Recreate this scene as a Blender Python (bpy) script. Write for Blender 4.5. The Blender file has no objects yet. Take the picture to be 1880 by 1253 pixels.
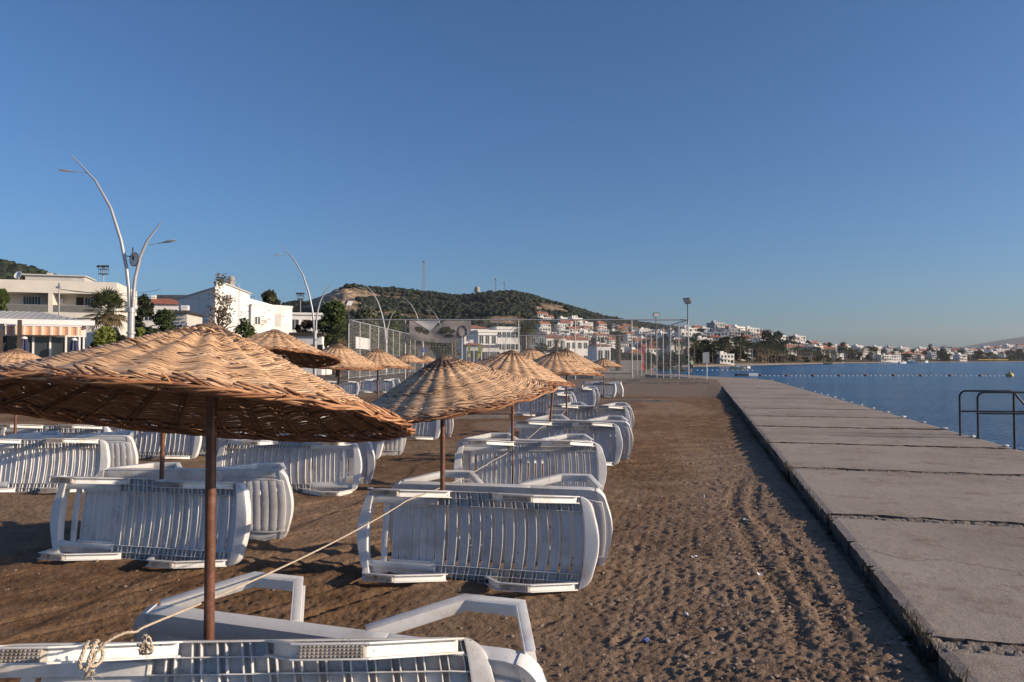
import bpy, bmesh, math, random
import numpy as np
from mathutils import Vector, Matrix, Euler

sc = bpy.context.scene
COL = sc.collection
R_ = math.radians
# ------------------------------------------------------------------ camera
PW, PH, FOC, CXP, CYP, HOR, CAMZ = 1880.0, 1253.0, 1350.0, 940.0, 626.5, 662.0, 1.75
PITCH = math.atan((HOR - CYP) / FOC)
cam_d = bpy.data.cameras.new('camera')
cam_d.sensor_width = 36.0
cam_d.lens = 36.0 * FOC / PW
cam_d.clip_start = 0.05
cam_d.clip_end = 20000
cam = bpy.data.objects.new('camera', cam_d)
COL.objects.link(cam)
cam.location = (0, 0, CAMZ)
cam.rotation_euler = (math.pi / 2 + PITCH, 0, 0)
sc.camera = cam
# ------------------------------------------------------------------ light
SUN_EL, SUN_AZ = R_(18.0), R_(-13.5)         # azimuth counted from +X towards +Y
SUNV = Vector((math.cos(SUN_AZ) * math.cos(SUN_EL), math.sin(SUN_AZ) * math.cos(SUN_EL), math.sin(SUN_EL)))
world = bpy.data.worlds.new('World')
sc.world = world
world.use_nodes = True
wn = world.node_tree
for n in list(wn.nodes): wn.nodes.remove(n)
sky = wn.nodes.new('ShaderNodeTexSky')
sky.sky_type = 'NISHITA'
sky.sun_disc = False
sky.sun_elevation = SUN_EL
sky.sun_rotation = math.pi / 2 - SUN_AZ
sky.altitude = 0
sky.air_density = 1.0
sky.dust_density = 1.3
sky.ozone_density = 5.5
bg = wn.nodes.new('ShaderNodeBackground')
bg.inputs[1].default_value = 0.096
wo = wn.nodes.new('ShaderNodeOutputWorld')
tn = wn.nodes.new('ShaderNodeMix'); tn.data_type = 'RGBA'; tn.blend_type = 'MULTIPLY'
tn.inputs[0].default_value = 1.0; tn.inputs[7].default_value = (0.88, 0.985, 1.10, 1)      # a slightly bluer white balance of the sky
wn.links.new(sky.outputs[0], tn.inputs[6]); wn.links.new(tn.outputs[2], bg.inputs[0])
wn.links.new(bg.outputs[0], wo.inputs[0])
sun_d = bpy.data.lights.new('sun', 'SUN')
sun_d.energy = 5.0
sun_d.angle = R_(0.5)
sun_d.color = (1.0, 0.81, 0.60)
sun = bpy.data.objects.new('sun', sun_d)
COL.objects.link(sun)
sun.location = (30, -5, 20)
sun.rotation_euler = SUNV.to_track_quat('Z', 'Y').to_euler()
sc.view_settings.view_transform = 'Standard'
sc.view_settings.look = 'None'
sc.view_settings.gamma = 1
sc.view_settings.use_curve_mapping = False
sc.view_settings.exposure = 0.25
sc.cycles.max_bounces = 7
sc.cycles.diffuse_bounces = 3
sc.cycles.transparent_max_bounces = 12
sc.cycles.use_denoising = True

# ------------------------------------------------------------------ pixel <-> place
_cp, _sp = math.cos(PITCH), math.sin(PITCH)
def ray(px, py):
    x, y = (px - CXP) / FOC, (CYP - py) / FOC
    return Vector((x, _cp - y * _sp, _sp + y * _cp))
def at(px, py, d):
    r = ray(px, py); return Vector((0, 0, CAMZ)) + r * (d / r.y)
def gnd(px, py, z=0.0):
    r = ray(px, py); return Vector((0, 0, CAMZ)) + r * ((z - CAMZ) / r.z)
def xat(px, d): return (px - CXP) / FOC * d
def zat(py, d): return at(CXP, py, d).z

# ------------------------------------------------------------------ noise
def _hash(ix, iy, seed):
    h = (ix.astype(np.int64) * 374761393 + iy.astype(np.int64) * 668265263 + seed * 1442695041) & 0xffffffff
    h = ((h ^ (h >> 13)) * 1274126177) & 0xffffffff
    h = (h ^ (h >> 16)) & 0xffffff
    return h / float(0xffffff)
def vnoise(x, y, seed=0):
    x = np.asarray(x, float); y = np.asarray(y, float)
    ix, iy = np.floor(x), np.floor(y)
    fx, fy = x - ix, y - iy
    fx = fx * fx * fx * (fx * (fx * 6 - 15) + 10); fy = fy * fy * fy * (fy * (fy * 6 - 15) + 10)
    a = _hash(ix, iy, seed); b = _hash(ix + 1, iy, seed); c = _hash(ix, iy + 1, seed); d = _hash(ix + 1, iy + 1, seed)
    return (a + (b - a) * fx) * (1 - fy) + (c + (d - c) * fx) * fy
def fbm(x, y, seed=0, octv=4, gain=0.5):
    s, a, t = 0, 1.0, 0
    for o in range(octv):
        s = s + a * (vnoise(x * 2 ** o + o * 17.3, y * 2 ** o - o * 9.1, seed + o) - 0.5); t += a; a *= gain
    return s / t
def sstep(a, b, x):
    t = np.clip((np.asarray(x, float) - a) / (b - a), 0, 1); return t * t * (3 - 2 * t)

# ------------------------------------------------------------------ mesh builder
class MB:
    def __init__(s):
        s.v = []; s.f = []; s.m = []; s.c = []; s.hasc = False
    def add(s, verts, faces, m=0, c=None):
        o = len(s.v)
        s.v.extend([tuple(map(float, p)) for p in verts])
        s.f.extend([tuple(i + o for i in f) for f in faces])
        s.m.extend([m] * len(faces))
        if c is not None: s.hasc = True
        s.c.extend([c if c is not None else (1, 1, 1)] * len(verts))
        return o
    def box(s, x0, x1, y0, y1, z0, z1, m=0, c=None):
        s.add([(x0, y0, z0), (x1, y0, z0), (x1, y1, z0), (x0, y1, z0), (x0, y0, z1), (x1, y0, z1), (x1, y1, z1), (x0, y1, z1)],
              [(0, 3, 2, 1), (4, 5, 6, 7), (0, 1, 5, 4), (1, 2, 6, 5), (2, 3, 7, 6), (3, 0, 4, 7)], m, c)
    def gbox(s, lo, hi, n, warp, m=0, c=None):
        """a box whose faces are cut n = (nx, ny, nz) times, every vertex sent through warp"""
        nx, ny, nz = n; idx = {}; vs = []; fs = []
        def vid(i, j, k):
            if (i, j, k) not in idx:
                idx[(i, j, k)] = len(vs)
                vs.append(warp(lo[0] + (hi[0] - lo[0]) * i / nx, lo[1] + (hi[1] - lo[1]) * j / ny, lo[2] + (hi[2] - lo[2]) * k / nz))
            return idx[(i, j, k)]
        for k, fl in ((0, 1), (nz, 0)):
            for i in range(nx):
                for j in range(ny):
                    q = [vid(i, j, k), vid(i + 1, j, k), vid(i + 1, j + 1, k), vid(i, j + 1, k)]
                    fs.append(tuple(q[::-1] if fl else q))
        for j, fl in ((0, 0), (ny, 1)):
            for i in range(nx):
                for k in range(nz):
                    q = [vid(i, j, k), vid(i + 1, j, k), vid(i + 1, j, k + 1), vid(i, j, k + 1)]
                    fs.append(tuple(q[::-1] if fl else q))
        for i, fl in ((0, 1), (nx, 0)):
            for j in range(ny):
                for k in range(nz):
                    q = [vid(i, j, k), vid(i, j + 1, k), vid(i, j + 1, k + 1), vid(i, j, k + 1)]
                    fs.append(tuple(q[::-1] if fl else q))
        s.add(vs, fs, m, c)
    def tube(s, pts, r, n=8, m=0, c=None, cap=True, up=None, flat=None):
        """tube along pts; r a number or a list; flat = (a, b) scales the section along its two axes"""
        pts = [Vector(p) for p in pts]; k = len(pts)
        rs = r if isinstance(r, (list, tuple, np.ndarray)) else [r] * k
        fa, fb = flat or (1, 1)
        vs = []; fs = []
        t0 = (pts[1] - pts[0]).normalized()
        u = Vector(up) if up is not None else (Vector((0, 0, 1)) if abs(t0.z) < 0.9 else Vector((1, 0, 0)))
        for i in range(k):
            t = (pts[min(i + 1, k - 1)] - pts[max(i - 1, 0)])
            if t.length < 1e-9: t = t0
            t = t.normalized()
            a = t.cross(u)
            if a.length < 1e-6: a = t.orthogonal()
            a.normalize(); b = a.cross(t).normalized(); 
            if up is None: u = b
            for j in range(n):
                q = 2 * math.pi * j / n
                vs.append(pts[i] + a * (math.cos(q) * rs[i] * fa) + b * (math.sin(q) * rs[i] * fb))
        for i in range(k - 1):
            for j in range(n):
                j2 = (j + 1) % n
                fs.append((i * n + j, i * n + j2, (i + 1) * n + j2, (i + 1) * n + j))
        if cap:
            fs.append(tuple(range(n))[::-1]); fs.append(tuple((k - 1) * n + j for j in range(n)))
        s.add(vs, fs, m, c)
    def lathe(s, prof, n=16, m=0, c=None, centre=(0, 0, 0)):
        vs = []; fs = []
        for r, z in prof:
            for j in range(n):
                q = 2 * math.pi * j / n
                vs.append((centre[0] + r * math.cos(q), centre[1] + r * math.sin(q), centre[2] + z))
        for i in range(len(prof) - 1):
            for j in range(n):
                j2 = (j + 1) % n
                fs.append((i * n + j, i * n + j2, (i + 1) * n + j2, (i + 1) * n + j))
        fs.append(tuple(range(n))[::-1]); fs.append(tuple((len(prof) - 1) * n + j for j in range(n)))
        s.add(vs, fs, m, c)
    def prism(s, poly, y0, y1, m=0, c=None):
        """outline in the x/z plane pushed from y0 to y1"""
        n = len(poly)
        vs = [(x, y0, z) for x, z in poly] + [(x, y1, z) for x, z in poly]
        fs = [tuple(range(n)), tuple(range(2 * n - 1, n - 1, -1))]
        for i in range(n):
            j = (i + 1) % n; fs.append((i, i + n, j + n, j))
        s.add(vs, fs, m, c)
    def mesh(s, name, mats, smooth=False, bevel=0, segs=2, recalc=True):
        me = bpy.data.meshes.new(name)
        me.from_pydata(s.v, [], s.f)
        for mt in (mats if isinstance(mats, (list, tuple)) else [mats]): me.materials.append(mt)
        me.polygons.foreach_set('material_index', s.m)
        if s.hasc:
            at_ = me.attributes.new('tint', 'FLOAT_COLOR', 'POINT')
            arr = np.ones((len(s.v), 4), np.float32); arr[:, :3] = np.array(s.c, np.float32)
            at_.data.foreach_set('color', arr.ravel())
        if recalc or bevel:
            bm = bmesh.new(); bm.from_mesh(me)
            if recalc: bmesh.ops.recalc_face_normals(bm, faces=bm.faces)
            if bevel:
                es = [e for e in bm.edges if len(e.link_faces) == 2 and e.calc_face_angle(0) > 0.6]
                bmesh.ops.bevel(bm, geom=es, offset=bevel, offset_type='OFFSET', segments=segs, profile=0.5, affect='EDGES', clamp_overlap=True)
            bm.to_mesh(me); bm.free()
        if smooth is True:
            me.polygons.foreach_set('use_smooth', [True] * len(me.polygons))
        elif smooth:
            me.set_sharp_from_angle(angle=smooth) if hasattr(me, 'set_sharp_from_angle') else None
            me.polygons.foreach_set('use_smooth', [True] * len(me.polygons))
        me.update()
        return me
    def build(s, name, mats, parent=None, smooth=False, bevel=0, segs=2, recalc=True):
        return link(name, s.mesh(name, mats, smooth, bevel, segs, recalc), parent)

def link(name, data, parent=None):
    o = bpy.data.objects.new(name, data); COL.objects.link(o)
    if parent is not None: o.parent = parent
    return o
def tag(o, label=None, cat=None, group=None, kind=None):
    if label: o['label'] = label
    if cat: o['category'] = cat
    if group: o['group'] = group
    if kind: o['kind'] = kind
    return o
def thing(name, label, cat, loc=(0, 0, 0), rz=0.0, group=None):
    o = link(name, None); o.location = loc; o.rotation_euler = (0, 0, rz)
    return tag(o, label, cat, group)
KIDS = {}
def kids(o): return [c for c in COL.objects if c.parent is o] if o not in KIDS else KIDS[o]
def dup(root, loc=None, rot=None, label=None, group=None, scale=None):
    """a copy of a thing, its parts and their sub-parts (mesh data shared)"""
    r = root.copy(); COL.objects.link(r)
    for c in kids(root):
        d = c.copy(); COL.objects.link(d); d.parent = r
        for g in kids(c):
            e = g.copy(); COL.objects.link(e); e.parent = d
    if loc is not None: r.location = loc
    if rot is not None: r.rotation_euler = rot
    if scale is not None: r.scale = scale
    if label: r['label'] = label
    if group: r['group'] = group
    return r

# ------------------------------------------------------------------ materials
def nt_new(name):
    m = bpy.data.materials.new(name); m.use_nodes = True
    nt = m.node_tree; b = nt.nodes['Principled BSDF']
    return m, nt, b
def nd(nt, typ, **kw):
    n = nt.nodes.new(typ)
    for k, v in kw.items():
        if k.startswith('i_'):
            key = k[2:]; key = int(key) if key.isdigit() else key
            n.inputs[key].default_value = v
        else: setattr(n, k, v)
    return n
def ramp(nt, stops, interp='LINEAR'):
    r = nt.nodes.new('ShaderNodeValToRGB'); r.color_ramp.interpolation = interp
    e = r.color_ramp.elements
    while len(e) > 1: e.remove(e[-1])
    e[0].position = stops[0][0]; e[0].color = tuple(stops[0][1]) + (1,) if len(stops[0][1]) == 3 else stops[0][1]
    for p, c in stops[1:]:
        x = e.new(p); x.color = tuple(c) + (1,) if len(c) == 3 else c
    return r
def coords(nt, kind='Object'):
    return nd(nt, 'ShaderNodeTexCoord').outputs[kind]
def mat(name, base, rough=0.6, var=0.15, scale=8.0, bump=0.0, bscale=40.0, metal=0.0, dirt=None, dscale=5.0, damt=0.5, spec=0.5, coat=None, detail=4.0):
    """plain procedural surface: base colour broken by noise, optional dirt patches and bump"""
    m, nt, b = nt_new(name); L = nt.links
    co = coords(nt)
    nz = nd(nt, 'ShaderNodeTexNoise', i_Scale=scale, i_Detail=detail, i_Roughness=0.6); L.new(co, nz.inputs['Vector'])
    lo = [max(0, c * (1 - var)) for c in base]; hi = [min(1, c * (1 + var)) for c in base]
    r = ramp(nt, [(0.3, lo), (0.7, hi)]); L.new(nz.outputs[0], r.inputs[0])
    out = r.outputs[0]
    if dirt is not None:
        n2 = nd(nt, 'ShaderNodeTexNoise', i_Scale=dscale, i_Detail=7.0, i_Roughness=0.65); L.new(co, n2.inputs['Vector'])
        r2 = ramp(nt, [(0.5, (0, 0, 0)), (0.68, (damt,) * 3)]); L.new(n2.outputs[0], r2.inputs[0])
        mx = nd(nt, 'ShaderNodeMix', data_type='RGBA'); L.new(r2.outputs[0], mx.inputs[0]); L.new(out, mx.inputs[6]); mx.inputs[7].default_value = tuple(dirt) + (1,)
        out = mx.outputs[2]
    L.new(out, b.inputs['Base Color'])
    b.inputs['Roughness'].default_value = rough; b.inputs['Metallic'].default_value = metal
    b.inputs['Specular IOR Level'].default_value = spec
    if bump:
        n3 = nd(nt, 'ShaderNodeTexNoise', i_Scale=bscale, i_Detail=5.0); L.new(co, n3.inputs['Vector'])
        bp = nd(nt, 'ShaderNodeBump', i_Strength=1.0, i_Distance=bump); L.new(n3.outputs[0], bp.inputs['Height']); L.new(bp.outputs[0], b.inputs['Normal'])
    return m
def tint_mat(name, rough=0.6, var=0.2, scale=20.0, trans=0.0, spec=0.3):
    """colour comes from the object's own per-strand / per-leaf colours, broken by noise"""
    m, nt, b = nt_new(name); L = nt.links
    a = nd(nt, 'ShaderNodeAttribute', attribute_name='tint')
    co = coords(nt)
    nz = nd(nt, 'ShaderNodeTexNoise', i_Scale=scale, i_Detail=3.0); L.new(co, nz.inputs['Vector'])
    r = ramp(nt, [(0.3, (1 - var,) * 3), (0.7, (1 + var,) * 3)]); L.new(nz.outputs[0], r.inputs[0])
    mx = nd(nt, 'ShaderNodeMix', data_type='RGBA', blend_type='MULTIPLY'); mx.inputs[0].default_value = 1
    L.new(a.outputs[0], mx.inputs[6]); L.new(r.outputs[0], mx.inputs[7]); L.new(mx.outputs[2], b.inputs['Base Color'])
    b.inputs['Roughness'].default_value = rough; b.inputs['Specular IOR Level'].default_value = spec
    if trans:
        tr = nd(nt, 'ShaderNodeBsdfTranslucent'); L.new(mx.outputs[2], tr.inputs[0])
        ms = nd(nt, 'ShaderNodeMixShader', i_0=trans); L.new(b.outputs[0], ms.inputs[1]); L.new(tr.outputs[0], ms.inputs[2])
        L.new(ms.outputs[0], nt.nodes['Material Output'].inputs['Surface'])
    return m
random.seed(7)
M = {}
def plastic_mat():
    """white moulded plastic: faint yellowing, mud film in patches, dark specks of stuck sand, scuffs"""
    m, nt, b = nt_new('white_plastic'); L = nt.links; co = coords(nt)
    oi = nd(nt, 'ShaderNodeObjectInfo')
    off = nd(nt, 'ShaderNodeVectorMath', operation='SCALE'); L.new(oi.outputs['Location'], off.inputs[0]); off.inputs['Scale'].default_value = 3.7
    ad = nd(nt, 'ShaderNodeVectorMath', operation='ADD'); L.new(co, ad.inputs[0]); L.new(off.outputs[0], ad.inputs[1]); v = ad.outputs[0]
    def noise(sc_, det, rough=.6):
        n = nd(nt, 'ShaderNodeTexNoise', i_Scale=sc_, i_Detail=det, i_Roughness=rough); L.new(v, n.inputs[0]); return n.outputs[0]
    base = ramp(nt, [(.35, (.83, .83, .835)), (.65, (.87, .86, .835))]); L.new(noise(1.3, 3.), base.inputs[0])
    film = ramp(nt, [(.50, (0, 0, 0)), (.70, (.62, .62, .62))]); L.new(noise(3.0, 8., .7), film.inputs[0])
    mx = nd(nt, 'ShaderNodeMix', data_type='RGBA'); L.new(film.outputs[0], mx.inputs[0]); L.new(base.outputs[0], mx.inputs[6]); mx.inputs[7].default_value = (.42, .34, .26, 1)
    sp = ramp(nt, [(.62, (0, 0, 0)), (.66, (.95, .95, .95))]); L.new(noise(46., 4., .6), sp.inputs[0])
    where = ramp(nt, [(.47, (.10, .10, .10)), (.66, (1, 1, 1))]); L.new(noise(2.2, 5., .6), where.inputs[0])
    ml = nd(nt, 'ShaderNodeMath', operation='MULTIPLY'); L.new(sp.outputs[0], ml.inputs[0]); L.new(where.outputs[0], ml.inputs[1])
    m2 = nd(nt, 'ShaderNodeMix', data_type='RGBA'); L.new(ml.outputs[0], m2.inputs[0]); L.new(mx.outputs[2], m2.inputs[6]); m2.inputs[7].default_value = (.11, .075, .05, 1)
    L.new(m2.outputs[2], b.inputs['Base Color'])
    rr = ramp(nt, [(.3, (.30,) * 3), (.7, (.52,) * 3)]); L.new(noise(7., 5.), rr.inputs[0]); L.new(rr.outputs[0], b.inputs['Roughness'])
    bp = nd(nt, 'ShaderNodeBump', i_Strength=.6, i_Distance=.001); L.new(noise(60., 4.), bp.inputs['Height']); L.new(bp.outputs[0], b.inputs['Normal'])
    return m
M['plastic'] = plastic_mat()
_nt = M['plastic'].node_tree; _pb = _nt.nodes['Principled BSDF']
_tl = _nt.nodes.new('ShaderNodeBsdfTranslucent'); _tl.inputs[0].default_value = (0.85, 0.85, 0.87, 1)
_mx = _nt.nodes.new('ShaderNodeMixShader'); _mx.inputs[0].default_value = 0.22
_nt.links.new(_pb.outputs[0], _mx.inputs[1]); _nt.links.new(_tl.outputs[0], _mx.inputs[2]); _nt.links.new(_mx.outputs[0], _nt.nodes['Material Output'].inputs['Surface'])
M['pad'] = mat('foot_pad_rubber', (0.36, 0.32, 0.28), 0.8, 0.3, 25.0, dirt=(0.10, 0.06, 0.035), dscale=9.0, damt=0.95)
M['wicker'] = tint_mat('woven_cane', 0.55, 0.16, 60.0)
M['rust_pole'] = mat('brown_rusty_paint', (0.13, 0.055, 0.035), 0.42, 0.35, 14.0, bump=0.0012, bscale=55, dirt=(0.25, 0.13, 0.08), dscale=20, damt=0.6)
M['rope'] = mat('jute_rope', (0.46, 0.38, 0.29), 0.9, 0.25, 60.0, bump=0.0006, bscale=300)
M['galv'] = mat('galvanised_steel', (0.40, 0.40, 0.415), 0.45, 0.08, 3.0, metal=0.3)
M['white_paint'] = mat('white_painted_metal', (0.72, 0.72, 0.72), 0.45, 0.05, 3.0)
M['mast_grey'] = mat('mast_grey', (0.20, 0.21, 0.23), 0.6, 0.1, 0.5)
M['black_paint'] = mat('black_painted_metal', (0.012, 0.012, 0.014), 0.4, 0.2, 10.0)
M['dark_metal'] = mat('dark_metal', (0.05, 0.05, 0.055), 0.5, 0.2, 8.0)
M['lens'] = mat('lamp_lens', (0.55, 0.57, 0.6), 0.15, 0.1, 5.0)
M['plaster'] = mat('cream_plaster', (0.70, 0.65, 0.57), 0.85, 0.06, 0.8, dirt=(0.45, 0.40, 0.34), dscale=0.5, damt=0.35)
M['plaster_white'] = mat('white_plaster', (0.76, 0.74, 0.71), 0.85, 0.05, 0.8, dirt=(0.42, 0.39, 0.36), dscale=0.45, damt=0.45)
M['plaster_grey'] = mat('grey_plaster', (0.50, 0.48, 0.45), 0.9, 0.10, 0.8)
M['tile_red'] = mat('red_roof_tile', (0.36, 0.13, 0.075), 0.8, 0.3, 1.5)
M['roof_grey'] = mat('grey_roof', (0.12, 0.13, 0.15), 0.7, 0.2, 1.0)
M['glass_dark'] = mat('dark_window_glass', (0.035, 0.042, 0.05), 0.12, 0.3, 0.7, spec=0.6)
M['wood_dark'] = mat('dark_wood', (0.055, 0.04, 0.032), 0.7, 0.3, 4.0)
M['wood_grey'] = mat('weathered_plank', (0.22, 0.19, 0.165), 0.85, 0.25, 4.0, bump=0.004, bscale=20)
M['concrete'] = mat('grey_concrete', (0.33, 0.30, 0.27), 0.9, 0.15, 1.5, bump=0.003, bscale=15)
M['leaf'] = tint_mat('leaves', 0.6, 0.25, 3.0, trans=0.25)
M['leaf_far'] = tint_mat('far_leaves', 0.8, 0.3, 0.15)
M['bark'] = mat('bark', (0.11, 0.08, 0.06), 0.9, 0.35, 6.0, bump=0.01, bscale=12)
# ================================================================== the setting
DECK_Z, SEA_Z = 0.20, -0.70
def deck_l(Y): return 1.26 + 0.257 * np.asarray(Y, float)
def deck_r(Y): return 5.50 + 0.262 * np.asarray(Y, float)

def sand_base(X, Y):
    """broad shape of the beach, without the small stuff"""
    X = np.asarray(X, float); Y = np.asarray(Y, float)
    z = 0.30 * sstep(34, 54, Y)
    t = deck_l(Y) - X                                   # metres left of the walkway edge
    near = 1 - sstep(6, 13, Y)
    z = z + near * 0.105 * (1 - sstep(0.1, 2.4, t)) + (1 - near) * 0.045 * (1 - sstep(0.0, 1.2, t)) * (1 - sstep(40, 55, Y))
    return z

# --- sea
m, nt, b = nt_new('sea_water'); L = nt.links
co = coords(nt)
mp = nd(nt, 'ShaderNodeMapping'); L.new(co, mp.inputs[0]); mp.inputs['Scale'].default_value = (0.8, 1.7, 1)
n1 = nd(nt, 'ShaderNodeTexNoise', i_Scale=1.5, i_Detail=5.0, i_Roughness=0.62); L.new(mp.outputs[0], n1.inputs[0])
n2 = nd(nt, 'ShaderNodeTexNoise', i_Scale=0.12, i_Detail=3.0); L.new(mp.outputs[0], n2.inputs[0])
bp = nd(nt, 'ShaderNodeBump', i_Strength=1.0, i_Distance=0.8); L.new(n1.outputs[0], bp.inputs['Height'])
bp2 = nd(nt, 'ShaderNodeBump', i_Strength=0.5, i_Distance=0.8); L.new(n2.outputs[0], bp2.inputs['Height']); L.new(bp.outputs[0], bp2.inputs['Normal'])
L.new(bp2.outputs[0], b.inputs['Normal'])
n3 = nd(nt, 'ShaderNodeTexNoise', i_Scale=0.03, i_Detail=6.0, i_Roughness=0.6); L.new(mp.outputs[0], n3.inputs[0])
rr = ramp(nt, [(0.35, (0.007, 0.072, 0.20)), (0.65, (0.020, 0.135, 0.32))]); L.new(n3.outputs[0], rr.inputs[0]); L.new(rr.outputs[0], b.inputs['Base Color'])
b.inputs['Roughness'].default_value = 0.16; b.inputs['IOR'].default_value = 1.33; b.inputs['Specular IOR Level'].default_value = 0.2
M['sea'] = m
mb = MB(); mb.add([(-200, -60, SEA_Z), (9000, -60, SEA_Z), (9000, 9000, SEA_Z), (-200, 9000, SEA_Z)], [(0, 1, 2, 3)])
tag(mb.build('sea', M['sea']), kind='structure')

# --- land behind the beach: one sheet with the hill and the town slope
PX_ = lambda a: np.array([p for p, _ in a], float)
VY_ = lambda a: np.array([v for _, v in a], float)
SHORE = [(1150, 250), (1192, 252), (1240, 266), (1300, 285), (1400, 372), (1480, 480), (1540, 600), (1640, 780), (1760, 1000), (1880, 1150), (2100, 1500), (2600, 2000)]
HILL = [(300, 662), (380, 640), (430, 622), (480, 600), (520, 560), (560, 551), (600, 537), (640, 529), (680, 527), (720, 529), (760, 534), (800, 538), (850, 542), (900, 535), (940, 535), (975, 542), (1010, 552), (1050, 564), (1100, 579), (1150, 589), (1200, 596), (1250, 604), (1300, 612), (1360, 640), (1400, 662)]
TOWN = [(1180, 640), (1240, 612), (1290, 606), (1350, 611), (1400, 616), (1450, 627), (1500, 636), (1560, 643), (1640, 647), (1700, 648), (1780, 646), (1860, 640), (1950, 640), (2100, 648), (2600, 655)]
LHILL = [(-700, 470), (-300, 470), (-60, 482), (0, 486), (40, 496), (75, 506), (110, 522), (160, 550), (230, 590), (300, 625), (350, 650), (420, 662)]
def dshore(px): return np.interp(px, PX_(SHORE), VY_(SHORE))
def ztop(tab, px, d): return np.maximum(0, (HOR - np.interp(px, PX_(tab), VY_(tab))) / FOC * d)
def land_z(px, d):
    px = np.asarray(px, float); d = np.asarray(d, float)
    X = (px - CXP) / FOC * d
    nz = fbm(X / 60.0, d / 60.0, 5, 5, 0.55)
    zl = 0.28 + 0 * d
    zl = zl + 3.2 * sstep(50, 110, d) * (1 - sstep(380, 620, px))                      # the land rises behind the beach road
    fr = np.clip((d - 330) / 470.0, 0, None)
    fr = np.where(fr < 1, fr ** 1.25, 1 - 0.5 * (fr - 1))
    zh = ztop(HILL, px, 800) * np.clip(fr, 0, 1) * (1 + 0.30 * nz * sstep(0.02, 0.3, fr) * (1 - sstep(0.8, 1.0, fr)))
    fl = np.clip((d - 220) / 280.0, 0, None); fl = np.where(fl < 1, fl ** 1.2, 1 - 0.5 * (fl - 1))
    zh = np.maximum(zh, ztop(LHILL, px, 500) * np.clip(fl, 0, 1) * (1 + 0.2 * nz * (1 - sstep(0.8, 1.0, fl))))
    # the quarry scar: a steep step in the left shoulder of the hill
    q = np.exp(-(((px - 625) / 48) ** 2)) * sstep(560, 600, d)
    zh = zh + (9.0 + 16.0 * fbm(X / 16.0, d / 16.0, 31, 4, 0.6)) * q * (1 - sstep(700, 800, d))
    ds = dshore(px); run = 170 + 0.22 * ds
    ft = np.clip((d - ds - 34) / run, 0, None); ft = np.where(ft < 1, ft ** 0.9, 1 - 0.25 * (ft - 1))
    zt = ztop(TOWN, px, ds + 34 + run) * np.clip(ft, 0, 1) * (px > 1175)
    zl = zl + np.maximum(zh, zt)
    # coast: near stretch left of a line, far stretch beyond the bay
    s1 = np.where(d < 62, deck_r(d) - 0.4, np.maximum(17.2, 0.1835 * d)) - X
    s2 = d - np.interp(px, PX_(SHORE), VY_(SHORE))
    s2 = np.where(px > 1150, s2, 30.0)
    s = np.maximum(s1, s2)
    return np.where(s < 16, np.minimum(zl, SEA_Z + 0.10 + np.clip(s, -20, 16) * 0.056), zl)
def land(px, d):
    """a point on the land sheet seen at pixel column px, d metres out"""
    return Vector((xat(px, d), d, float(land_z(px, d))))

ths = np.concatenate([np.linspace(-5200, -700, 40)[:-1], np.linspace(-700, 2150, 560), np.linspace(2150, 3600, 20)[1:]])
ds_ = np.concatenate([np.linspace(-30, 56, 30)[:-1], np.exp(np.linspace(math.log(56), math.log(1900), 300))])
TT, DD = np.meshgrid(ths, ds_)
ZZ = np.where(DD < 56, np.where(((TT - CXP) / FOC * np.maximum(DD, 8)) < deck_l(np.maximum(DD, 0)) + 2.0, -0.10, -2.0), land_z(TT, np.maximum(DD, 56)))
XX = np.where(DD < 56, (TT - CXP) / FOC * 56, (TT - CXP) / FOC * DD)
ZZ = np.where(DD < 56, np.where(XX < deck_l(DD) + 2.2, np.where(DD > 50, np.minimum(0.27, -0.10 + 0.0 * DD), -0.10), -2.2), ZZ)
nr, nc = TT.shape
V = np.stack([XX, DD, ZZ], -1).reshape(-1, 3)
ii = np.arange((nr - 1) * (nc - 1)); r0, c0 = ii // (nc - 1), ii % (nc - 1)
a0 = r0 * nc + c0
F4 = np.stack([a0, a0 + 1, a0 + nc + 1, a0 + nc], 1)
def np_mesh(name, V, F, mats, smooth=True, attr=None):
    me = bpy.data.meshes.new(name)
    me.vertices.add(len(V)); me.vertices.foreach_set('co', np.ascontiguousarray(V, np.float32).ravel())
    k = F.shape[1]
    me.loops.add(len(F) * k); me.loops.foreach_set('vertex_index', np.ascontiguousarray(F, np.int32).ravel())
    me.polygons.add(len(F)); me.polygons.foreach_set('loop_start', np.arange(0, len(F) * k, k, dtype=np.int32))
    try: me.polygons.foreach_set('loop_total', np.full(len(F), k, np.int32))
    except Exception: pass
    me.polygons.foreach_set('use_smooth', np.full(len(F), smooth, bool))
    for mt in mats: me.materials.append(mt)
    if attr is not None:
        for nm, arr in attr.items():
            if arr.ndim == 1:
                a_ = me.attributes.new(nm, 'FLOAT', 'POINT'); a_.data.foreach_set('value', np.ascontiguousarray(arr, np.float32))
            else:
                a_ = me.attributes.new(nm, 'FLOAT_COLOR', 'POINT'); q = np.ones((len(V), 4), np.float32); q[:, :3] = arr; a_.data.foreach_set('color', q.ravel())
    me.update(); me.validate()
    return me
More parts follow.
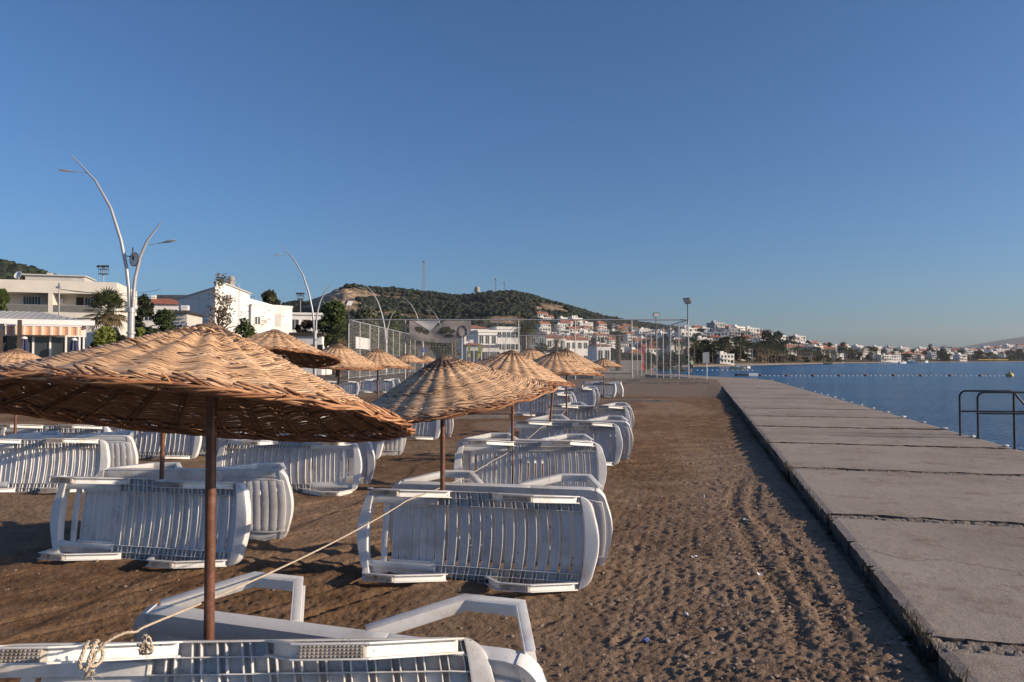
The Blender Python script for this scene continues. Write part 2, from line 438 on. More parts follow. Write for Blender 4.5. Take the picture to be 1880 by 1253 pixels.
# what covers the land: 0 plaza / street, 1 sandy shore, 2 hill soil, 3 bare rock
pxs, dd = TT.reshape(-1), DD.reshape(-1)
rock_n = fbm(V[:, 0] / 34.0, V[:, 1] / 34.0 + V[:, 2] / 11.0, 11, 5, 0.6)
rock = np.exp(-(((pxs - 612) / 52) ** 2) - (((V[:, 2] - 58) / 17) ** 2)) * 1.5
rock += 0.9 * np.exp(-(((pxs - 1005) / 45) ** 2) - (((V[:, 2] - 52) / 9) ** 2)) + 0.7 * np.exp(-(((pxs - 920) / 50) ** 2) - (((V[:, 2] - 30) / 7) ** 2))
rock += 0.6 * np.exp(-(((pxs - 1060) / 60) ** 2) - (((V[:, 2] - 36) / 6) ** 2)) + 0.75 * np.exp(-(((pxs - 700) / 90) ** 2) - (((V[:, 2] - 62) / 4) ** 2))
rock = np.clip((rock + rock_n * 1.9 - 0.46) * 3.0, 0, 1) * (V[:, 2] > 8) * (pxs < 1200)
hillm = np.maximum(sstep(5, 12, V[:, 2]) * (pxs < 1330), sstep(16, 24, np.where(pxs > 1186, dd - dshore(pxs), 0)) * (pxs > 1186))
inl = np.where(pxs > 1186, dd - dshore(pxs), 99)
shore = (1 - sstep(6, 11, inl)) * (dd > 122)
m, nt, b = nt_new('land_cover'); L = nt.links
co = coords(nt)
nz = nd(nt, 'ShaderNodeTexNoise', i_Scale=0.06, i_Detail=8.0, i_Roughness=0.65); L.new(co, nz.inputs[0])
nz2 = nd(nt, 'ShaderNodeTexNoise', i_Scale=0.35, i_Detail=6.0, i_Roughness=0.6); L.new(co, nz2.inputs[0])
street = ramp(nt, [(0.3, (0.135, 0.118, 0.10)), (0.7, (0.21, 0.18, 0.15))]); L.new(nz2.outputs[0], street.inputs[0])
soil = ramp(nt, [(0.36, (0.030, 0.036, 0.017)), (0.5, (0.07, 0.058, 0.032)), (0.66, (0.20, 0.135, 0.085))]); L.new(nz.outputs[0], soil.inputs[0])
rockc = ramp(nt, [(0.36, (0.10, 0.065, 0.045)), (0.5, (0.38, 0.26, 0.17)), (0.66, (0.52, 0.39, 0.275))]); L.new(nz2.outputs[0], rockc.inputs[0])
def mixc(nt, fac, a, bb):
    mx = nd(nt, 'ShaderNodeMix', data_type='RGBA')
    for s_, v in ((0, fac), (6, a), (7, bb)):
        if hasattr(v, 'is_output') or hasattr(v, 'links'): nt.links.new(v, mx.inputs[s_])
        else: mx.inputs[s_].default_value = v
    return mx.outputs[2]
def attr(nt, nm): return nd(nt, 'ShaderNodeAttribute', attribute_name=nm).outputs['Fac']
c1 = mixc(nt, attr(nt, 'hill'), street.outputs[0], soil.outputs[0])
c2 = mixc(nt, attr(nt, 'rock'), c1, rockc.outputs[0])
c3 = mixc(nt, attr(nt, 'shore'), c2, (0.34, 0.27, 0.20, 1))
L.new(c3, b.inputs['Base Color']); b.inputs['Roughness'].default_value = 0.95; b.inputs['Specular IOR Level'].default_value = 0.1
bp = nd(nt, 'ShaderNodeBump', i_Strength=0.8, i_Distance=3.0); L.new(nz.outputs[0], bp.inputs['Height']); L.new(bp.outputs[0], b.inputs['Normal'])
M['land'] = m
me = np_mesh('ground', V, F4, [m], True, {'rock': rock.astype(np.float32), 'hill': hillm.astype(np.float32), 'shore': shore.astype(np.float32)})
tag(link('ground', me), kind='structure')

# --- distant mountain beyond the bay
mpts = [(1560, 640), (1700, 640), (1760, 637), (1800, 630), (1840, 623), (1880, 617), (1930, 612), (2000, 606), (2100, 612), (2250, 622), (2400, 640)]
vs = []; fs = []
px_r = np.linspace(1560, 2400, 60)
for k, fy in enumerate((0.0, 0.35, 0.75, 1.0, 0.6)):
    for p in px_r:
        d = 3500 + 300 * k
        zt_ = max(0, (HOR - np.interp(p, PX_(mpts), VY_(mpts))) / FOC * 4400)
        z = -3 + fy * zt_ * (1 + 0.1 * float(fbm(p / 30.0, k * 1.7, 3)) * (fy < 1))
        vs.append((xat(p, d), d, z))
for k in range(4):
    for i in range(59):
        fs.append((k * 60 + i, k * 60 + i + 1, (k + 1) * 60 + i + 1, (k + 1) * 60 + i))
M['mountain'] = mat('mountain_slope', (0.15, 0.15, 0.155), 1.0, 0.25, 0.006, spec=0.1)
mb = MB(); mb.add(vs, fs); tag(mb.build('mountain', M['mountain'], smooth=True), kind='structure')

# --- the beach sand, finer towards the viewer's end
rows = np.exp(np.linspace(math.log(1.3), math.log(56.5), 900))
NCOL = 560
fr = np.linspace(0, 1, NCOL)
GY = np.repeat(rows[:, None], NCOL, 1)
xl = -0.95 * rows - 1.2; xr = deck_l(rows) + 0.25
GX = xl[:, None] + (xr - xl)[:, None] * fr[None, :]
rng = np.random.default_rng(4)
Z = sand_base(GX, GY)
tdk = deck_l(GY) - GX
fine = 1 - sstep(9, 30, GY)
u_, v_ = GX + 0.5 * fbm(GX * .6, GY * .6, 40, 3), GY + 0.5 * fbm(GX * .6 + 9, GY * .6, 41, 3)
rough = 0.35 + 0.65 * sstep(0.42, 0.62, vnoise(GX * 0.9, GY * 0.7, 77) * 0.6 + 0.4 * sstep(3.4, 0.8, tdk) + 0.12)
Z += 0.05 * fbm(GX * 0.45, GY * 0.45, 1, 3)
Z += 0.027 * rough * fbm(u_ * 2.6, v_ * 2.6, 2, 5, 0.58)
cl = fbm(u_ * 9, v_ * 9, 3, 3, 0.6)
c2_ = fbm(u_ * 15, v_ * 15, 14, 3, 0.65); c3_ = fbm(GX * 38, GY * 38, 15, 2, 0.6)
near_e = sstep(3.2, 0.7, tdk + 0.8 * fbm(GX * 0.9, GY * 0.6, 90, 3)) * (1 - sstep(9, 16, GY))
rg2 = rough * (0.30 + 0.85 * near_e)
Z += rg2 * (0.006 * np.clip(cl, -0.1, 1) + 0.014 * np.clip(c2_ - 0.02, 0, 1) + 0.014 * fbm(u_ * 22, v_ * 22, 6, 2)) * (0.4 + 0.6 * fine)
Z += (0.013 + 0.012 * rough) * c3_ * fine
# raked furrows that run with the rows of parasols, at the left
dirx, diry = 0.62, 0.78
q = GX * diry - GY * dirx + 0.10 * fbm(GX * 0.4, GY * 0.4, 8, 3)
fur = np.zeros_like(Z)
for k, off in enumerate((-5.75, -5.35, -5.02, -4.62, -4.25, -6.3, -6.9, -7.5, -3.7)):
    fur -= (0.028 + 0.012 * math.sin(k * 2.1)) * np.exp(-((q - off) / 0.045) ** 2) - 0.014 * np.exp(-((q - off - 0.09) / 0.05) ** 2)
Z += fur * (1 - sstep(-1.2, -0.2, GX)) * (1 - sstep(8, 12, GY)) * sstep(0.2, 0.5, vnoise(GX * 0.5, GY * 0.5, 19) + 0.15)
# wavy ridges across the open strip beyond, left by a harrow
rid = np.sin((GY * 0.94 - GX * 0.34 + 0.55 * fbm(GX * 0.35, GY * 0.25, 21, 3)) * 2 * math.pi / 0.62 + 2.2 * fbm(GX * 0.5, GY * 0.12, 22, 2))
Z += 0.034 * np.clip(rid, -0.4, 1) * (0.3 + 0.7 * vnoise(GX * 0.8, GY * 0.6, 91)) * sstep(10.5, 14, GY) * (1 - sstep(30, 38, GY)) * sstep(-2.0, 0.5, GX - 0.2 * GY + 1.5)
# two wheel tracks with lugs along the strip beside the walkway
for off, ph in ((0.80, 0.0), (0.55, 1.3)):
    cen = off + 0.10 * np.sin(GY * 0.9 + 0.4) + 0.02 * np.sin(GY * 2.3 + ph)
    lat = tdk - cen
    band = np.exp(-(lat / 0.065) ** 4)
    lug = np.sin((GY + 0.9 * np.abs(lat)) * 2 * math.pi / 0.062)
    Z += band * (-0.010 + 0.009 * lug) * sstep(4.1, 4.6, GY) * (1 - sstep(9.5, 11, GY)) * sstep(0.15, 0.4, vnoise(GY * 0.7, GX * 0 + off, 33) + 0.2)
    Z += 0.004 * np.exp(-((np.abs(lat) - 0.10) / 0.035) ** 2) * (1 - sstep(9.5, 11, GY)) * sstep(4.1, 4.6, GY)
# fine rake marks along the open strip
rk = np.sin((tdk + 0.10 * fbm(GX * 0.5, GY * 0.25, 61, 3)) * 2 * math.pi / 0.105)
Z += 0.0017 * rk * sstep(1.0, 1.5, tdk) * (1 - sstep(4.2, 5.2, tdk)) * sstep(0.46, 0.72, vnoise(GX * 0.8, GY * 0.45, 62) + 0.1 * rough) * (1 - sstep(11, 17, GY))
# footprints and scuffs
for _ in range(70):
    fy_ = math.exp(rng.uniform(math.log(3.6), math.log(13))); fx_ = deck_l(fy_) - rng.uniform(0.2, 3.6)
    a_ = rng.uniform(0, math.pi); ln, wd, dp = rng.uniform(0.08, 0.15), rng.uniform(0.035, 0.055), rng.uniform(0.007, 0.018)
    i0, i1 = np.searchsorted(rows, [fy_ - 0.35, fy_ + 0.35])
    sx, sy = GX[i0:i1] - fx_, GY[i0:i1] - fy_
    ra, rb = (sx * math.cos(a_) + sy * math.sin(a_)) / ln, (-sx * math.sin(a_) + sy * math.cos(a_)) / wd
    e = ra * ra + rb * rb
    Z[i0:i1] += dp * (-np.exp(-e * 0.9) + 0.55 * np.exp(-((np.sqrt(e) - 1.45) / 0.38) ** 2))
Z -= 0.05 * sstep(0.10, 0.02, tdk) * fine                # a little trench against the concrete
Z = np.where(tdk < -0.05, np.minimum(Z, 0.12), Z)
def sand_z(x, y):
    i = int(np.clip(np.searchsorted(rows, y), 1, len(rows) - 1)); 
    t = (x - xl[i]) / (xr[i] - xl[i]); j = int(np.clip(round(t * (NCOL - 1)), 0, NCOL - 1))
    return float(Z[i, j])
nr, nc = Z.shape
V = np.stack([GX, GY, Z], -1).reshape(-1, 3)
ii = np.arange((nr - 1) * (nc - 1)); r0, c0 = ii // (nc - 1), ii % (nc - 1); a0 = r0 * nc + c0
F4 = np.stack([a0, a0 + 1, a0 + nc + 1, a0 + nc], 1)
dry = np.clip(0.85 * sstep(2.6, 0.9, tdk + 0.9 * fbm(GX * 0.8, GY * 0.5, 50, 4)) * (1 - sstep(8, 16, GY)) + 0.9 * sstep(0.48, 0.7, vnoise(GX * .5, GY * .4, 51) + 0.25 * fbm(GX * 2, GY * 2, 52, 4)) * 0.75 + 1.1 * cl * 0.3, 0, 1)
gravel = sstep(34, 37.5, GY + 1.5 * fbm(GX * 0.3, GY * 0.3, 53, 3)) + 0 * GX
m, nt, b = nt_new('beach_sand'); L = nt.links
co = coords(nt)
nA = nd(nt, 'ShaderNodeTexNoise', i_Scale=3.0, i_Detail=8.0, i_Roughness=0.65); L.new(co, nA.inputs[0])
nB = nd(nt, 'ShaderNodeTexNoise', i_Scale=55.0, i_Detail=6.0, i_Roughness=0.7); L.new(co, nB.inputs[0])
wet = ramp(nt, [(0.32, (0.115, 0.064, 0.034)), (0.5, (0.18, 0.106, 0.060)), (0.7, (0.25, 0.158, 0.094))]); L.new(nA.outputs[0], wet.inputs[0])
dryc = ramp(nt, [(0.3, (0.215, 0.142, 0.092)), (0.7, (0.33, 0.232, 0.16))]); L.new(nA.outputs[0], dryc.inputs[0])
grv = ramp(nt, [(0.3, (0.15, 0.108, 0.078)), (0.7, (0.27, 0.205, 0.152))]); L.new(nB.outputs[0], grv.inputs[0])
c1 = mixc(nt, attr(nt, 'dry'), wet.outputs[0], dryc.outputs[0])
c1 = mixc(nt, attr(nt, 'gravel'), c1, grv.outputs[0])
# grains, bits of shell and grit
vo = nd(nt, 'ShaderNodeTexVoronoi', i_Scale=34.0); L.new(co, vo.inputs['Vector'])
peb = ramp(nt, [(0.0, (1, 1, 1)), (0.16, (1, 1, 1)), (0.2, (0, 0, 0))]); L.new(vo.outputs['Distance'], peb.inputs[0])
sel = ramp(nt, [(0.0, (0, 0, 0)), (0.84, (0, 0, 0)), (0.86, (0.75, 0.75, 0.75))]); L.new(vo.outputs['Color'], sel.inputs[0])
ml = nd(nt, 'ShaderNodeMath', operation='MULTIPLY'); L.new(peb.outputs[0], ml.inputs[0]); L.new(sel.outputs[0], ml.inputs[1])
c1 = mixc(nt, ml.outputs[0], c1, (0.40, 0.32, 0.25, 1))
gr = ramp(nt, [(0.3, (0.72, 0.72, 0.72)), (0.7, (1.25, 1.25, 1.25))]); L.new(nB.outputs[0], gr.inputs[0])
mx = nd(nt, 'ShaderNodeMix', data_type='RGBA', blend_type='MULTIPLY'); mx.inputs[0].default_value = 1; L.new(c1, mx.inputs[6]); L.new(gr.outputs[0], mx.inputs[7])
L.new(mx.outputs[2], b.inputs['Base Color']); b.inputs['Roughness'].default_value = 0.95; b.inputs['Specular IOR Level'].default_value = 0.15
bp = nd(nt, 'ShaderNodeBump', i_Strength=1.0, i_Distance=0.020); L.new(nB.outputs[0], bp.inputs['Height'])
bq = nd(nt, 'ShaderNodeBump', i_Strength=1.0, i_Distance=0.010); L.new(ml.outputs[0], bq.inputs['Height']); L.new(bp.outputs[0], bq.inputs['Normal'])
nC = nd(nt, 'ShaderNodeTexNoise', i_Scale=14.0, i_Detail=4.0); L.new(co, nC.inputs[0])
br = nd(nt, 'ShaderNodeBump', i_Strength=0.9, i_Distance=0.025); L.new(nC.outputs[0], br.inputs['Height']); L.new(bq.outputs[0], br.inputs['Normal'])
L.new(br.outputs[0], b.inputs['Normal'])
M['sand'] = m
tag(link('sand', np_mesh('sand', V, F4, [m], True, {'dry': dry.reshape(-1), 'gravel': np.clip(gravel, 0, 1).reshape(-1)})), kind='structure')

# --- concrete walkway of cast slabs
DDIR = Vector((0.257, 1, 0)).normalized(); DNRM = Vector((DDIR.y, -DDIR.x, 0))     # along, across (to the right)
D0 = Vector((1.26, 0, 0))
def dpt(s, t, z=DECK_Z): 
    p = D0 + DDIR * s + DNRM * t; return Vector((p.x, p.y, z))
DW = 4.12
m, nt, b = nt_new('cast_concrete'); L = nt.links
co = coords(nt)
nA = nd(nt, 'ShaderNodeTexNoise', i_Scale=0.55, i_Detail=7.0, i_Roughness=0.6); L.new(co, nA.inputs[0])
nB = nd(nt, 'ShaderNodeTexNoise', i_Scale=70.0, i_Detail=5.0, i_Roughness=0.7); L.new(co, nB.inputs[0])
nC = nd(nt, 'ShaderNodeTexNoise', i_Scale=2.6, i_Detail=8.0, i_Roughness=0.72); L.new(co, nC.inputs[0])
base = ramp(nt, [(0.3, (0.278, 0.228, 0.184)), (0.5, (0.345, 0.289, 0.238)), (0.7, (0.40, 0.34, 0.285))]); L.new(nA.outputs[0], base.inputs[0])
st = ramp(nt, [(0.52, (0, 0, 0)), (0.70, (0.8, 0.8, 0.8))]); L.new(nC.outputs[0], st.inputs[0])
c1 = mixc(nt, st.outputs[0], base.outputs[0], (0.20, 0.135, 0.09, 1))
nW = nd(nt, 'ShaderNodeTexNoise', i_Scale=1.3, i_Detail=4.0); L.new(co, nW.inputs[0])
wv = nd(nt, 'ShaderNodeVectorMath', operation='SCALE'); L.new(nW.outputs[1], wv.inputs[0]); wv.inputs['Scale'].default_value = 1.4
wa = nd(nt, 'ShaderNodeVectorMath', operation='ADD'); L.new(co, wa.inputs[0]); L.new(wv.outputs[0], wa.inputs[1])
vc = nd(nt, 'ShaderNodeTexVoronoi', feature='DISTANCE_TO_EDGE', i_Scale=0.24); L.new(wa.outputs[0], vc.inputs['Vector'])
ck_ = ramp(nt, [(0.0, (0.75, 0.75, 0.75)), (0.0022, (0.55, 0.55, 0.55)), (0.0045, (0, 0, 0))]); L.new(vc.outputs['Distance'], ck_.inputs[0])
nK = nd(nt, 'ShaderNodeTexNoise', i_Scale=0.5, i_Detail=2.0); L.new(co, nK.inputs[0])
kk = ramp(nt, [(0.48, (0, 0, 0)), (0.56, (1, 1, 1))]); L.new(nK.outputs[0], kk.inputs[0])
km = nd(nt, 'ShaderNodeMath', operation='MULTIPLY'); L.new(ck_.outputs[0], km.inputs[0]); L.new(kk.outputs[0], km.inputs[1])
c1 = mixc(nt, km.outputs[0], c1, (0.09, 0.07, 0.055, 1))
nS = nd(nt, 'ShaderNodeTexNoise', i_Scale=9.0, i_Detail=6.0, i_Roughness=0.7); L.new(co, nS.inputs[0])
sr = ramp(nt, [(0.60, (0, 0, 0)), (0.70, (0.7, 0.7, 0.7))]); L.new(nS.outputs[0], sr.inputs[0])
c1 = mixc(nt, sr.outputs[0], c1, (0.19, 0.135, 0.095, 1))
gr = ramp(nt, [(0.3, (0.82, 0.82, 0.82)), (0.7, (1.15, 1.15, 1.15))]); L.new(nB.outputs[0], gr.inputs[0])
mx = nd(nt, 'ShaderNodeMix', data_type='RGBA', blend_type='MULTIPLY'); mx.inputs[0].default_value = 1; L.new(c1, mx.inputs[6]); L.new(gr.outputs[0], mx.inputs[7])
L.new(mx.outputs[2], b.inputs['Base Color']); b.inputs['Roughness'].default_value = 0.9; b.inputs['Specular IOR Level'].default_value = 0.2
bp = nd(nt, 'ShaderNodeBump', i_Strength=0.7, i_Distance=0.006); L.new(nB.outputs[0], bp.inputs['Height'])
bq = nd(nt, 'ShaderNodeBump', i_Strength=0.8, i_Distance=0.02); L.new(nC.outputs[0], bq.inputs['Height']); L.new(bp.outputs[0], bq.inputs['Normal']); L.new(bq.outputs[0], b.inputs['Normal'])
M['deck'] = m
rnd = random.Random(12)
mb = MB()
joints = [-2.8 + 3.33 * 0 , 0.9, 4.22, 7.66, 11.05, 14.45, 18.1, 21.4, 24.8, 28.2, 31.6, 35.2, 38.8, 42.5, 46.5, 50.5, 55.0, 61.5]
def jag(n, amp, seed, sc_):
    return [amp * float(fbm(i * sc_, seed * 3.7, seed, 3)) * 2 for i in range(n)]
for k in range(len(joints) - 1):
    gp = 0.115 if joints[k] < 26 else 0.06
    s0, s1 = joints[k] + (gp if k else 0), joints[k + 1] - gp
    near = s0 < 22
    nx = 60 if near else 16; ny = 90 if near else 12
    dz = rnd.uniform(-0.004, 0.004)
    ja, jb = jag(nx + 1, 0.05, k + 100, 0.55), jag(nx + 1, 0.05, k + 200, 0.55)
    jl = [v + (0.05 * max(0, rnd.gauss(0, 1) - 1.3)) for v in jag(ny + 1, 0.014, k + 300, 0.45)]; jr = jag(ny + 1, 0.03, k + 400, 0.5)
    vs = []; fs = []
    for j in range(ny + 1):
        for i in range(nx + 1):
            u, v = i / nx, j / ny
            s = s0 + (s1 - s0) * v + ja[i] * (1 - v) ** 12 + jb[i] * v ** 12
            t = DW * u + jl[j] * (1 - u) ** 16 + jr[j] * u ** 16
            e = min(s - s0, s1 - s); e2 = min(t, DW - t)
            z = DECK_Z + dz + 0.014 * float(fbm(s * .5, t * .5, 60, 2)) - 0.006 * math.exp(-max(e, 0) / 0.03) - 0.012 * math.exp(-max(e2, 0) / 0.03)
            vs.append(dpt(s, t, z))
    n1_ = nx + 1
    for j in range(ny):
        for i in range(nx):
            a = j * n1_ + i; fs.append((a, a + 1, a + n1_ + 1, a + n1_))
    border = [i for i in range(nx + 1)] + [j * n1_ + nx for j in range(1, ny + 1)] + [ny * n1_ + i for i in range(nx - 1, -1, -1)] + [j * n1_ for j in range(ny - 1, 0, -1)]
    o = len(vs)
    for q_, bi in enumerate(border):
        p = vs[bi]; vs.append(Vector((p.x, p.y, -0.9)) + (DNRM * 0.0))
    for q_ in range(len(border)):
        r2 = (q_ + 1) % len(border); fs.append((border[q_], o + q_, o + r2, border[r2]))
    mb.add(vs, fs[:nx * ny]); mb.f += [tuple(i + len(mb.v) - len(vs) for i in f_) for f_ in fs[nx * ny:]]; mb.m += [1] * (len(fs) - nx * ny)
    # rough broken strip in the joint: cracked crumbs of old mortar
    if k and s0 < 60:
        ny_, nx_ = (18, 330) if s0 < 12 else (10, 150) if s0 < 30 else (4, 40)
        hw_ = 0.20 if joints[k] < 26 else 0.13
        tt_, ss_ = np.meshgrid(np.linspace(0.012, DW - 0.02, nx_ + 1), np.linspace(-hw_, hw_, ny_ + 1))
        tw = tt_ + 0.05 * fbm(tt_ * 4, ss_ * 6, 700 + k, 3); sw = ss_ + 0.035 * fbm(tt_ * 5 + 9, ss_ * 7, 800 + k, 3)
        cw = 0.145; row_ = np.floor(sw / 0.085); cel = np.floor(tw / cw + row_ * 0.5)
        fx_ = np.abs((tw / cw + row_ * 0.5) % 1 - 0.5) * cw; fy_ = np.abs((sw / 0.085) % 1 - 0.5) * 0.085
        h_ = _hash(cel, row_, 40 + k); h2 = _hash(cel, row_, 90 + k)
        edge = np.minimum(cw / 2 - fx_, 0.0425 - fy_)
        zz = DECK_Z - 0.009 - 0.020 * h_ + (h2 - .5) * 0.10 * (ss_ * .6) - 0.022 * np.exp(-edge / 0.007) * (h2 > .25) + 0.016 * fbm(tt_ * 22, ss_ * 22, 900 + k, 4, .6)
        ed = np.minimum(ss_ + hw_, hw_ - ss_); zz = np.where(ed < 0.02, np.maximum(zz, DECK_Z - 0.013), zz); zz = np.minimum(zz, DECK_Z - 0.006 - 0.010 * sstep(0.085, 0.12, np.abs(ss_)))
        vs2 = [dpt(joints[k] + float(b_), float(a_), float(c_)) for a_, b_, c_ in zip(tt_.ravel(), ss_.ravel(), zz.ravel())]
        n1_ = nx_ + 1
        mb.add(vs2, [(j * n1_ + i, j * n1_ + i + 1, (j + 1) * n1_ + i + 1, (j + 1) * n1_ + i) for j in range(ny_) for i in range(nx_)], 2)
M['deck_edge'] = mat('dark_concrete_edge', (0.115, 0.092, 0.075), 0.95, 0.5, 5.0, bump=0.012, bscale=30, dirt=(0.022, 0.024, 0.014), dscale=6, damt=0.9)  # side faces of the slabs, a darker concrete than their tops
M['deck_joint'] = mat('broken_joint', (0.25, 0.205, 0.165), 0.95, 0.35, 9.0, bump=0.008, bscale=60, dirt=(0.10, 0.075, 0.055), dscale=9, damt=0.8)
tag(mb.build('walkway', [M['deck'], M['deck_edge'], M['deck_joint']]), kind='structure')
# the walkway's far end bends to the left behind the court
mb = MB()
far = [dpt(61.55, 0), dpt(61.55, DW), Vector((20.6, 64.5, .2)), Vector((19.0, 72, .2)), Vector((18.6, 84, .2)), Vector((15.2, 84, .2)), Vector((15.4, 70, .2))]
n = len(far)
mb.add([(p.x, p.y, DECK_Z - 0.006) for p in far] + [(p.x, p.y, -0.95) for p in far], [tuple(range(n))] + [(i, i + n, (i + 1) % n + n, (i + 1) % n) for i in range(n)])
tag(mb.build('path', M['deck']), kind='structure')

# dry weeds rooted in the crack between walkway and sand
mb = MB(); rd_ = random.Random(77)
for c in range(46):
    s0 = rd_.choice(joints[1:6]) + rd_.uniform(-.5, .5) if rd_.random() < .55 else rd_.uniform(2.8, 22)
    sp_ = rd_.uniform(.04, .16)
    for k in range(rd_.randint(14, 46)):
        p = dpt(s0 + rd_.gauss(0, sp_), rd_.uniform(-.05, .015), 0); z0 = DECK_Z - .01 if rd_.random() < .4 else max(.03, sand_z(p.x, p.y))
        h = rd_.uniform(.02, .085); a = rd_.uniform(0, 6.28); lx, ly = math.cos(a) * h * .8, math.sin(a) * h * .8
        w = Vector((-math.sin(a), math.cos(a), 0)) * .0022
        b0, b1, b2 = Vector((p.x, p.y, z0)), Vector((p.x + lx * .4, p.y + ly * .4, z0 + h * .75)), Vector((p.x + lx, p.y + ly, z0 + h * .8))
        col = tuple(np.array(rd_.choice([(.075, .06, .032), (.05, .052, .025), (.11, .085, .05)])) * rd_.uniform(.7, 1.2))
        mb.add([b0 - w, b0 + w, b1 + w * .8, b1 - w * .8, b2], [(0, 1, 2, 3), (3, 2, 4)], 0, col)
tag(mb.build('weeds', M['leaf'], recalc=False), kind='stuff')
# ================================================================== sun loungers lying on their sides
LL, LW = 1.90, 0.70
def lwarp(u, v, w):
    """u along, v across (up when on its side), w through; rounded corners, bowed ends, dished seat"""
    r = 0.13; d = max(0.0, min(u, LL - u))
    hw = LW / 2
    if d < r: hw = LW / 2 - r + math.sqrt(max(0, r * r - (r - d) ** 2))
    s = (v - LW / 2) / (LW / 2)
    bow = 1 - s * s
    b = -1 + sstep(0.0, 0.34, u) + sstep(0.45, 1.0, u)
    uu = u + 0.045 * float(b) * bow
    vv = LW / 2 + s * hw
    ww = w - 0.022 * bow * float(sstep(0.1, 0.5, u))
    return (uu - LL / 2, ww, vv)
def lounger_meshes():
    out = {}
    f = MB()
    G = lambda lo, hi, n: f.gbox(lo, hi, n, lwarp)
    # end bars: thick, rounded
    f.gbox((0.0, 0.0, -0.040), (0.085, LW, 0.032), (8, 28, 2), lwarp)
    f.gbox((1.795, 0.0, -0.040), (LL, LW, 0.032), (10, 28, 2), lwarp)
    f.gbox((0.185, 0.09, -0.012), (0.225, LW - 0.09, 0.012), (2, 12, 1), lwarp)
    for sgn in (0, 1):
        F_ = (lambda v: v) if sgn == 0 else (lambda v: LW - v)
        def S(u0, u1, v0, v1, w0, w1, nu=1, nv=1):
            a, b_ = sorted((F_(v0), F_(v1)))
            f.gbox((u0, a, w0), (u1, b_, w1), (nu, nv, 1), lwarp)
        # backrest stretch: closed box rail, thin outer wall
        S(0.070, 0.640, 0.072, 0.118, -0.028, 0.018, 8, 1)
        S(0.070, 0.660, 0.004, 0.010, -0.038, 0.030, 10, 1)
        S(0.070, 0.660, 0.010, 0.072, 0.0185, 0.0255, 8, 1)
        # slatted stretch: plate with thin ribs
        S(0.640, 1.810, 0.008, 0.120, 0.0175, 0.0265, 14, 1)
        S(0.640, 1.810, 0.0015, 0.0075, -0.037, 0.030, 14, 1)
        for vv in (0.056, 0.114):
            S(0.640, 1.806, vv, vv + 0.0045, -0.034, 0.0172, 14, 1)
        for k in range(13):
            for e in (0.004, 0.0633):
                uu = 0.627 + k * 0.0905 + e
                if uu < 1.80:
                    S(uu, uu + 0.0042, 0.009, 0.119, -0.031, 0.0168, 1, 2)
    out['frame'] = f.mesh('frame', M['plastic'], smooth=R_(40), bevel=0.0035, segs=2)
    s = MB()
    for k in range(13):
        u0 = 0.627 + k * 0.0905; u1 = min(u0 + 0.0675, 1.80)
        s.gbox((u0, 0.116, 0.010), (u1, LW - 0.116, 0.0165), (1, 12, 1), lwarp)
        s.gbox((u0, 0.117, -0.010), (u0 + 0.004, LW - 0.117, 0.0098), (1, 12, 1), lwarp)
        s.gbox((u1 - 0.004, 0.117, -0.020), (u1, LW - 0.117, 0.0098), (1, 12, 1), lwarp)
    out['seat'] = s.mesh('seat', M['plastic'], smooth=R_(40), bevel=0.0012, segs=1)
    k_ = MB()
    for k in range(6):
        u0 = 0.262 + k * 0.060
        k_.gbox((u0, 0.135, 0.018), (u0 + 0.048, LW - 0.135, 0.025), (1, 10, 1), lwarp)
        k_.gbox((u0, 0.136, 0.002), (u0 + 0.004, LW - 0.136, 0.0178), (1, 10, 1), lwarp)
    for v0 in (0.120, LW - 0.140):
        k_.gbox((0.25, v0, -0.006), (0.628, v0 + 0.020, 0.024), (6, 1, 1), lwarp)
    out['backrest'] = k_.mesh('backrest', M['plastic'], smooth=R_(40), bevel=0.0015, segs=1)
    k_ = MB()
    for k in range(8):
        u0 = 0.050 + k * 0.0725
        k_.gbox((u0, 0.105, 0.0335), (u0 + 0.0665, LW - 0.105, 0.041), (1, 10, 1), lwarp)
    for v0 in (0.085, LW - 0.1045): k_.gbox((0.05, v0, 0.0268), (0.628, v0 + 0.019, 0.041), (6, 1, 1), lwarp)
    out['backrest_closed'] = k_.mesh('backrest', M['plastic'], smooth=R_(40), bevel=0.003, segs=2)
    def leg(path, v0):
        g = MB()
        P = [Vector((a, b)) for a, b in path]
        def off(n):
            res = []
            for i, p in enumerate(P):
                ns = []
                if i > 0: t = (P[i] - P[i - 1]).normalized(); ns.append(Vector((t.y, -t.x)))
                if i < len(P) - 1: t = (P[i + 1] - P[i]).normalized(); ns.append(Vector((t.y, -t.x)))
                m_ = sum(ns, Vector((0, 0))); m_.normalize()
                res.append(p + m_ * (n / max(0.3, m_.dot(ns[0]))))
            return res
        def strip(n0, n1, a, b):
            A, B = off(n0), off(n1)
            vs = []; fs = []
            for i in range(len(P)):
                for q, vv in ((A[i], a), (B[i], a), (B[i], b), (A[i], b)):
                    vs.append((q.x - LL / 2, q.y, vv))
            for i in range(len(P) - 1):
                for j in range(4):
                    fs.append((i * 4 + j, i * 4 + (j + 1) % 4, (i + 1) * 4 + (j + 1) % 4, (i + 1) * 4 + j))
            fs.append((0, 1, 2, 3)); e = (len(P) - 1) * 4; fs.append((e, e + 3, e + 2, e + 1))
            g.add(vs, fs)
        strip(0.0, 0.007, v0, v0 + 0.056)
        strip(0.0072, 0.044, v0, v0 + 0.007)
        strip(0.0072, 0.044, v0 + 0.049, v0 + 0.056)
        lm = g.mesh('leg', M['plastic'], smooth=R_(40), bevel=0.002, segs=2)
        pd = MB()
        (ua, wa), (ub, wb) = path[1], path[2]
        x0, x1 = ua + 0.004, ub - 0.004
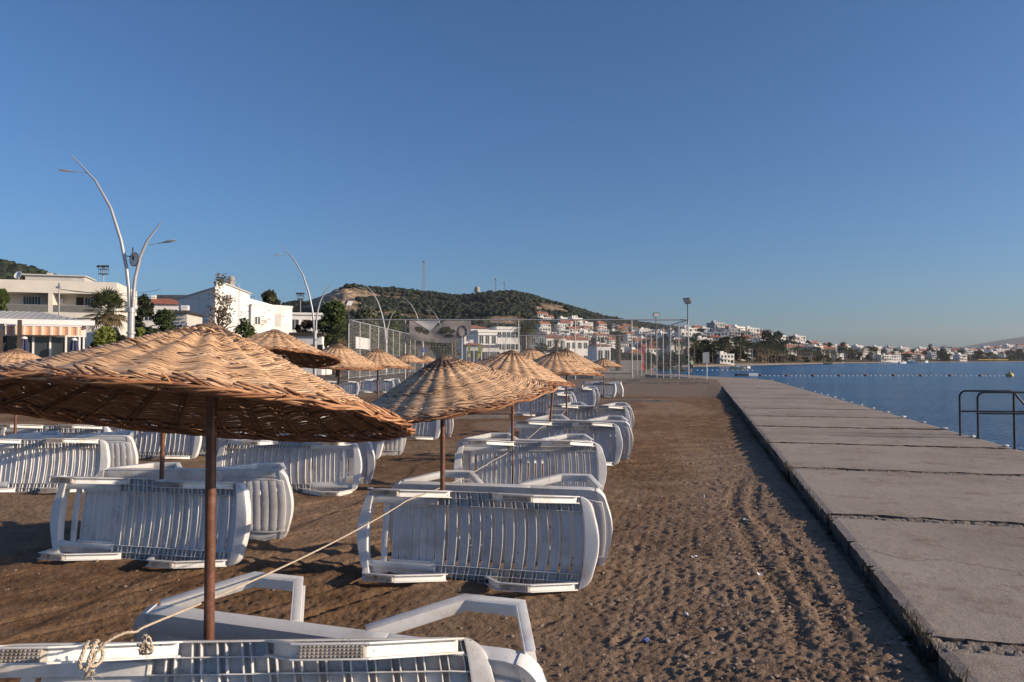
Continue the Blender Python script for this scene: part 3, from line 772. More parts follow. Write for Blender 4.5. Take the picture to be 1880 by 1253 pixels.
        pd.box(x0 - LL / 2, x1 - LL / 2, wa - 0.0445, wa - 0.008, v0 + 0.0075, v0 + 0.0485)
        nn = 15
        for i in range(nn):
            for j in range(4):
                cx = x0 + 0.008 + (x1 - x0 - 0.016) * i / (nn - 1) - LL / 2; cz = v0 + 0.0125 + 0.0105 * j
                q = 0.0036; w = wa - 0.0447
                pd.add([(cx - q, w, cz - q), (cx + q, w, cz - q), (cx + q, w, cz + q), (cx - q, w, cz + q), (cx - q * .6, w - .004, cz - q * .6), (cx + q * .6, w - .004, cz - q * .6), (cx + q * .6, w - .004, cz + q * .6), (cx - q * .6, w - .004, cz + q * .6)],
                       [(4, 5, 6, 7), (0, 1, 5, 4), (1, 2, 6, 5), (2, 3, 7, 6), (3, 0, 4, 7)])
        pm = pd.mesh('foot_pad', M['pad'])
        return lm, pm
    LP = [(0.070, -0.030), (0.180, -0.285), (0.405, -0.285), (0.735, -0.030)]
    RP = [(1.095, -0.030), (1.245, -0.285), (1.470, -0.285), (1.770, -0.030)]
    out['legs'] = [leg(p, v) for p in (LP, RP) for v in (0.0, LW - 0.056)]
    return out
LM = lounger_meshes()
def make_lounger(label):
    t = thing('sun_lounger', label, 'sun lounger', group='white plastic sun loungers laid on their sides')
    link('frame', LM['frame'], t); link('seat', LM['seat'], t); link('backrest', LM['backrest'], t)
    for lm, pm in LM['legs']:
        lg = link('leg', lm, t); link('foot_pad', pm, lg)
    return t
LS = 1.0
lounger0 = None
def place_lounger(x, y, ang, label, lean=0.0, flip=False, back=False, z=None):
    """stand one on its side; lean > 0 tips its upper edge away from its legs"""
    global lounger0
    if lounger0 is None:
        lounger0 = make_lounger(label)
        KIDS[lounger0] = kids(lounger0)
        for c in KIDS[lounger0]: KIDS[c] = kids(c)
        o = lounger0
    else: o = dup(lounger0, label=label)
    if back:
        for c in COL.objects:
            if c.parent is o and c.data is LM['backrest']: c.data = LM['backrest_closed']
    m = Matrix.Rotation(R_(ang) + (math.pi if back else 0), 4, 'Z') @ Matrix.Rotation(-R_(lean), 4, 'X') @ Matrix.Scale(LS, 4)
    if flip: m = m @ Matrix.Translation((0, 0, LW)) @ Matrix.Rotation(math.pi, 4, 'Y')
    if z is None:
        z = (sand_z(x, y) if y < 56 else 0.3)
        e = Vector((math.cos(R_(ang)), math.sin(R_(ang))))
        if y < 50: z = max(sand_z(x + e.x * k, y + e.y * k) for k in (-.9, -.45, 0, .45, .9)) * 0.5 + z * 0.5
        z -= 0.012
    m = Matrix.Translation((x, y, z)) @ m
    o.matrix_basis = m
    return o
def pair(px, py, ang, lab_f, lab_b, lean_f=9, lean_b=15, gap=0.55, shift=-0.02, flip=False, dang=0.0, z=0.0):
    """front lounger by the foot of its right end, its partner back to back behind it"""
    p = gnd(px, py, z)
    e = Vector((math.cos(R_(ang)), math.sin(R_(ang)), 0)); nrm = Vector((-e.y, e.x, 0))
    c = p - e * (LL / 2 * LS)
    place_lounger(c.x, c.y, ang, lab_f, lean_f, flip)
    if lab_b:
        c2 = c + nrm * gap + e * shift
        place_lounger(c2.x, c2.y, ang + dang, lab_b, -lean_b if False else lean_b, flip, True)
    return c
# nearest pair, cut by the lower edge of the photo
place_lounger(-1.02, 2.59, 2.0, 'white sun lounger on its side with a knotted rope round its leg, nearest of all', 18, z=0.03)
place_lounger(-0.73, 3.25, -18.0, 'white sun lounger leaning just behind the rope-tied nearest one, trapezoid legs upward', 19, back=True)
pair(1088, 1084, -13, 'white sun lounger on its side before the second parasol pole, rope across it', 'white sun lounger backing onto the one crossed by the rope at its left end', 9, 12, 0.62, 0.05, dang=2)
pair(444, 1041, -12.5, 'shaded white sun lounger on its side left of the big parasol pole', 'white sun lounger with dirt-specked seat behind the shaded one, left of big pole', 8, 3, 0.76, -0.08, dang=11)
pair(1108, 911, -3, 'white sun lounger on its side at the third parasol pole of the right column', 'white sun lounger backed against the one at the third parasol pole, legs over it', 10, 10, 0.55, -0.06, dang=-4)
pair(1138, 855, -13, 'white sun lounger on its side, fourth from the viewer along the right column', 'white sun lounger with a sunlit end beyond the fourth one of the right column', 8, 12, 0.62, 0.14)
pair(1154, 803, -12, 'white sun lounger on its side, fifth along the right column beside the open sand', 'white sun lounger backed onto the fifth one of the right column', 8, 12, 0.60, 0.06)
pair(1050, 765, -12, 'white sun lounger past the fifth pair, half hidden by parasol poles', 'white sun lounger behind the half hidden one past the fifth pair', 8, 12, 0.60, 0.05)
pair(1092, 748, -12, 'sunlit white sun lounger on its side between the planks and the fifth pair', 'white sun lounger backed onto the sunlit one near the loose plank', 8, 12, 0.60, 0.1)
pair(1129, 730, -38, 'white sun lounger turned end-on, farthest along the right column by the plank', 'white sun lounger backed onto the farthest end-on one by the plank', 8, 12, 0.6, 0.1)
pair(657, 903, -3.5, 'white sun lounger on its side, headrest end right, left of second parasol', 'white sun lounger backed onto the one whose headrest end points right', 3, 13, 0.60, 0.05, True)
pair(699, 844, -7, 'white sun lounger showing just its right end under the big parasol tip', 'white sun lounger with gapped seat showing right end under the big parasol tip', 8, 3, 0.62, 0.22, dang=7)
pair(191, 901, 1, 'white sun lounger on its side with bright sunlit slats at the left photo edge', 'white sun lounger with a rounded end behind the bright-slatted one at left edge', 9, 4, 0.62, 0.10)
pair(363, 843, -7, 'white sun lounger on its side under the big parasol, left of its pole', 'white sun lounger backed onto the one under the big parasol left of its pole', 8, 12, 0.60, 0.26)
pair(196, 862, -6, 'white sun lounger on its side peeping over the bright-slatted one at the left', None, 8)
pair(490, 838, -9, 'white sun lounger on its side behind the big parasol pole, mostly hidden', None, 8)
pair(806, 807, -9, 'white sun lounger on its side under the left rim of the second parasol', 'white sun lounger with curved end under the left rim of the second parasol', 8, 12, 0.6, 0.15)
pair(657, 727, -10, 'small distant white sun lounger on its side left of the row of thin poles', None, 8)
pair(722, 723, -10, 'small distant white sun lounger on its side between two far parasol poles', 'small distant white sun lounger backed onto the one between two far parasol poles', 8, 12, 0.6, 0.2)

# ================================================================== woven parasols
def canopy_meshes(seed, Rr=0.87, Hc=0.41, N=24):
    rd = random.Random(seed); rg = np.random.default_rng(seed)
    sl = math.hypot(Rr, Hc)
    cs, sn = Rr / sl, Hc / sl                            # slope
    def prof(s):
        """height at relative radius s: a blunt cone with a low crown"""
        return Hc * (1 - s) * (0.93 + 0.07 * (1 - s)) - 0.018 * math.exp(-(s / 0.10) ** 2)
    ripple = [rd.uniform(-1, 1) for _ in range(4)]
    ph = [rd.uniform(0, 6.28) for _ in range(4)]
    def sag(th, s):                                       # slow unevenness of the whole hat
        return s * s * sum(0.006 * ripple[k] * math.sin((k + 1) * th + ph[k]) for k in range(4))
    ridge_ph = [rd.uniform(-0.25, 0.25) for _ in range(N)]
    ridge_am = [rd.uniform(0.7, 1.3) for _ in range(N)]
    VV = []; FF = []; CC = []; base = 0
    tans = [(0.64, 0.405, 0.235), (0.70, 0.475, 0.30), (0.57, 0.35, 0.20), (0.64, 0.40, 0.22), (0.52, 0.32, 0.185)]
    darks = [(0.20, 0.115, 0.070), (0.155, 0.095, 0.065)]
    s = 0.085; row = 0
    dark_rows = set()
    for c0 in (0.40, 0.63, 0.86): dark_rows.add(round((c0 + rd.uniform(-.04, .04)) * 60))
    while s < 0.945:
        r = s * Rr
        nseg = 24 * (5 if s < 0.3 else 6 if s < 0.6 else 8)
        par = 1 if row % 2 else -1
        wd = (0.0106 if s > 0.25 else 0.0095) / sl * Rr * rd.uniform(0.92, 1.06)
        # pieces of cane along this ring
        cuts = [0]
        while cuts[-1] < nseg:
            cuts.append(min(nseg, cuts[-1] + int(nseg * rd.uniform(0.10, 0.34)) + 3))
        th0 = rd.uniform(0, 6.28); rowsg = rd.choice((-1, 1))
        for a, b_ in zip(cuts[:-1], cuts[1:]):
            if b_ - a < 2: continue
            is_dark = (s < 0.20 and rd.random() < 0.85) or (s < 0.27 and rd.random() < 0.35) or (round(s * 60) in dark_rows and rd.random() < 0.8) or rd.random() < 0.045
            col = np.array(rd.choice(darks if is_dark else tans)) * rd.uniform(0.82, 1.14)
            wob = rd.uniform(-0.0009, 0.0009); slant = rd.uniform(-0.0035, 0.0035); thick = rd.uniform(0.85, 1.15)
            k = b_ - a + 2
            t = np.linspace(0, 1, k)
            th = th0 + (a + t * (b_ - a + 0.8)) * 2 * math.pi / nseg
            j = np.floor(th / (2 * math.pi) * N).astype(int) % N
            pj = np.array([ridge_ph[q] for q in j]); aj = np.array([ridge_am[q] for q in j])
            ridge = np.cos(N * th)
            amp = (0.0050 + 0.0026 * min(1, s * 1.6)) * min(1.0, s * 3.2 + 0.25) * (0.75 + 0.5 * float(vnoise(s * 7.0, row * 0.21 + seed, seed)))
            nrm = amp * aj * ridge + 0.0016 * par * np.sin(N * th + 0.6) + wob
            # strand ends poke out a little
            nrm = nrm + 0.005 * np.exp(-t * k / 1.2) + 0.004 * np.exp(-(1 - t) * k / 1.2)
            ss = s + 0.0040 * rowsg * np.sin(N * th + 0.9) * (0.35 + 0.65 * (vnoise(th * 3.1, row * 0.37, seed + 5) > 0.45)) + 0.0018 * np.sin(3 * th + row * 0.7) + 0.0005 * rg.standard_normal() + slant * (t - 0.5)
            sg = np.array([sag(x, s) for x in th])
            rr = ss * Rr
            zz = np.array([prof(q) for q in ss]) + sg
            cx, cy = rr * np.cos(th) + nrm * sn * np.cos(th), rr * np.sin(th) + nrm * sn * np.sin(th)
            cz = zz + nrm * cs
            # flat section: width along the slope, thin through
            ang = np.linspace(0, 2 * math.pi, 7)[:-1] + 0.5
            taper = np.clip(np.minimum(t, 1 - t) * k / 1.0 + 0.55, 0, 1)
            hw = wd * 0.68 * taper * thick; ht = 0.0022 * taper
            for q in ang:
                du, dn = math.cos(q) * hw, math.sin(q) * ht + math.cos(q) * hw * -0.10
                rad = du * cs + dn * sn; up = -du * sn + dn * cs
                VV.append(np.stack([cx + rad * np.cos(th), cy + rad * np.sin(th), cz + up], 1))
                CC.append(np.tile(col * (1.0 if math.sin(q) > -0.4 else np.array((.36, .30, .27))), (k, 1)))     # shade of the underside put into the lower vertices' colour
            # ring-major layout: 6 lines of k points
            i0 = np.arange(k - 1)
            for q in range(6):
                q2 = (q + 1) % 6
                FF.append(np.stack([base + q * k + i0, base + q2 * k + i0, base + q2 * k + i0 + 1, base + q * k + i0 + 1], 1))
            base += 6 * k
        s += wd * 0.95 / Rr
        row += 1
    # stakes under the weave
    for n_ in range(N):
        for hlf in (0, 1):
            th = (n_ + 0.5) * 2 * math.pi / N + (hlf - 0.5) * 0.035
            t = np.linspace(0.03, 0.985, 14)
            k = len(t); rr = t * Rr
            off = -0.012
            cx, cy = (rr + off * sn) * math.cos(th), (rr + off * sn) * math.sin(th)
            cz = np.array([prof(q) + sag(th, q) for q in t]) + off * cs
            for q in np.linspace(0, 2 * math.pi, 7)[:-1]:
                dl, dn = math.cos(q) * 0.0042, math.sin(q) * 0.0042
                VV.append(np.stack([cx - dl * math.sin(th) + dn * sn * math.cos(th), cy + dl * math.cos(th) + dn * sn * math.sin(th), cz + dn * cs], 1))
            CC.append(np.tile(np.array((0.16, 0.085, 0.05)) * rd.uniform(.8, 1.2), (k * 6, 1)))
            i0 = np.arange(k - 1)
            for q in range(6):
                q2 = (q + 1) % 6
                FF.append(np.stack([base + q * k + i0, base + q2 * k + i0, base + q2 * k + i0 + 1, base + q * k + i0 + 1], 1))
            base += 6 * k
    V = np.concatenate(VV); F = np.concatenate(FF); C = np.concatenate(CC)
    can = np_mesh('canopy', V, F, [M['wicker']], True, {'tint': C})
    bm = bmesh.new(); bm.from_mesh(can); bmesh.ops.recalc_face_normals(bm, faces=bm.faces); bm.to_mesh(can); bm.free()
    # plaited border of thick reddish canes
    mb = MB()
    reds = [(0.36, 0.165, 0.080), (0.42, 0.215, 0.11), (0.30, 0.135, 0.07), (0.46, 0.26, 0.14), (0.24, 0.11, 0.06)]
    K = 92
    for j in range(K):
        th0 = j * 2 * math.pi / K + rd.uniform(-.05, .05); dl = rd.uniform(0.75, 1.15)
        col = tuple(np.array(rd.choice(reds)) * rd.uniform(0.85, 1.15)); r_ = rd.uniform(0.0034, 0.0056); q_ = rd.uniform(-.2, .2); rd0 = rd.uniform(.875, .93)
        pts = []
        for i in range(21):
            t = i / 20
            s_ = rd0 + (1.0 - rd0) * math.sin(math.pi * min(1, .1 + t * 1.05)) + 0.016 * math.sin(2 * math.pi * 2.2 * t + j)
            n_ = 0.012 * math.cos(2 * math.pi * t * 2.2 + q_) + 0.010 - 0.022 * t
            th = th0 + dl * t
            rr = s_ * Rr
            pts.append(((rr + n_ * sn) * math.cos(th), (rr + n_ * sn) * math.sin(th), prof(min(s_, 1.0)) + sag(th, s_) + n_ * cs))
        mb.tube(pts, [r_ * (0.6 + 0.4 * math.sin(math.pi * min(1, .15 + t_ / 20))) for t_ in range(21)], 6, 0, col)
    for j in range(170):                                  # broken reeds standing off the weave
        th = rd.uniform(0, 2 * math.pi); s_ = math.sqrt(rd.uniform(.03, .9)); ln = rd.uniform(.025, .09); sg_ = rd.choice((-1, 1))
        p0 = Vector((s_ * Rr * math.cos(th), s_ * Rr * math.sin(th), prof(s_) + sag(th, s_) + 0.004))
        tg = (Vector((-math.sin(th), math.cos(th), 0)) * sg_ + Vector((math.cos(th), math.sin(th), -.45)) * rd.uniform(-.25, .25) + Vector((0, 0, rd.uniform(.08, .40)))).normalized()
        mb.tube([p0, p0 + tg * ln * .55, p0 + tg * ln + Vector((0, 0, -ln * .12))], [0.0030, 0.0024, 0.0012], 5, 0, tuple(np.array(rd.choice(tans)) * rd.uniform(.55, 1.1)))
    for hp in range(3):
        pts = []
        for i in range(73):
            th = 2 * math.pi * i / 72; s_ = 0.962 + 0.016 * math.sin(12 * th + hp * 2.1)
            n_ = -0.010 + 0.008 * math.cos(12 * th + hp * 2.1)
            rr = s_ * Rr
            pts.append(((rr + n_ * sn) * math.cos(th), (rr + n_ * sn) * math.sin(th), prof(s_) + sag(th, s_) + n_ * cs))
        mb.tube(pts, 0.0075, 6, 0, (0.20, 0.095, 0.055), cap=False)
    # loose tails
    for j in range(70):
        th = rd.uniform(0, 2 * math.pi); ln = rd.uniform(0.02, 0.07); s_ = rd.uniform(0.93, 0.99)
        p0 = Vector((s_ * Rr * math.cos(th), s_ * Rr * math.sin(th), prof(s_) + sag(th, s_) + 0.006))
        tg = Vector((-math.sin(th), math.cos(th), 0)) * rd.uniform(-1, 1) + Vector((math.cos(th), math.sin(th), -0.3)) * rd.uniform(0.3, 1) + Vector((0, 0, rd.uniform(-.2, .35)))
        tg.normalize()
        mb.tube([p0, p0 + tg * ln * .5 + Vector((0, 0, .003)), p0 + tg * ln], [0.0036, 0.003, 0.002], 5, 0, tuple(np.array(rd.choice(reds)) * rd.uniform(.9, 1.3)))
    rim = mb.mesh('rim', M['wicker'], smooth=True)
    # crown: a coiled wreath closing the top
    mb = MB()
    for k in range(7):
        pts = []
        for i in range(25):
            th = 2 * math.pi * i / 24; r_ = 0.012 + 0.0105 * k
            pts.append((r_ * math.cos(th), r_ * math.sin(th), prof(0.06) + 0.012 - 0.0015 * k * k * 0.35 + 0.004 * math.sin(6 * th + k * 2)))
        mb.tube(pts, 0.0075, 6, 0, tuple(np.array((0.21, 0.13, 0.085)) * rd.uniform(.75, 1.3)), cap=False)
    mb.lathe([(0.001, prof(0.06) + 0.004), (0.05, prof(0.06) - 0.002), (0.085, prof(0.09) - 0.012), (0.05, prof(0.06) - 0.03), (0.001, prof(0.06) - 0.03)], 16, 0, (0.12, 0.07, 0.05))
    crown = mb.mesh('crown_cap', M['wicker'], smooth=True)
    return can, rim, crown
CAN = [canopy_meshes(3), canopy_meshes(29)]
HC = 0.41
NP_ = 0
def parasol(px, py, d, label, base=None, tilt=(0, 0), spin=0.0, sc_=1.0, kind=None, bz=None, hs=1.0):
    """px, py: where the crown stands in the view, d metres out; tilt = (down to the right, front up) in degrees"""
    global NP_
    top = at(px, py, d)
    bx, by = base if base else (top.x, top.y)
    z0 = bz if bz is not None else (sand_z(bx, by) if by < 56 and bx < float(deck_l(by)) and bx > -0.95 * by - 1.2 else 0.3)
    t = thing('parasol', label, 'parasol', (bx, by, z0), 0, 'woven cane parasols on the beach')
    k = NP_ % 2 if kind is None else kind; NP_ += 1
    loc_top = Vector((top.x - bx, top.y - by, top.z - z0))
    mb = MB()
    n = 8
    axis = loc_top.normalized()
    e1 = loc_top * ((loc_top.length - 0.07) / loc_top.length)
    pts = [loc_top * 0 + Vector((0, 0, -0.25))] + [e1 * (i / n) for i in range(n + 1)]
    mb.tube(pts, 0.0205, 14)
    mb.build('pole', M['rust_pole'], t, smooth=R_(40))
    rot = Matrix.Rotation(R_(tilt[0]), 4, 'Y') @ Matrix.Rotation(R_(-tilt[1]), 4, 'X') @ Matrix.Rotation(spin, 4, 'Z')
    mm = Matrix.Translation(loc_top) @ rot @ Matrix.Diagonal((sc_, sc_, sc_ * hs, 1)) @ Matrix.Translation((0, 0, -HC))
    can, rim, crown = CAN[k]
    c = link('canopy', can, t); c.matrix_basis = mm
    r = link('rim', rim, c); cr = link('crown_cap', crown, c)
    return t
parasol(390, 590, 2.93, 'nearest and biggest-looking woven cane parasol with reddish plaited rim at the lower left', tilt=(3.0, 12.0), spin=0.4, sc_=0.945, kind=0)
parasol(813, 651, 6.14, 'woven cane parasol tipped down to its left, second along the right column', tilt=(-9, -3), spin=2.0, kind=1, sc_=1.03)
parasol(942, 641, 9.95, 'woven cane parasol in the middle with a sunlit flat crown, third along the right column', base=(xat(940, 9.95), 9.95), tilt=(6, 0), spin=4.0, kind=0)
parasol(1021, 644, 12.7, 'woven cane parasol on a leaning pole, fourth along the right column', base=(xat(1004, 12.7), 12.7), tilt=(2, -1), spin=1.0, kind=1, sc_=0.95)
parasol(1040, 640, 16.6, 'woven cane parasol half behind the leaning one, fifth along the right column', tilt=(3, 0), spin=5.1, kind=0, sc_=1.1)
parasol(975, 638, 22.5, 'small woven cane parasol just showing behind the flat-crowned middle one', tilt=(3, 0), spin=0.7, kind=1, sc_=1.05)
parasol(1108, 657, 33, 'tiny woven cane parasol beyond the fifth one, low behind its rim', tilt=(0, 0), spin=0.2, kind=0)
parasol(303, 640, 6.6, 'woven cane parasol hidden above, its pole standing behind the shaded loungers', base=(xat(298, 6.66), 6.66), tilt=(0, 4), spin=1.7, kind=1, sc_=0.92)
parasol(506, 603, 10.2, 'tall woven cane parasol with dark underside showing, behind the biggest one', tilt=(1, 8), spin=3.0, kind=0, sc_=1.04)
parasol(622, 629, 14.3, 'woven cane parasol with a drooping right rim, right of the tall one', tilt=(3, -1), spin=2.2, kind=1, sc_=1.05, hs=1.12)
parasol(694, 639, 18.3, 'woven cane parasol in front of the net court corner', tilt=(3, 0), spin=0.9, kind=0, sc_=1.05, hs=1.08)
parasol(749, 648, 31, 'small reddish woven cane parasol against the net court', tilt=(2, 0), spin=2.9, kind=1, sc_=1.0)
parasol(781, 652, 42, 'tiny woven cane parasol peeping over the second one from the left', tilt=(0, 0), spin=1.9, kind=0)
parasol(33, 638, 11.6, 'woven cane parasol at the left photo edge in front of the striped awning', base=(xat(29, 11.6), 11.6), tilt=(2, 2), spin=1.2, kind=1)
parasol(127, 647, 17, 'woven cane parasol whose crown just clears the biggest one, near the closed blue umbrella', tilt=(2, 0), spin=0.1, kind=0)

# ================================================================== rope tied through the loungers
def rope(mb, pts, r=0.0075, pitch=0.05, strands=3, n=6):
    """laid rope: strands twisted round the path"""
    P = [Vector(p) for p in pts]
    # resample (catmull-rom)
    Q = []
    for i in range(len(P) - 1):
        p0, p1, p2, p3 = P[max(i - 1, 0)], P[i], P[i + 1], P[min(i + 2, len(P) - 1)]
        k = max(2, int((p2 - p1).length / 0.008)) if (p2 - p1).length < 1.0 else int((p2 - p1).length / 0.012)
        for j in range(k):
            t = j / k
            Q.append(0.5 * ((2 * p1) + (p2 - p0) * t + (2 * p0 - 5 * p1 + 4 * p2 - p3) * t * t + (3 * p1 - p0 - 3 * p2 + p3) * t ** 3))
    Q.append(P[-1])
    u = Vector((0, 0, 1)); acc = 0; lines = [[] for _ in range(strands)]
    for i, q in enumerate(Q):
        t = (Q[min(i + 1, len(Q) - 1)] - Q[max(i - 1, 0)]).normalized()
        a = t.cross(u); a = a.normalized() if a.length > 1e-4 else t.orthogonal().normalized()
        b_ = a.cross(t).normalized(); u = b_
        if i: acc += (q - Q[i - 1]).length
        for s_ in range(strands):
            an = acc / pitch * 2 * math.pi + s_ * 2 * math.pi / strands
            lines[s_].append(q + a * math.cos(an) * r * 0.55 + b_ * math.sin(an) * r * 0.55)
    for ln in lines: mb.tube(ln, r * 0.58, n)
mb = MB()
K0 = at(268, 1150, 2.60)
K2 = at(750, 918, 5.42)
K3 = at(905, 846, 8.9)
K4 = at(992, 786, 11.6)
K5 = at(1040, 752, 16.0)
def span(a, b, sag, n=10):
    return [a.lerp(b, i / n) - Vector((0, 0, sag * 4 * (i / n) * (1 - i / n))) for i in range(n + 1)]
path_ = span(K0, K2, 0.035) + span(K2, K3, 0.03)[1:] + span(K3, K4, 0.04)[1:] + span(K4, K5, 0.05)[1:]
tail = [at(172, 1205, 2.36), at(195, 1180, 2.38), at(228, 1163, 2.42), at(250, 1160, 2.46)]
rope(mb, tail + path_, 0.0046, 0.04)
# turns round the lounger's leg and a frayed knot
def turn(px, py0, py1, d, n=12):
    c = at(px, (py0 + py1) / 2, d); h = abs(at(px, py0, d).z - at(px, py1, d).z) / 2
    return [c + Vector((0.006 * math.sin(a * 2), -0.036 * math.sin(a), h * math.cos(a))) for a in [2 * math.pi * i / n for i in range(n + 1)]]
rope(mb, turn(160, 1180, 1226, 2.36), 0.0062, 0.04)
rope(mb, turn(176, 1178, 1222, 2.37), 0.0062, 0.04)
rr_ = random.Random(5)
kn = [at(265, 1165 + 0, 2.46)]
for i in range(16):
    kn.append(at(266 + rr_.uniform(-14, 14), 1184 + rr_.uniform(-18, 18), 2.44 + rr_.uniform(-.025, .025)))
rope(mb, kn, 0.0042, 0.03, 2, 5)
rope(mb, [at(163, 1222, 2.34), at(158, 1232, 2.33), at(166, 1240, 2.335), at(172, 1231, 2.33), at(160, 1236, 2.33), at(157, 1248, 2.34)], 0.0050, 0.03, 3, 5)
for i in range(26):
    bx = (166, 1238, 2.33) if i % 2 else (268, 1190, 2.43)
    p0 = at(bx[0] + rr_.uniform(-5, 5), bx[1] + rr_.uniform(-6, 6), bx[2])
    v_ = Vector((rr_.uniform(-.03, .03), rr_.uniform(-.02, .01), rr_.uniform(-.035, .012)))
    mb.tube([p0, p0 + v_ * .5 + Vector((rr_.uniform(-.01, .01), 0, .004)), p0 + v_], [0.0012, 0.001, 0.0006], 4)
tag(mb.build('rope', M['rope'], smooth=True), 'beige jute rope knotted to the nearest lounger and strung along the right column', 'rope')

# ================================================================== litter and stones on the sand
rr_ = random.Random(9)
M['stone'] = mat('beach_stone', (0.24, 0.18, 0.14), 0.9, 0.4, 9.0)
M['paper'] = mat('paper_scrap', (0.75, 0.73, 0.70), 0.9, 0.08, 20.0)
def pebble(r, seed):
    q = random.Random(seed); bm = bmesh.new(); bmesh.ops.create_icosphere(bm, subdivisions=2, radius=r)
    sx, sy, sz = q.uniform(.8, 1.4), q.uniform(.7, 1.1), q.uniform(.4, .7)
    for v in bm.verts:
        k = 1 + 0.3 * (float(vnoise(v.co.x / r * 1.3 + seed, v.co.y / r * 1.3 + v.co.z / r, seed)) - .5)
        v.co = Vector((v.co.x * sx, v.co.y * sy, v.co.z * sz)) * k
    me = bpy.data.meshes.new('stone'); bm.to_mesh(me); bm.free(); me.materials.append(M['stone']); return me
PEB = [pebble(1.0, k) for k in range(6)]
mb = MB()
for k in range(2600):
    y = math.exp(rr_.uniform(math.log(3.8), math.log(17))); 
    if rr_.random() < 0.62: x = float(deck_l(y)) - abs(rr_.gauss(0, 0.9)) - 0.04
    else: x = rr_.uniform(-0.75 * y, float(deck_l(y)))
    r = min(0.019, 0.0035 + rr_.expovariate(1 / 0.005)); z = sand_z(x, y)
    me = PEB[k % 6]; a = rr_.uniform(0, 6.28); ca, sa = math.cos(a), math.sin(a)
    mb.add([(x + r * (v.co.x * ca - v.co.y * sa), y + r * (v.co.x * sa + v.co.y * ca), z + r * (v.co.z + 0.15)) for v in me.vertices], [tuple(p.vertices) for p in me.polygons])
tag(mb.build('gravel', M['stone'], smooth=True, recalc=False), kind='stuff')
mb = MB()
for k in range(60):                                     # straws, twigs
    y = math.exp(rr_.uniform(math.log(3.9), math.log(12))); x = float(deck_l(y)) - rr_.uniform(0.05, 3.2); z = sand_z(x, y) + 0.008
    a = rr_.uniform(0, 6.28); l = rr_.uniform(0.03, 0.11)
    mb.tube([(x, y, z), (x + l * .5 * math.cos(a), y + l * .5 * math.sin(a), z + .008), (x + l * math.cos(a + .2), y + l * math.sin(a + .2), z)], 0.003, 5)
tag(mb.build('debris', M['bark']), kind='stuff')
lits = [(1275, 1020, 'white'), (1292, 905, 'white'), (1183, 1165, 'blue'), (1330, 788, 'white'), (1368, 955, 'white'), (1395, 1058, 'white'), (1260, 1120, 'white'), (1380, 775, 'white')]
M['blue_plastic'] = mat('blue_plastic', (0.10, 0.16, 0.42), 0.4, 0.1, 10)
for k, (px, py, c_) in enumerate(lits):
    p = gnd(px, py, 0.07); z = sand_z(p.x, p.y)
    mb = MB(); s_ = 0.018
    for q in range(2):
        mb.gbox((-s_ * 1.3, -s_ * .7, 0.004 + q * .006), (s_ * (1.2 - q), s_ * .7, 0.0065 + q * .006), (4, 3, 1), lambda x, y, zz: (x + .004 * math.sin(y * 200), y, zz + 0.007 * math.sin(x * 120 + k) + 0.005 * math.cos(y * 160 + k)))
    o = mb.build('litter_scrap', M['paper'] if c_ == 'white' else M['blue_plastic'])
    o.location = (p.x, p.y, z + 0.004); o.rotation_euler = (0, 0, k * 1.3)
    if c_ == 'blue': tag(o, 'small blue plastic scrap lying on the brown sand', 'litter')
    else: tag(o, 'small white paper scrap lying on the brown sand', 'litter', 'white scraps on the sand')

# ================================================================== steel handrails of the bathing ladder
def handrail(b0, b1, label):
    """an inverted U that steps off the walkway's edge and bends down to the water"""
    o = Vector(b0); e = Vector((b1[0] - b0[0], b1[1] - b0[1], 0)); Ln = e.length; e.normalize()
    t = thing('handrail', label, 'handrail', (o.x, o.y, DECK_Z), math.atan2(e.y, e.x), 'ladder handrails')
    h = 0.92; r = 0.021
    mb = MB(); mb.tube([(0, 0, -0.02), (0, 0, h - 0.10), (0.035, 0, h - .035), (0.10, 0, h), (Ln * .93, 0, h), (Ln, 0, h - 0.02), (Ln + 0.42, 0, h - 0.55), (Ln + 0.85, 0, h - 1.1), (Ln + 1.15, 0, -1.2)], r, 10)
    mb.build('top_rail', M['black_paint'], t, smooth=R_(50))
    mb = MB(); mb.tube([(0.022, 0, 0.50), (Ln + 0.36, 0, 0.50)], 0.018, 10); mb.build('mid_rail', M['black_paint'], t, smooth=R_(50))
    mb = MB(); mb.tube([(Ln, 0, h - 0.035), (Ln, 0, -1.3)], r * 1.05, 10); mb.build('post', M['black_paint'], t, smooth=R_(50))
    mb = MB(); mb.lathe([(0.06, 0.001), (0.06, 0.010), (0.026, 0.012), (0.026, 0.03)], 14); mb.build('base_plate', M['black_paint'], t)
    return t
A0 = gnd(1763, 800, DECK_Z); B0 = gnd(1796, 806, DECK_Z)
handrail((A0.x, A0.y), (A0.x + 1.05, A0.y - 0.10), 'black steel ladder handrail on the walkway edge, the farther of two')
handrail((B0.x, B0.y), (B0.x + 1.05, B0.y - 0.10), 'black steel ladder handrail on the walkway edge, the nearer of two')
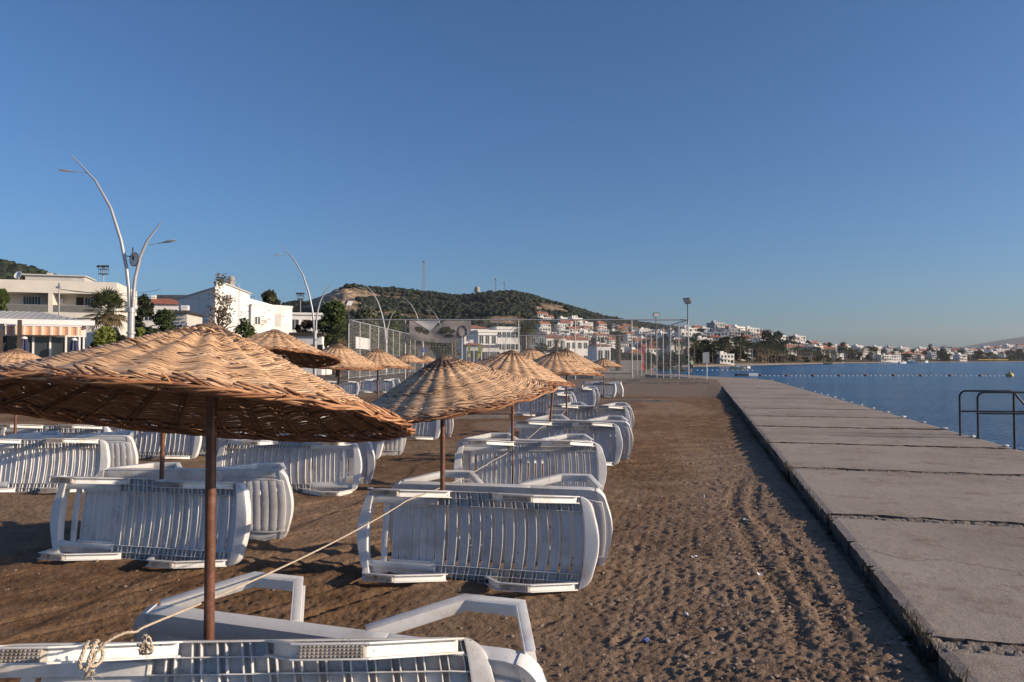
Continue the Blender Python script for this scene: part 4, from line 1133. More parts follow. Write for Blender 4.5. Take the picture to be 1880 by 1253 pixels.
# ================================================================== plants
def leaf_cloud(mb, blobs, n, size, pal, rd, squash=1.0, shell=0.55, elong=1.6):
    """n small leaf faces spread through a few blobs (x, y, z, r)"""
    wsum = sum(b[3] ** 2 for b in blobs)
    for b in blobs:
        k = int(n * b[3] ** 2 / wsum)
        for _ in range(k):
            v = Vector((rd.gauss(0, 1), rd.gauss(0, 1), rd.gauss(0, 1))).normalized()
            r = b[3] * (shell + (1 - shell) * rd.random() ** 0.6) * rd.uniform(0.82, 1.12)
            p = Vector((b[0] + v.x * r, b[1] + v.y * r, b[2] + v.z * r * squash))
            a = Vector((rd.gauss(0, 1), rd.gauss(0, 1), rd.gauss(0, 0.7))).normalized()
            c = a.orthogonal().normalized(); s_ = size * rd.uniform(0.6, 1.35)
            c = (c + Vector((rd.uniform(-.5, .5), rd.uniform(-.5, .5), rd.uniform(-.5, .5)))).normalized()
            col = tuple(np.array(rd.choice(pal)) * rd.uniform(0.75, 1.3))
            mb.add([p - a * s_ * elong * .5, p + c * s_ * .5, p + a * s_ * elong * .5, p - c * s_ * .5], [(0, 1, 2, 3)], 0, col)
GREENS = [(0.060, 0.085, 0.026), (0.045, 0.068, 0.022), (0.080, 0.105, 0.032)]
DARKS = [(0.026, 0.036, 0.016), (0.036, 0.046, 0.019), (0.020, 0.030, 0.015)]
OLIVE = [(0.105, 0.115, 0.075), (0.085, 0.095, 0.060), (0.125, 0.13, 0.088)]
LIME = [(0.20, 0.215, 0.045), (0.15, 0.175, 0.04), (0.11, 0.14, 0.035)]
DRY = [(0.16, 0.115, 0.075), (0.12, 0.095, 0.055), (0.10, 0.095, 0.05)]
def branchy(mb, base, top, r0, rd, limbs, spread):
    base, top = Vector(base), Vector(top)
    mid = base.lerp(top, 0.5) + Vector((rd.uniform(-.15, .15), rd.uniform(-.15, .15), 0)) * (top - base).length * .2
    mb.tube([base, base.lerp(mid, .5), mid, top], [r0, r0 * .8, r0 * .65, r0 * .3], 8)
    for i in range(limbs):
        a = i * 2.4 + rd.uniform(-.4, .4); t = rd.uniform(0.35, 0.9)
        p = base.lerp(top, t); e = p + Vector((math.cos(a) * spread * rd.uniform(.6, 1), math.sin(a) * spread * rd.uniform(.6, 1), spread * rd.uniform(.3, .8)))
        mb.tube([p, p.lerp(e, .5) + Vector((0, 0, .06 * spread)), e], [r0 * .45, r0 * .3, r0 * .1], 6)
def tree(name, label, x, y, z, h, blobs, n, size, pal, seed, group=None, limbs=6, r0=None, squash=1.0, shell=0.5, cat='tree', trunk_h=None):
    rd = random.Random(seed)
    t = thing(name, label, cat, (x, y, z), 0, group)
    mb = MB(); branchy(mb, (0, 0, -0.3), (0, 0, trunk_h or h * .7), r0 or h * 0.028, rd, limbs, h * .22); mb.build('trunk', M['bark'], t, smooth=True)
    mb = MB(); leaf_cloud(mb, blobs, n, size, pal, rd, squash, shell)
    o = mb.build('crown', M['leaf'], t, recalc=False)
    return t
def blobs_for(w, h0, h1, rd, k=12):
    """an uneven pile of blobs w wide between heights h0 and h1"""
    out = []
    for i in range(k):
        f = rd.random(); zz = h0 + (h1 - h0) * f
        wr = w * (1 - 0.75 * abs(f - 0.42) ** 1.3)
        r = rd.uniform(0.16, 0.30) * min(w, h1 - h0)
        a = rd.uniform(0, 6.28); q = rd.uniform(0.1, 0.85) * max(0.05, wr / 2 - r * .4)
        out.append((q * math.cos(a), q * math.sin(a), min(zz, h1 - r * .8), r))
    return out
def spot(px, d): return xat(px, d), d, float(land_z(px, d)) if d > 56 else 0.3
def tree_px(name, label, px0, px1, ytop, d, pal, seed, n=2600, size=0.26, ybot=None, shell=.45, k=14, **kw):
    """a tree filling the view between two pixel columns, d metres out"""
    rd = random.Random(seed); x, y, z = spot((px0 + px1) / 2, d)
    w = (px1 - px0) / FOC * d; h = zat(ytop, d) - z
    h0 = (zat(ybot, d) - z) if ybot else h * .22
    return tree(name, label, x, y, z, h, blobs_for(w, h0, h, rd, k), n, size, pal, seed, shell=shell, trunk_h=max(h0 + .4 * (h - h0), .5), **kw)

def fan_palm(label, px, yc, d, rad, seed, nfr=34, group=None):
    rd = random.Random(seed); x, y, z = spot(px, d); zc = zat(yc, d) - z
    t = thing('fan_palm', label, 'palm', (x, y, z), 0, group)
    mb = MB(); pts = [(0, 0, -0.3), (0.03, 0, zc * .4), (0, 0.03, zc - .1)]
    mb.tube(pts, [0.30, 0.24, 0.27], 10)
    for k in range(70):
        a = k * 2.4; q = rd.uniform(.05, 1) * zc
        p = Vector((.24 * math.cos(a), .24 * math.sin(a), q)); mb.tube([p, p + Vector((.14 * math.cos(a), .14 * math.sin(a), .12))], [.05, .02], 4)
    mb.build('trunk', M['bark'], t)
    mb = MB()
    for k in range(nfr):
        a = k * 2.399 + rd.uniform(-.2, .2); el = R_(85 - 140 * (k / nfr)) + rd.uniform(-.1, .1)
        dirv = Vector((math.cos(a) * math.cos(el), math.sin(a) * math.cos(el), math.sin(el)))
        pl = rad * rd.uniform(.45, .6); c = Vector((0, 0, zc)); hub = c + dirv * pl
        old = k > nfr * .72
        col = np.array((0.16, 0.125, 0.065) if old else rd.choice([(0.075, 0.090, 0.036), (0.10, 0.108, 0.048), (0.06, 0.076, 0.032)]))
        mb.tube([c, c + dirv * pl * .5 + Vector((0, 0, .02)), hub], [.025, .02, .014], 4, 0, tuple(col * .9))
        side = dirv.cross(Vector((0, 0, 1))); side = side.normalized() if side.length > .05 else Vector((1, 0, 0)); nrm = side.cross(dirv)
        nl = 17
        for j in range(nl):
            b_ = (j / (nl - 1) - .5) * R_(210); dv = dirv * math.cos(b_) + side * math.sin(b_)
            ln = rad * rd.uniform(.5, .62) * (0.75 + .25 * math.cos(b_)); wv = dv.cross(nrm).normalized() * (.045 * rad / 1.5)
            m1 = hub + dv * ln * .55 + nrm * .03; tip = hub + dv * ln + Vector((0, 0, -ln * .16)) 
            mb.add([hub, m1 + wv, tip, m1 - wv], [(0, 1, 2, 3)], 0, tuple(col * rd.uniform(.8, 1.25)))
    mb.build('crown', M['leaf'], t, recalc=False)
    return t
def feather_palm_meshes(seed, h, rad, nfr=30, lobes=14, trunk_r=.28):
    rd = random.Random(seed)
    mb = MB(); mb.tube([(0, 0, -.4), (0.05, 0, h * .5), (0, 0, h)], [trunk_r * 1.15, trunk_r * .9, trunk_r * 1.1], 9)
    for k in range(int(h * 22)):
        a = k * 2.4; q = (k + .5) / (h * 22) * h
        p = Vector((trunk_r * .85 * math.cos(a), trunk_r * .85 * math.sin(a), q)); mb.tube([p, p + Vector((.5 * trunk_r * math.cos(a), .5 * trunk_r * math.sin(a), .45 * trunk_r))], [trunk_r * .3, trunk_r * .12], 4)
    tr = mb.mesh('trunk', M['bark'])
    mb = MB()
    for k in range(nfr):
        a = k * 2.399 + rd.uniform(-.2, .2); el0 = R_(82 - 95 * (k / nfr)); L_ = rad * rd.uniform(.9, 1.15)
        pts = []; p = Vector((0, 0, h)); el = el0
        for i in range(9):
            pts.append(p.copy()); p = p + Vector((math.cos(a) * math.cos(el), math.sin(a) * math.cos(el), math.sin(el))) * L_ / 8; el -= R_(11 + 5 * (k / nfr))
        col = np.array(rd.choice([(0.060, 0.075, 0.030), (0.075, 0.088, 0.036), (0.05, 0.065, 0.028)]) if k < nfr * .85 else (0.15, 0.115, 0.06))
        mb.tube(pts, [.03 * rad / 2.5 * (1 - i / 10) for i in range(9)], 4, 0, tuple(col))
        side = Vector((-math.sin(a), math.cos(a), 0))
        for j in range(lobes):
            t_ = (j + 1) / lobes * 7.9; i = int(t_); q = pts[i].lerp(pts[min(i + 1, 8)], t_ - i); tg = (pts[min(i + 1, 8)] - pts[i]).normalized()
            ln = rad * .30 * (1 - .6 * abs(j / lobes - .4)); 
            for sg in (-1, 1):
                dv = (side * sg + tg * .7 + Vector((0, 0, -.35 + rd.uniform(-.25, .25)))).normalized(); wv = tg * .035 * rad
                mb.add([q - wv * .5, q + dv * ln * .5 + wv * .4, q + dv * ln, q + dv * ln * .45 - wv * .5], [(0, 1, 2, 3)], 0, tuple(col * rd.uniform(.75, 1.25)))
    cr = mb.mesh('crown', M['leaf'], recalc=False)
    return tr, cr

# ---- plants by the road, left to centre
tree_px('tree', 'bright green leafy tree cut by the left photo edge above the pavilion roof', -34, 19, 533, 42, GREENS, 1, 3000, .16, 600)
fan_palm('fan palm with a shaggy crown in front of the cream apartment block', 197, 572, 52, 1.75, 2)
tree_px('shrub', 'yellow-green shrub at the foot of the clock lamp post, left side', 172, 217, 601, 33, LIME, 3, 1500, .09, 655, k=16, cat='shrub', limbs=3)
tree_px('shrub', 'yellow-green shrub low behind the clock lamp post, right side', 243, 270, 603, 38, LIME, 4, 900, .09, 640, k=12, cat='shrub', limbs=3)
tree_px('conifer', 'dark ragged conifer standing right behind the clock lamp post', 243, 283, 543, 62, DARKS, 5, 2600, .20, 625, shell=.3)
tree_px('shrub', 'dark green shrub mass beside the conifer, below the red roofed house', 276, 330, 570, 60, [(0.035, 0.052, 0.020), (0.05, 0.068, 0.024)], 6, 2600, .18, 630, cat='shrub')
tree_px('hedge', 'dark clipped hedge behind the fan palm, beside the pavilion', 160, 250, 604, 44, DARKS, 7, 2500, .13, 650, cat='hedge', limbs=2)
tree_px('hedge', 'dark low hedge between conifer and the grey gable of the white house', 240, 342, 606, 52, DARKS, 77, 2500, .15, 650, cat='hedge', limbs=2)
tree_px('tree', 'sparse half-bare brown tree against the corner of the white house', 374, 428, 502, 76, DRY, 8, 1000, .17, 610, shell=.2, k=18, limbs=22, r0=.16)
tree_px('shrub', 'green shrub under the windows of the white house', 428, 474, 583, 58, GREENS, 9, 1700, .15, 640, cat='shrub')
tree_px('tree', 'round dark tree behind the low roof of the white house', 474, 516, 535, 118, [(0.055, 0.058, 0.026), (0.045, 0.05, 0.024)], 10, 1600, .42, 600)
tree_px('tree', 'dense dark green tree between the second lamp post and the net court', 583, 643, 556, 74, GREENS, 11, 5200, .22, 632)
fan_palm('small young fan palm under the dense dark tree beside the court', 622, 618, 66, 1.25, 12, 22)
tree_px('olive_tree', 'silvery grey-green tree behind the left net of the court', 637, 702, 563, 96, OLIVE, 13, 3600, .26, 650)
tree_px('tree', 'mid green tree beyond the court, right of the silvery one', 694, 748, 574, 112, GREENS, 14, 2600, .34, 650)
tree_px('shrub', 'green bushes behind the hanging banner of the court', 780, 868, 628, 108, [(0.06, 0.075, 0.03), (0.08, 0.095, 0.035)], 15, 3200, .26, 668, cat='shrub')
tree_px('shrub', 'dark green bush by the red-tiled porch beyond the court', 720, 770, 622, 118, DARKS, 16, 1500, .3, 660, cat='shrub')
# palms standing just beyond the court
def palm_at(label, px, ytop_trunk, d, rad, seed, group=None, nfr=30, tr=.28):
    x, y, z = spot(px, d); h = zat(ytop_trunk, d) - z
    trm, crm = feather_palm_meshes(seed, h, rad, nfr, 14, tr)
    t = thing('palm_tree', label, 'palm', (x, y, z), 0, group); link('trunk', trm, t); link('crown', crm, t)
    return t
palm_at('stout palm with a full crown beyond the middle of the court', 965, 606, 98, 2.4, 21, nfr=44, tr=.40)
palm_at('palm with a thin pruned crown beyond the right part of the court', 1135, 612, 98, 1.35, 22, nfr=18, tr=.30)
palm_at('palm trunk behind the hanging banner of the court', 833, 618, 97, 1.7, 23, nfr=22, tr=.34)
palm_at('small palm with dry drooping leaves by the white villas', 1022, 628, 150, 1.8, 24, nfr=26, tr=.22)

# ================================================================== lamp posts
def lamp_parts(clock):
    d = {}
    mb = MB(); mb.lathe([(.155, 0), (.155, 4.02)], 16); mb.lathe([(.185, 4.03), (.185, 4.25), (.15, 4.27)], 16); mb.lathe([(.17, 3.0), (.21, 3.02), (.21, 3.10), (.17, 3.12)], 14)
    d['post'] = mb.mesh('post', M['galv'], smooth=R_(35))
    mb = MB(); mb.tube([(-.08, 0, 4.2), (-.13, 0, 5.2), (-.26, 0, 6.2), (-.54, 0, 7.5), (-1.05, 0, 9.05), (-1.80, 0, 10.35), (-2.98, 0, 11.6)], [.088, .086, .084, .078, .066, .052, .024], 10, up=(0, 1, 0)); d['long_arm'] = mb.mesh('long_arm', M['galv'], smooth=R_(40))
    mb = MB(); mb.tube([(.08, 0, 4.2), (.10, 0, 5.0), (.18, 0, 5.75), (.41, 0, 6.75), (.74, 0, 7.5), (1.37, 0, 8.35)], [.088, .085, .08, .07, .055, .022], 10, up=(0, 1, 0)); d['short_arm'] = mb.mesh('short_arm', M['galv'], smooth=R_(40))
    for nm, x0, x1, z0, z1 in (('l', -2.20, -3.52, 10.72, 10.86), ('r', 0.80, 2.02, 7.25, 7.48)):
        mb = MB(); sg = 1 if x1 > x0 else -1; L_ = abs(x1 - x0); up = (z1 - z0) / L_
        sec = [(0, .022, .022), (.34, .022, .022), (.40, .05, .03), (.55, .05, .03), (.62, .10, .035), (.8, .15, .05), (1.0, .13, .03), (1.04, .05, .012)]
        vs = []; fs = []
        for f_, wy, wz in sec:
            cx = x0 + sg * L_ * f_; cz = z0 + up * L_ * f_
            vs += [(cx, -wy, cz - wz * .4), (cx, wy, cz - wz * .4), (cx, wy * .8, cz + wz * .7), (cx, -wy * .8, cz + wz * .7)]
        for i in range(len(sec) - 1):
            for j in range(4): fs.append((i * 4 + j, i * 4 + (j + 1) % 4, i * 4 + 4 + (j + 1) % 4, i * 4 + 4 + j))
        e = 4 * (len(sec) - 1); fs += [(3, 2, 1, 0), (e, e + 1, e + 2, e + 3)]
        mb.add(vs, fs); d['head_' + nm] = mb.mesh('lamp_head', M['galv'])
        mb = MB(); a, b_ = x0 + sg * L_ * .66, x0 + sg * L_ * .97
        z_a, z_b = z0 + up * L_ * .66 - .026, z0 + up * L_ * .97 - .026
        mb.add([(a, -.09, z_a), (b_, -.09, z_b), (b_, .09, z_b), (a, .09, z_a), (a, -.09, z_a - .012), (b_, -.09, z_b - .012), (b_, .09, z_b - .012), (a, .09, z_a - .012)], [(0, 1, 2, 3), (4, 5, 6, 7), (0, 1, 5, 4), (1, 2, 6, 5), (2, 3, 7, 6), (3, 0, 4, 7)])
        d['lens_' + nm] = mb.mesh('lens', M['lens'])
    return d
LPM = lamp_parts(False)
def lamp(px, d, label, sc_=1.0):
    x, y, z = spot(px, d)
    t = thing('street_lamp', label, 'street lamp', (x, y, z * 0 + 0.0), 0, 'curved two-armed street lamps along the road'); t.scale = (sc_,) * 3
    link('post', LPM['post'], t); link('long_arm', LPM['long_arm'], t); link('short_arm', LPM['short_arm'], t)
    for s_ in 'lr':
        h = link('lamp_head', LPM['head_' + s_], t); link('lens', LPM['lens_' + s_], h)
    return t
l1 = lamp(240, 35, 'tall curved two-armed grey street lamp carrying a clock, nearest of the row')
M['clock_face'] = mat('clock_face', (0.68, 0.69, 0.70), .4, .04, 4)
mb = MB(); n = 28
cc = Vector((.05, 0, 6.72))
rimm = MB(); face = MB(); hands = MB()
for (ox, oy, oz, az) in ((-.06, .09, .10, -62), (.10, -.09, -.16, -28)):
    m_ = Matrix.Translation(cc + Vector((ox, oy, oz))) @ Matrix.Rotation(R_(az + 90), 4, 'Z') @ Matrix.Rotation(R_(90), 4, 'Y')
    T_ = lambda x, y, z: m_ @ Vector((x, y, z))
    face.add([T_(0.30 * math.cos(a), .30 * math.sin(a), .02) for a in [2 * math.pi * i / n for i in range(n)]] + [T_(0.30 * math.cos(a), .30 * math.sin(a), -.02) for a in [2 * math.pi * i / n for i in range(n)]], [tuple(range(n)), tuple(range(2 * n - 1, n - 1, -1))] + [(i, i + n, (i + 1) % n + n, (i + 1) % n) for i in range(n)])
    rimm.tube([T_(.315 * math.cos(2 * math.pi * i / n), .315 * math.sin(2 * math.pi * i / n), 0) for i in range(n + 1)], .03, 6, cap=False)
    for a, l, w in ((2.9, .15, .016), (.35, .22, .012)):
        u, v = Vector((math.cos(a), math.sin(a), 0)), Vector((-math.sin(a), math.cos(a), 0))
        q = [u * -.03 - v * w, u * l - v * w * .6, u * l + v * w * .6, u * -.03 + v * w]
        hands.add([T_(p.x, p.y, .026) for p in q] + [T_(p.x, p.y, -.026) for p in q], [(0, 1, 2, 3), (7, 6, 5, 4)])
ck = face.build('clock', M['clock_face'], l1); rimm.build('clock_rim', M['dark_metal'], ck, smooth=True); hands.build('clock_hand', M['black_paint'], ck)
mb = MB(); mb.tube([(-.36, 0, 6.75), (.46, 0, 6.62)], .025, 6); mb.build('clock_bracket', M['dark_metal'], ck)
lamp(578, 63, 'curved two-armed grey street lamp in front of the dense dark tree')
lamp(709, 92, 'curved two-armed grey street lamp seen through the left net of the court')
lamp(776, 114, 'curved grey street lamp rising left of the hanging banner')
lamp(816, 134, 'curved grey street lamp rising over the middle of the hanging banner')
lamp(926, 172, 'small curved grey street lamp beside the white villas')
lamp(1032, 225, 'tiny curved grey street lamp in front of the hillside town')

# ================================================================== pavilion by the beach road
def rect(mb, x0, x1, y, z0, z1, t=.02, m=0): mb.box(x0, x1, y - t, y + t, z0, z1, m)
pv = thing('beach_pavilion', 'low glass-sided pavilion with grey ribbed roof and orange striped awning', 'pavilion', (-17.45, 30.0, 0.3), R_(30))
# local: right front corner at the origin, x to the left is negative
mb = MB()
mb.add([(-14, -0.35, 3.02), (.25, -.35, 3.02), (.25, 6.5, 3.25), (-1.9, 8.5, 3.85), (-14, 8.5, 3.85), (-14, -0.35, 2.97), (.25, -.35, 2.97), (.25, 6.5, 3.2), (-1.9, 8.5, 3.80), (-14, 8.5, 3.80)],
       [(0, 1, 3, 4), (1, 2, 3), (5, 9, 8, 6), (6, 8, 7), (0, 5, 6, 1), (1, 6, 7, 2), (2, 7, 8, 3), (3, 8, 9, 4), (4, 9, 5, 0)])
for k in range(56):
    x = -.12 - k * .25
    f = min(1.0, 1.0 if x < -1.9 else (-x + .25) / 2.15)
    mb.tube([(x, -.34, 3.035), (x, -.34 + 8.84 * f, 3.035 + .83 * f)], 0.012, 5)
m, nt, b = nt_new('ribbed_metal_roof'); b.inputs['Base Color'].default_value = (.46, .48, .50, 1); b.inputs['Roughness'].default_value = .8
nz = nd(nt, 'ShaderNodeTexNoise', i_Scale=.8, i_Detail=5.); rr = ramp(nt, [(.3, (.38, .375, .36)), (.7, (.48, .47, .45))]); nt.links.new(coords(nt), nz.inputs[0]); nt.links.new(nz.outputs[0], rr.inputs[0]); nt.links.new(rr.outputs[0], b.inputs['Base Color'])
M['rib_roof'] = m
rf = mb.build('roof', M['rib_roof'], pv)
mb = MB(); mb.box(-14, .28, -.45, -.353, 2.86, 3.06); mb.box(.262, .36, -.45, 6.5, 2.86, 3.06); mb.build('gutter', M['white_paint'], rf)
mb = MB(); mb.box(-14, .05, -.06, .06, 2.40, 2.855); mb.box(-.07, .05, .062, 8.3, 2.40, 2.855); mb.build('fascia', M['white_paint'], pv)
m, nt, b = nt_new('striped_awning'); co = coords(nt); sx = nd(nt, 'ShaderNodeSeparateXYZ'); nt.links.new(co, sx.inputs[0])
mm = nd(nt, 'ShaderNodeMath', operation='MULTIPLY', i_1=2 * math.pi / .30); nt.links.new(sx.outputs[0], mm.inputs[0]); sn_ = nd(nt, 'ShaderNodeMath', operation='SINE'); nt.links.new(mm.outputs[0], sn_.inputs[0])
mr = nd(nt, 'ShaderNodeMapRange', i_1=-1., i_2=1.); nt.links.new(sn_.outputs[0], mr.inputs[0])
rr = ramp(nt, [(0, (.55, .29, .19)), (.66, (.58, .33, .22)), (.84, (.70, .55, .42)), (1, (.72, .60, .47))]); nt.links.new(mr.outputs[0], rr.inputs[0]); nt.links.new(rr.outputs[0], b.inputs['Base Color']); b.inputs['Roughness'].default_value = .8
M['awning'] = m
mb = MB()
for i in range(46):
    x0 = -2.62 + i * 2.5 / 46; x1 = x0 + 2.5 / 46
    y0, y1 = -.62 - .02 * math.sin(x0 * 21), -.62 - .02 * math.sin(x1 * 21)
    mb.add([(x0, y0, 2.44), (x1, y1, 2.44), (x1, y1 + .02, 2.79), (x0, y0 + .02, 2.79)], [(0, 1, 2, 3)])
mb.add([(-2.62, -.60, 2.79), (-.12, -.60, 2.79), (-.12, -.07, 2.84), (-2.62, -.07, 2.84)], [(0, 1, 2, 3)])
aw = mb.build('awning', M['awning'], pv)
mb = MB(); mb.tube([(-2.66, -.61, 2.80), (-.10, -.61, 2.80)], .03, 8); mb.build('awning_bar', M['white_paint'], aw)
for x in (-9.2, -7.5, -5.6, -4.2, -2.95, -1.75, -1.18, -.64, -.17, -.02):
    mb = MB(); mb.box(x - .035, x + .035, -.058, .058, 0, 2.398); mb.build('post', M['white_paint'], pv)
mb = MB(); mb.box(-14, -.06, .01, .03, .0, 2.39); mb.box(-.03, -.01, .065, 8.2, .0, 2.39); mb.build('glass_wall', M['glass_dark'], pv)
mb = MB(); mb.box(-14, -.1, 7.9, 8.1, 0, 3.1); mb.build('rear_wall', M['plaster_grey'], pv)
for x in (-2.15, -2.75):
    mb = MB(); mb.box(x - .07, x + .07, -.98, -.84, -.1, 3.0 if x > -2.5 else 2.6); mb.build('timber_post', M['wood_dark'], pv)
M['navy'] = mat('navy_cloth', (.035, .045, .10), .8, .2, 6)
def closed_umbrella(px, d, ytop, label):
    x, y, z = spot(px, d); z = .3; h = zat(ytop, d) - z
    t = thing('closed_umbrella', label, 'umbrella', (x, y, z))
    mb = MB(); mb.lathe([(.024, 0), (.024, h)], 8); mb.build('pole', M['white_paint'], t)
    mb = MB(); n = 18; vs = []; prof = [(.10, h - .05), (.13, h - .25), (.16, h - .7), (.20, h - 1.0), (.15, h - 1.05)]
    for r, zz in prof:
        for j in range(n): vs.append((r * (1 + .2 * (-1) ** j) * math.cos(2 * math.pi * j / n), r * (1 + .2 * (-1) ** j) * math.sin(2 * math.pi * j / n), zz))
    mb.add(vs, [(i * n + j, i * n + (j + 1) % n, (i + 1) * n + (j + 1) % n, (i + 1) * n + j) for i in range(len(prof) - 1) for j in range(n)] + [tuple(range(n))])
    mb.build('cloth', M['navy'], t)
    mb = MB(); mb.lathe([(.11, h - .05), (.10, h + .01), (.03, h + .05)], 14); mb.build('cap', M['white_paint'], t)
closed_umbrella(44, 28.6, 620, 'closed navy umbrella with white cap at the left of the glass pavilion')
closed_umbrella(136, 29.0, 623, 'closed navy umbrella with a white cap at the right end of the glass pavilion')

# ================================================================== houses near the road (built in their own frames, front at y = 0 facing -y)
def win(parent, x0, x1, z0, z1, y=0.0, frame=.07, bars=1, side=None, depth=.10):
    """a window set on a wall: frame proud of it, dark pane and glazing bars"""
    f = MB(); g = MB()
    def bx(mb, a, b_, c, d_, p, q):
        if side is None: mb.box(a, b_, y + p, y + q, c, d_)
        else: mb.box(side + p if side > 0 else side - q, side + q if side > 0 else side - p, a, b_, c, d_)
    if side is None:
        P0, P1, G0, G1 = -.05, .02, -.03, .015
    else: P0, P1, G0, G1 = -.02, .05, -.015, .03
    bx(f, x0 - frame, x0, z0 - frame, z1 + frame, P0, P1); bx(f, x1, x1 + frame, z0 - frame, z1 + frame, P0, P1)
    bx(f, x0, x1, z1, z1 + frame, P0, P1); bx(f, x0, x1, z0 - frame, z0, P0, P1)
    for i in range(bars):
        c = x0 + (x1 - x0) * (i + 1) / (bars + 1); bx(f, c - .03, c + .03, z0, z1, P0 + .005, P1)
    bx(g, x0, x1, z0, z1, G0, G1)
    o = f.build('window', M['white_paint'], parent); g.build('pane', M['glass_dark'], o); return o
# --- cream apartment block with recessed balconies
D0_ = 93.0; s_ = D0_ / FOC
ax = xat(213, D0_); zr = lambda y: zat(y, D0_)
ab = thing('apartment_block', 'cream flat-roofed apartment block with recessed balconies behind the pavilion', 'apartment block', (ax, D0_, 0), R_(17))
W_ = 27.0; DP = 13.0
zt, zp, zf, zs = zr(519), zr(541), zr(575.5), zr(585)
mb = MB()
mb.box(-W_, 0, 0, .3, zp, zt)                            # parapet band over the balconies
mb.box(-.3, 0, .302, DP, 1, zt); mb.box(-W_, -.302, DP - .3, DP, 1, zt)
mb.box(-W_, -.302, .302, DP - .302, zp - .02, zp + .3)   # roof slab
mb.box(-W_, -.302, 2.6, 2.85, 1, zp - .03)               # rear wall of the balconies
mb.box(-W_, -.302, .0, 2.58, zs, zf)                     # balcony slab
for pq in (91, 190, -66):
    x0 = (((pq - CXP) / FOC) * D0_ - ax) / (math.cos(R_(17)) - (pq - CXP) / FOC * math.sin(R_(17))) - .25; x1 = x0 + .5
    mb.box(x0, x1, .02, 2.58, zf + .005, zp - .005)
mb.box(-W_, -.302, .25, .5, 1, zs - .005)
mb.build('wall', M['plaster'], ab)
rb = MB(); rb.box(-11.3, -4.6, 4, 9, zt + .0, zt + 1.0); rb.box(-11.6, -4.4, 3.7, 9.3, zt + 1.0, zt + 1.15); rb.box(-9.2, -8.6, 5, 5.6, zt + 1.15, zt + 1.5)
rbo = rb.build('roof_house', M['plaster_grey'], ab)
mb = MB(); mb.lathe([(.02, -.12), (.3, -.05), (.55, .12), (.53, .14), (.28, 0), (.02, -.05)], 16)
o = mb.build('satellite_dish', M['white_paint'], ab); o.location = (-11.9, 3.5, zt + .9); o.rotation_euler = (R_(65), 0, R_(-30))
mb = MB(); mb.tube([(-11.9, 3.6, zt - .05), (-11.9, 3.6, zt + .8)], .04, 6); mb.build('mast', M['galv'], o).matrix_parent_inverse = (Matrix.Translation(o.location) @ o.rotation_euler.to_matrix().to_4x4()).inverted()
def ta(px): q = (px - CXP) / FOC; return (q * D0_ - ax) / (math.cos(R_(17)) - q * math.sin(R_(17))) * 1.0
for p0_, p1_ in ((28, 43), (44.5, 60), (145, 160)):
    win(ab, ta(p0_), ta(p1_), zf + .06, zf + 2.05, 2.6, .07, 2)
f_ = MB(); f_.box(ta(128), ta(142), 2.56, 2.59, zf + .01, zf + 2.12); f_.build('door', M['wood_dark'], ab)
mb = MB(); mb.box(ta(96), ta(104), 2.2, 2.58, zf + 1.2, zf + 1.8); mb.build('air_conditioner', M['white_paint'], ab)
M['smoked'] = mat('smoked_glass_railing', (.17, .165, .155), .25, .1, 2)
for x0, x1 in ((ta(94.5), ta(186)), (ta(-60), ta(88)), (ta(193), -.35)):
    mb = MB(); mb.box(x0, x1, .06, .09, zf + .02, zf + .85); r_ = mb.build('balcony_rail', M['smoked'], ab)
    mb = MB(); mb.tube([(x0, .075, zf + .88), (x1, .075, zf + .88)], .035, 6)
    mb.build('handrail', M['galv'], r_)
win(ab, 4.5, 6.2, zf + .6, zf + 1.9, side=0.0001, bars=1)
# --- white house: grey-white gable to the left, sunlit front to the right
D1 = 84.0
wx = xat(394, D1); z_ = lambda y: zat(y, D1)
wh = thing('white_house', 'large white plastered house with chimneys and patched sunlit front', 'house', (wx, D1, 0), R_(50))
_c, _s = math.cos(R_(50)), math.sin(R_(50))
def tf(px): q = (px - CXP) / FOC; return (q * D1 - wx) / (_c - q * _s)
def zf_(px, y): return zat(y, D1 + tf(px) * _s)
FW, WW, FD = tf(458), tf(533), 8.8
zpk, zr_, zre, zwe = zf_(413.5, 522.5), z_(529.5), zf_(458, 541), zf_(530, 563)
zgl = zat(550, D1 + 5.5)
tp = tf(413.5)
mb = MB()
mb.prism([(0, 1), (FW, 1), (FW, zre), (tp, zpk), (0, zr_)], .0, .3)
mb.add([(0, .302, 1), (0, FD, 1), (0, FD, zgl), (0, .302, zr_), (.3, .302, 1), (.3, FD, 1), (.3, FD, zgl), (.3, .302, zr_)], [(0, 1, 2, 3), (7, 6, 5, 4), (0, 4, 5, 1), (1, 5, 6, 2), (2, 6, 7, 3), (3, 7, 4, 0)])
mb.box(.302, FW, FD - .3, FD, 1, zgl - .3); mb.box(FW - .3, FW, .302, FD - .302, 1, zre - .3)
mb.box(FW + .002, WW, -.35, 6, 1, zwe)
mb.prism([(FW + .003, zwe + .002), (WW - .5, zwe + .002), (WW - .5, zwe + .1), (FW + .003, zre - .1)], 2.0, 2.3)
mb.build('wall', M['plaster_white'], wh)
mb = MB(); up = .14
ring = [(-.12, -.15, zr_ + .01), (tp, -.15, zpk + .02), (FW + .15, -.15, zre + .01), (FW + .15, FD + .2, zre - .6), (tp, FD + .2, zgl + .1), (-.12, FD + .2, zgl + .02)]
mb.add(ring + [(x, y, z + up) for x, y, z in ring], [(0, 1, 4, 5), (1, 2, 3, 4), (11, 10, 7, 6), (10, 9, 8, 7)] + [(i, i + 6, (i + 1) % 6 + 6, (i + 1) % 6) for i in range(6)])
wr = mb.build('roof', M['plaster_grey'], wh)
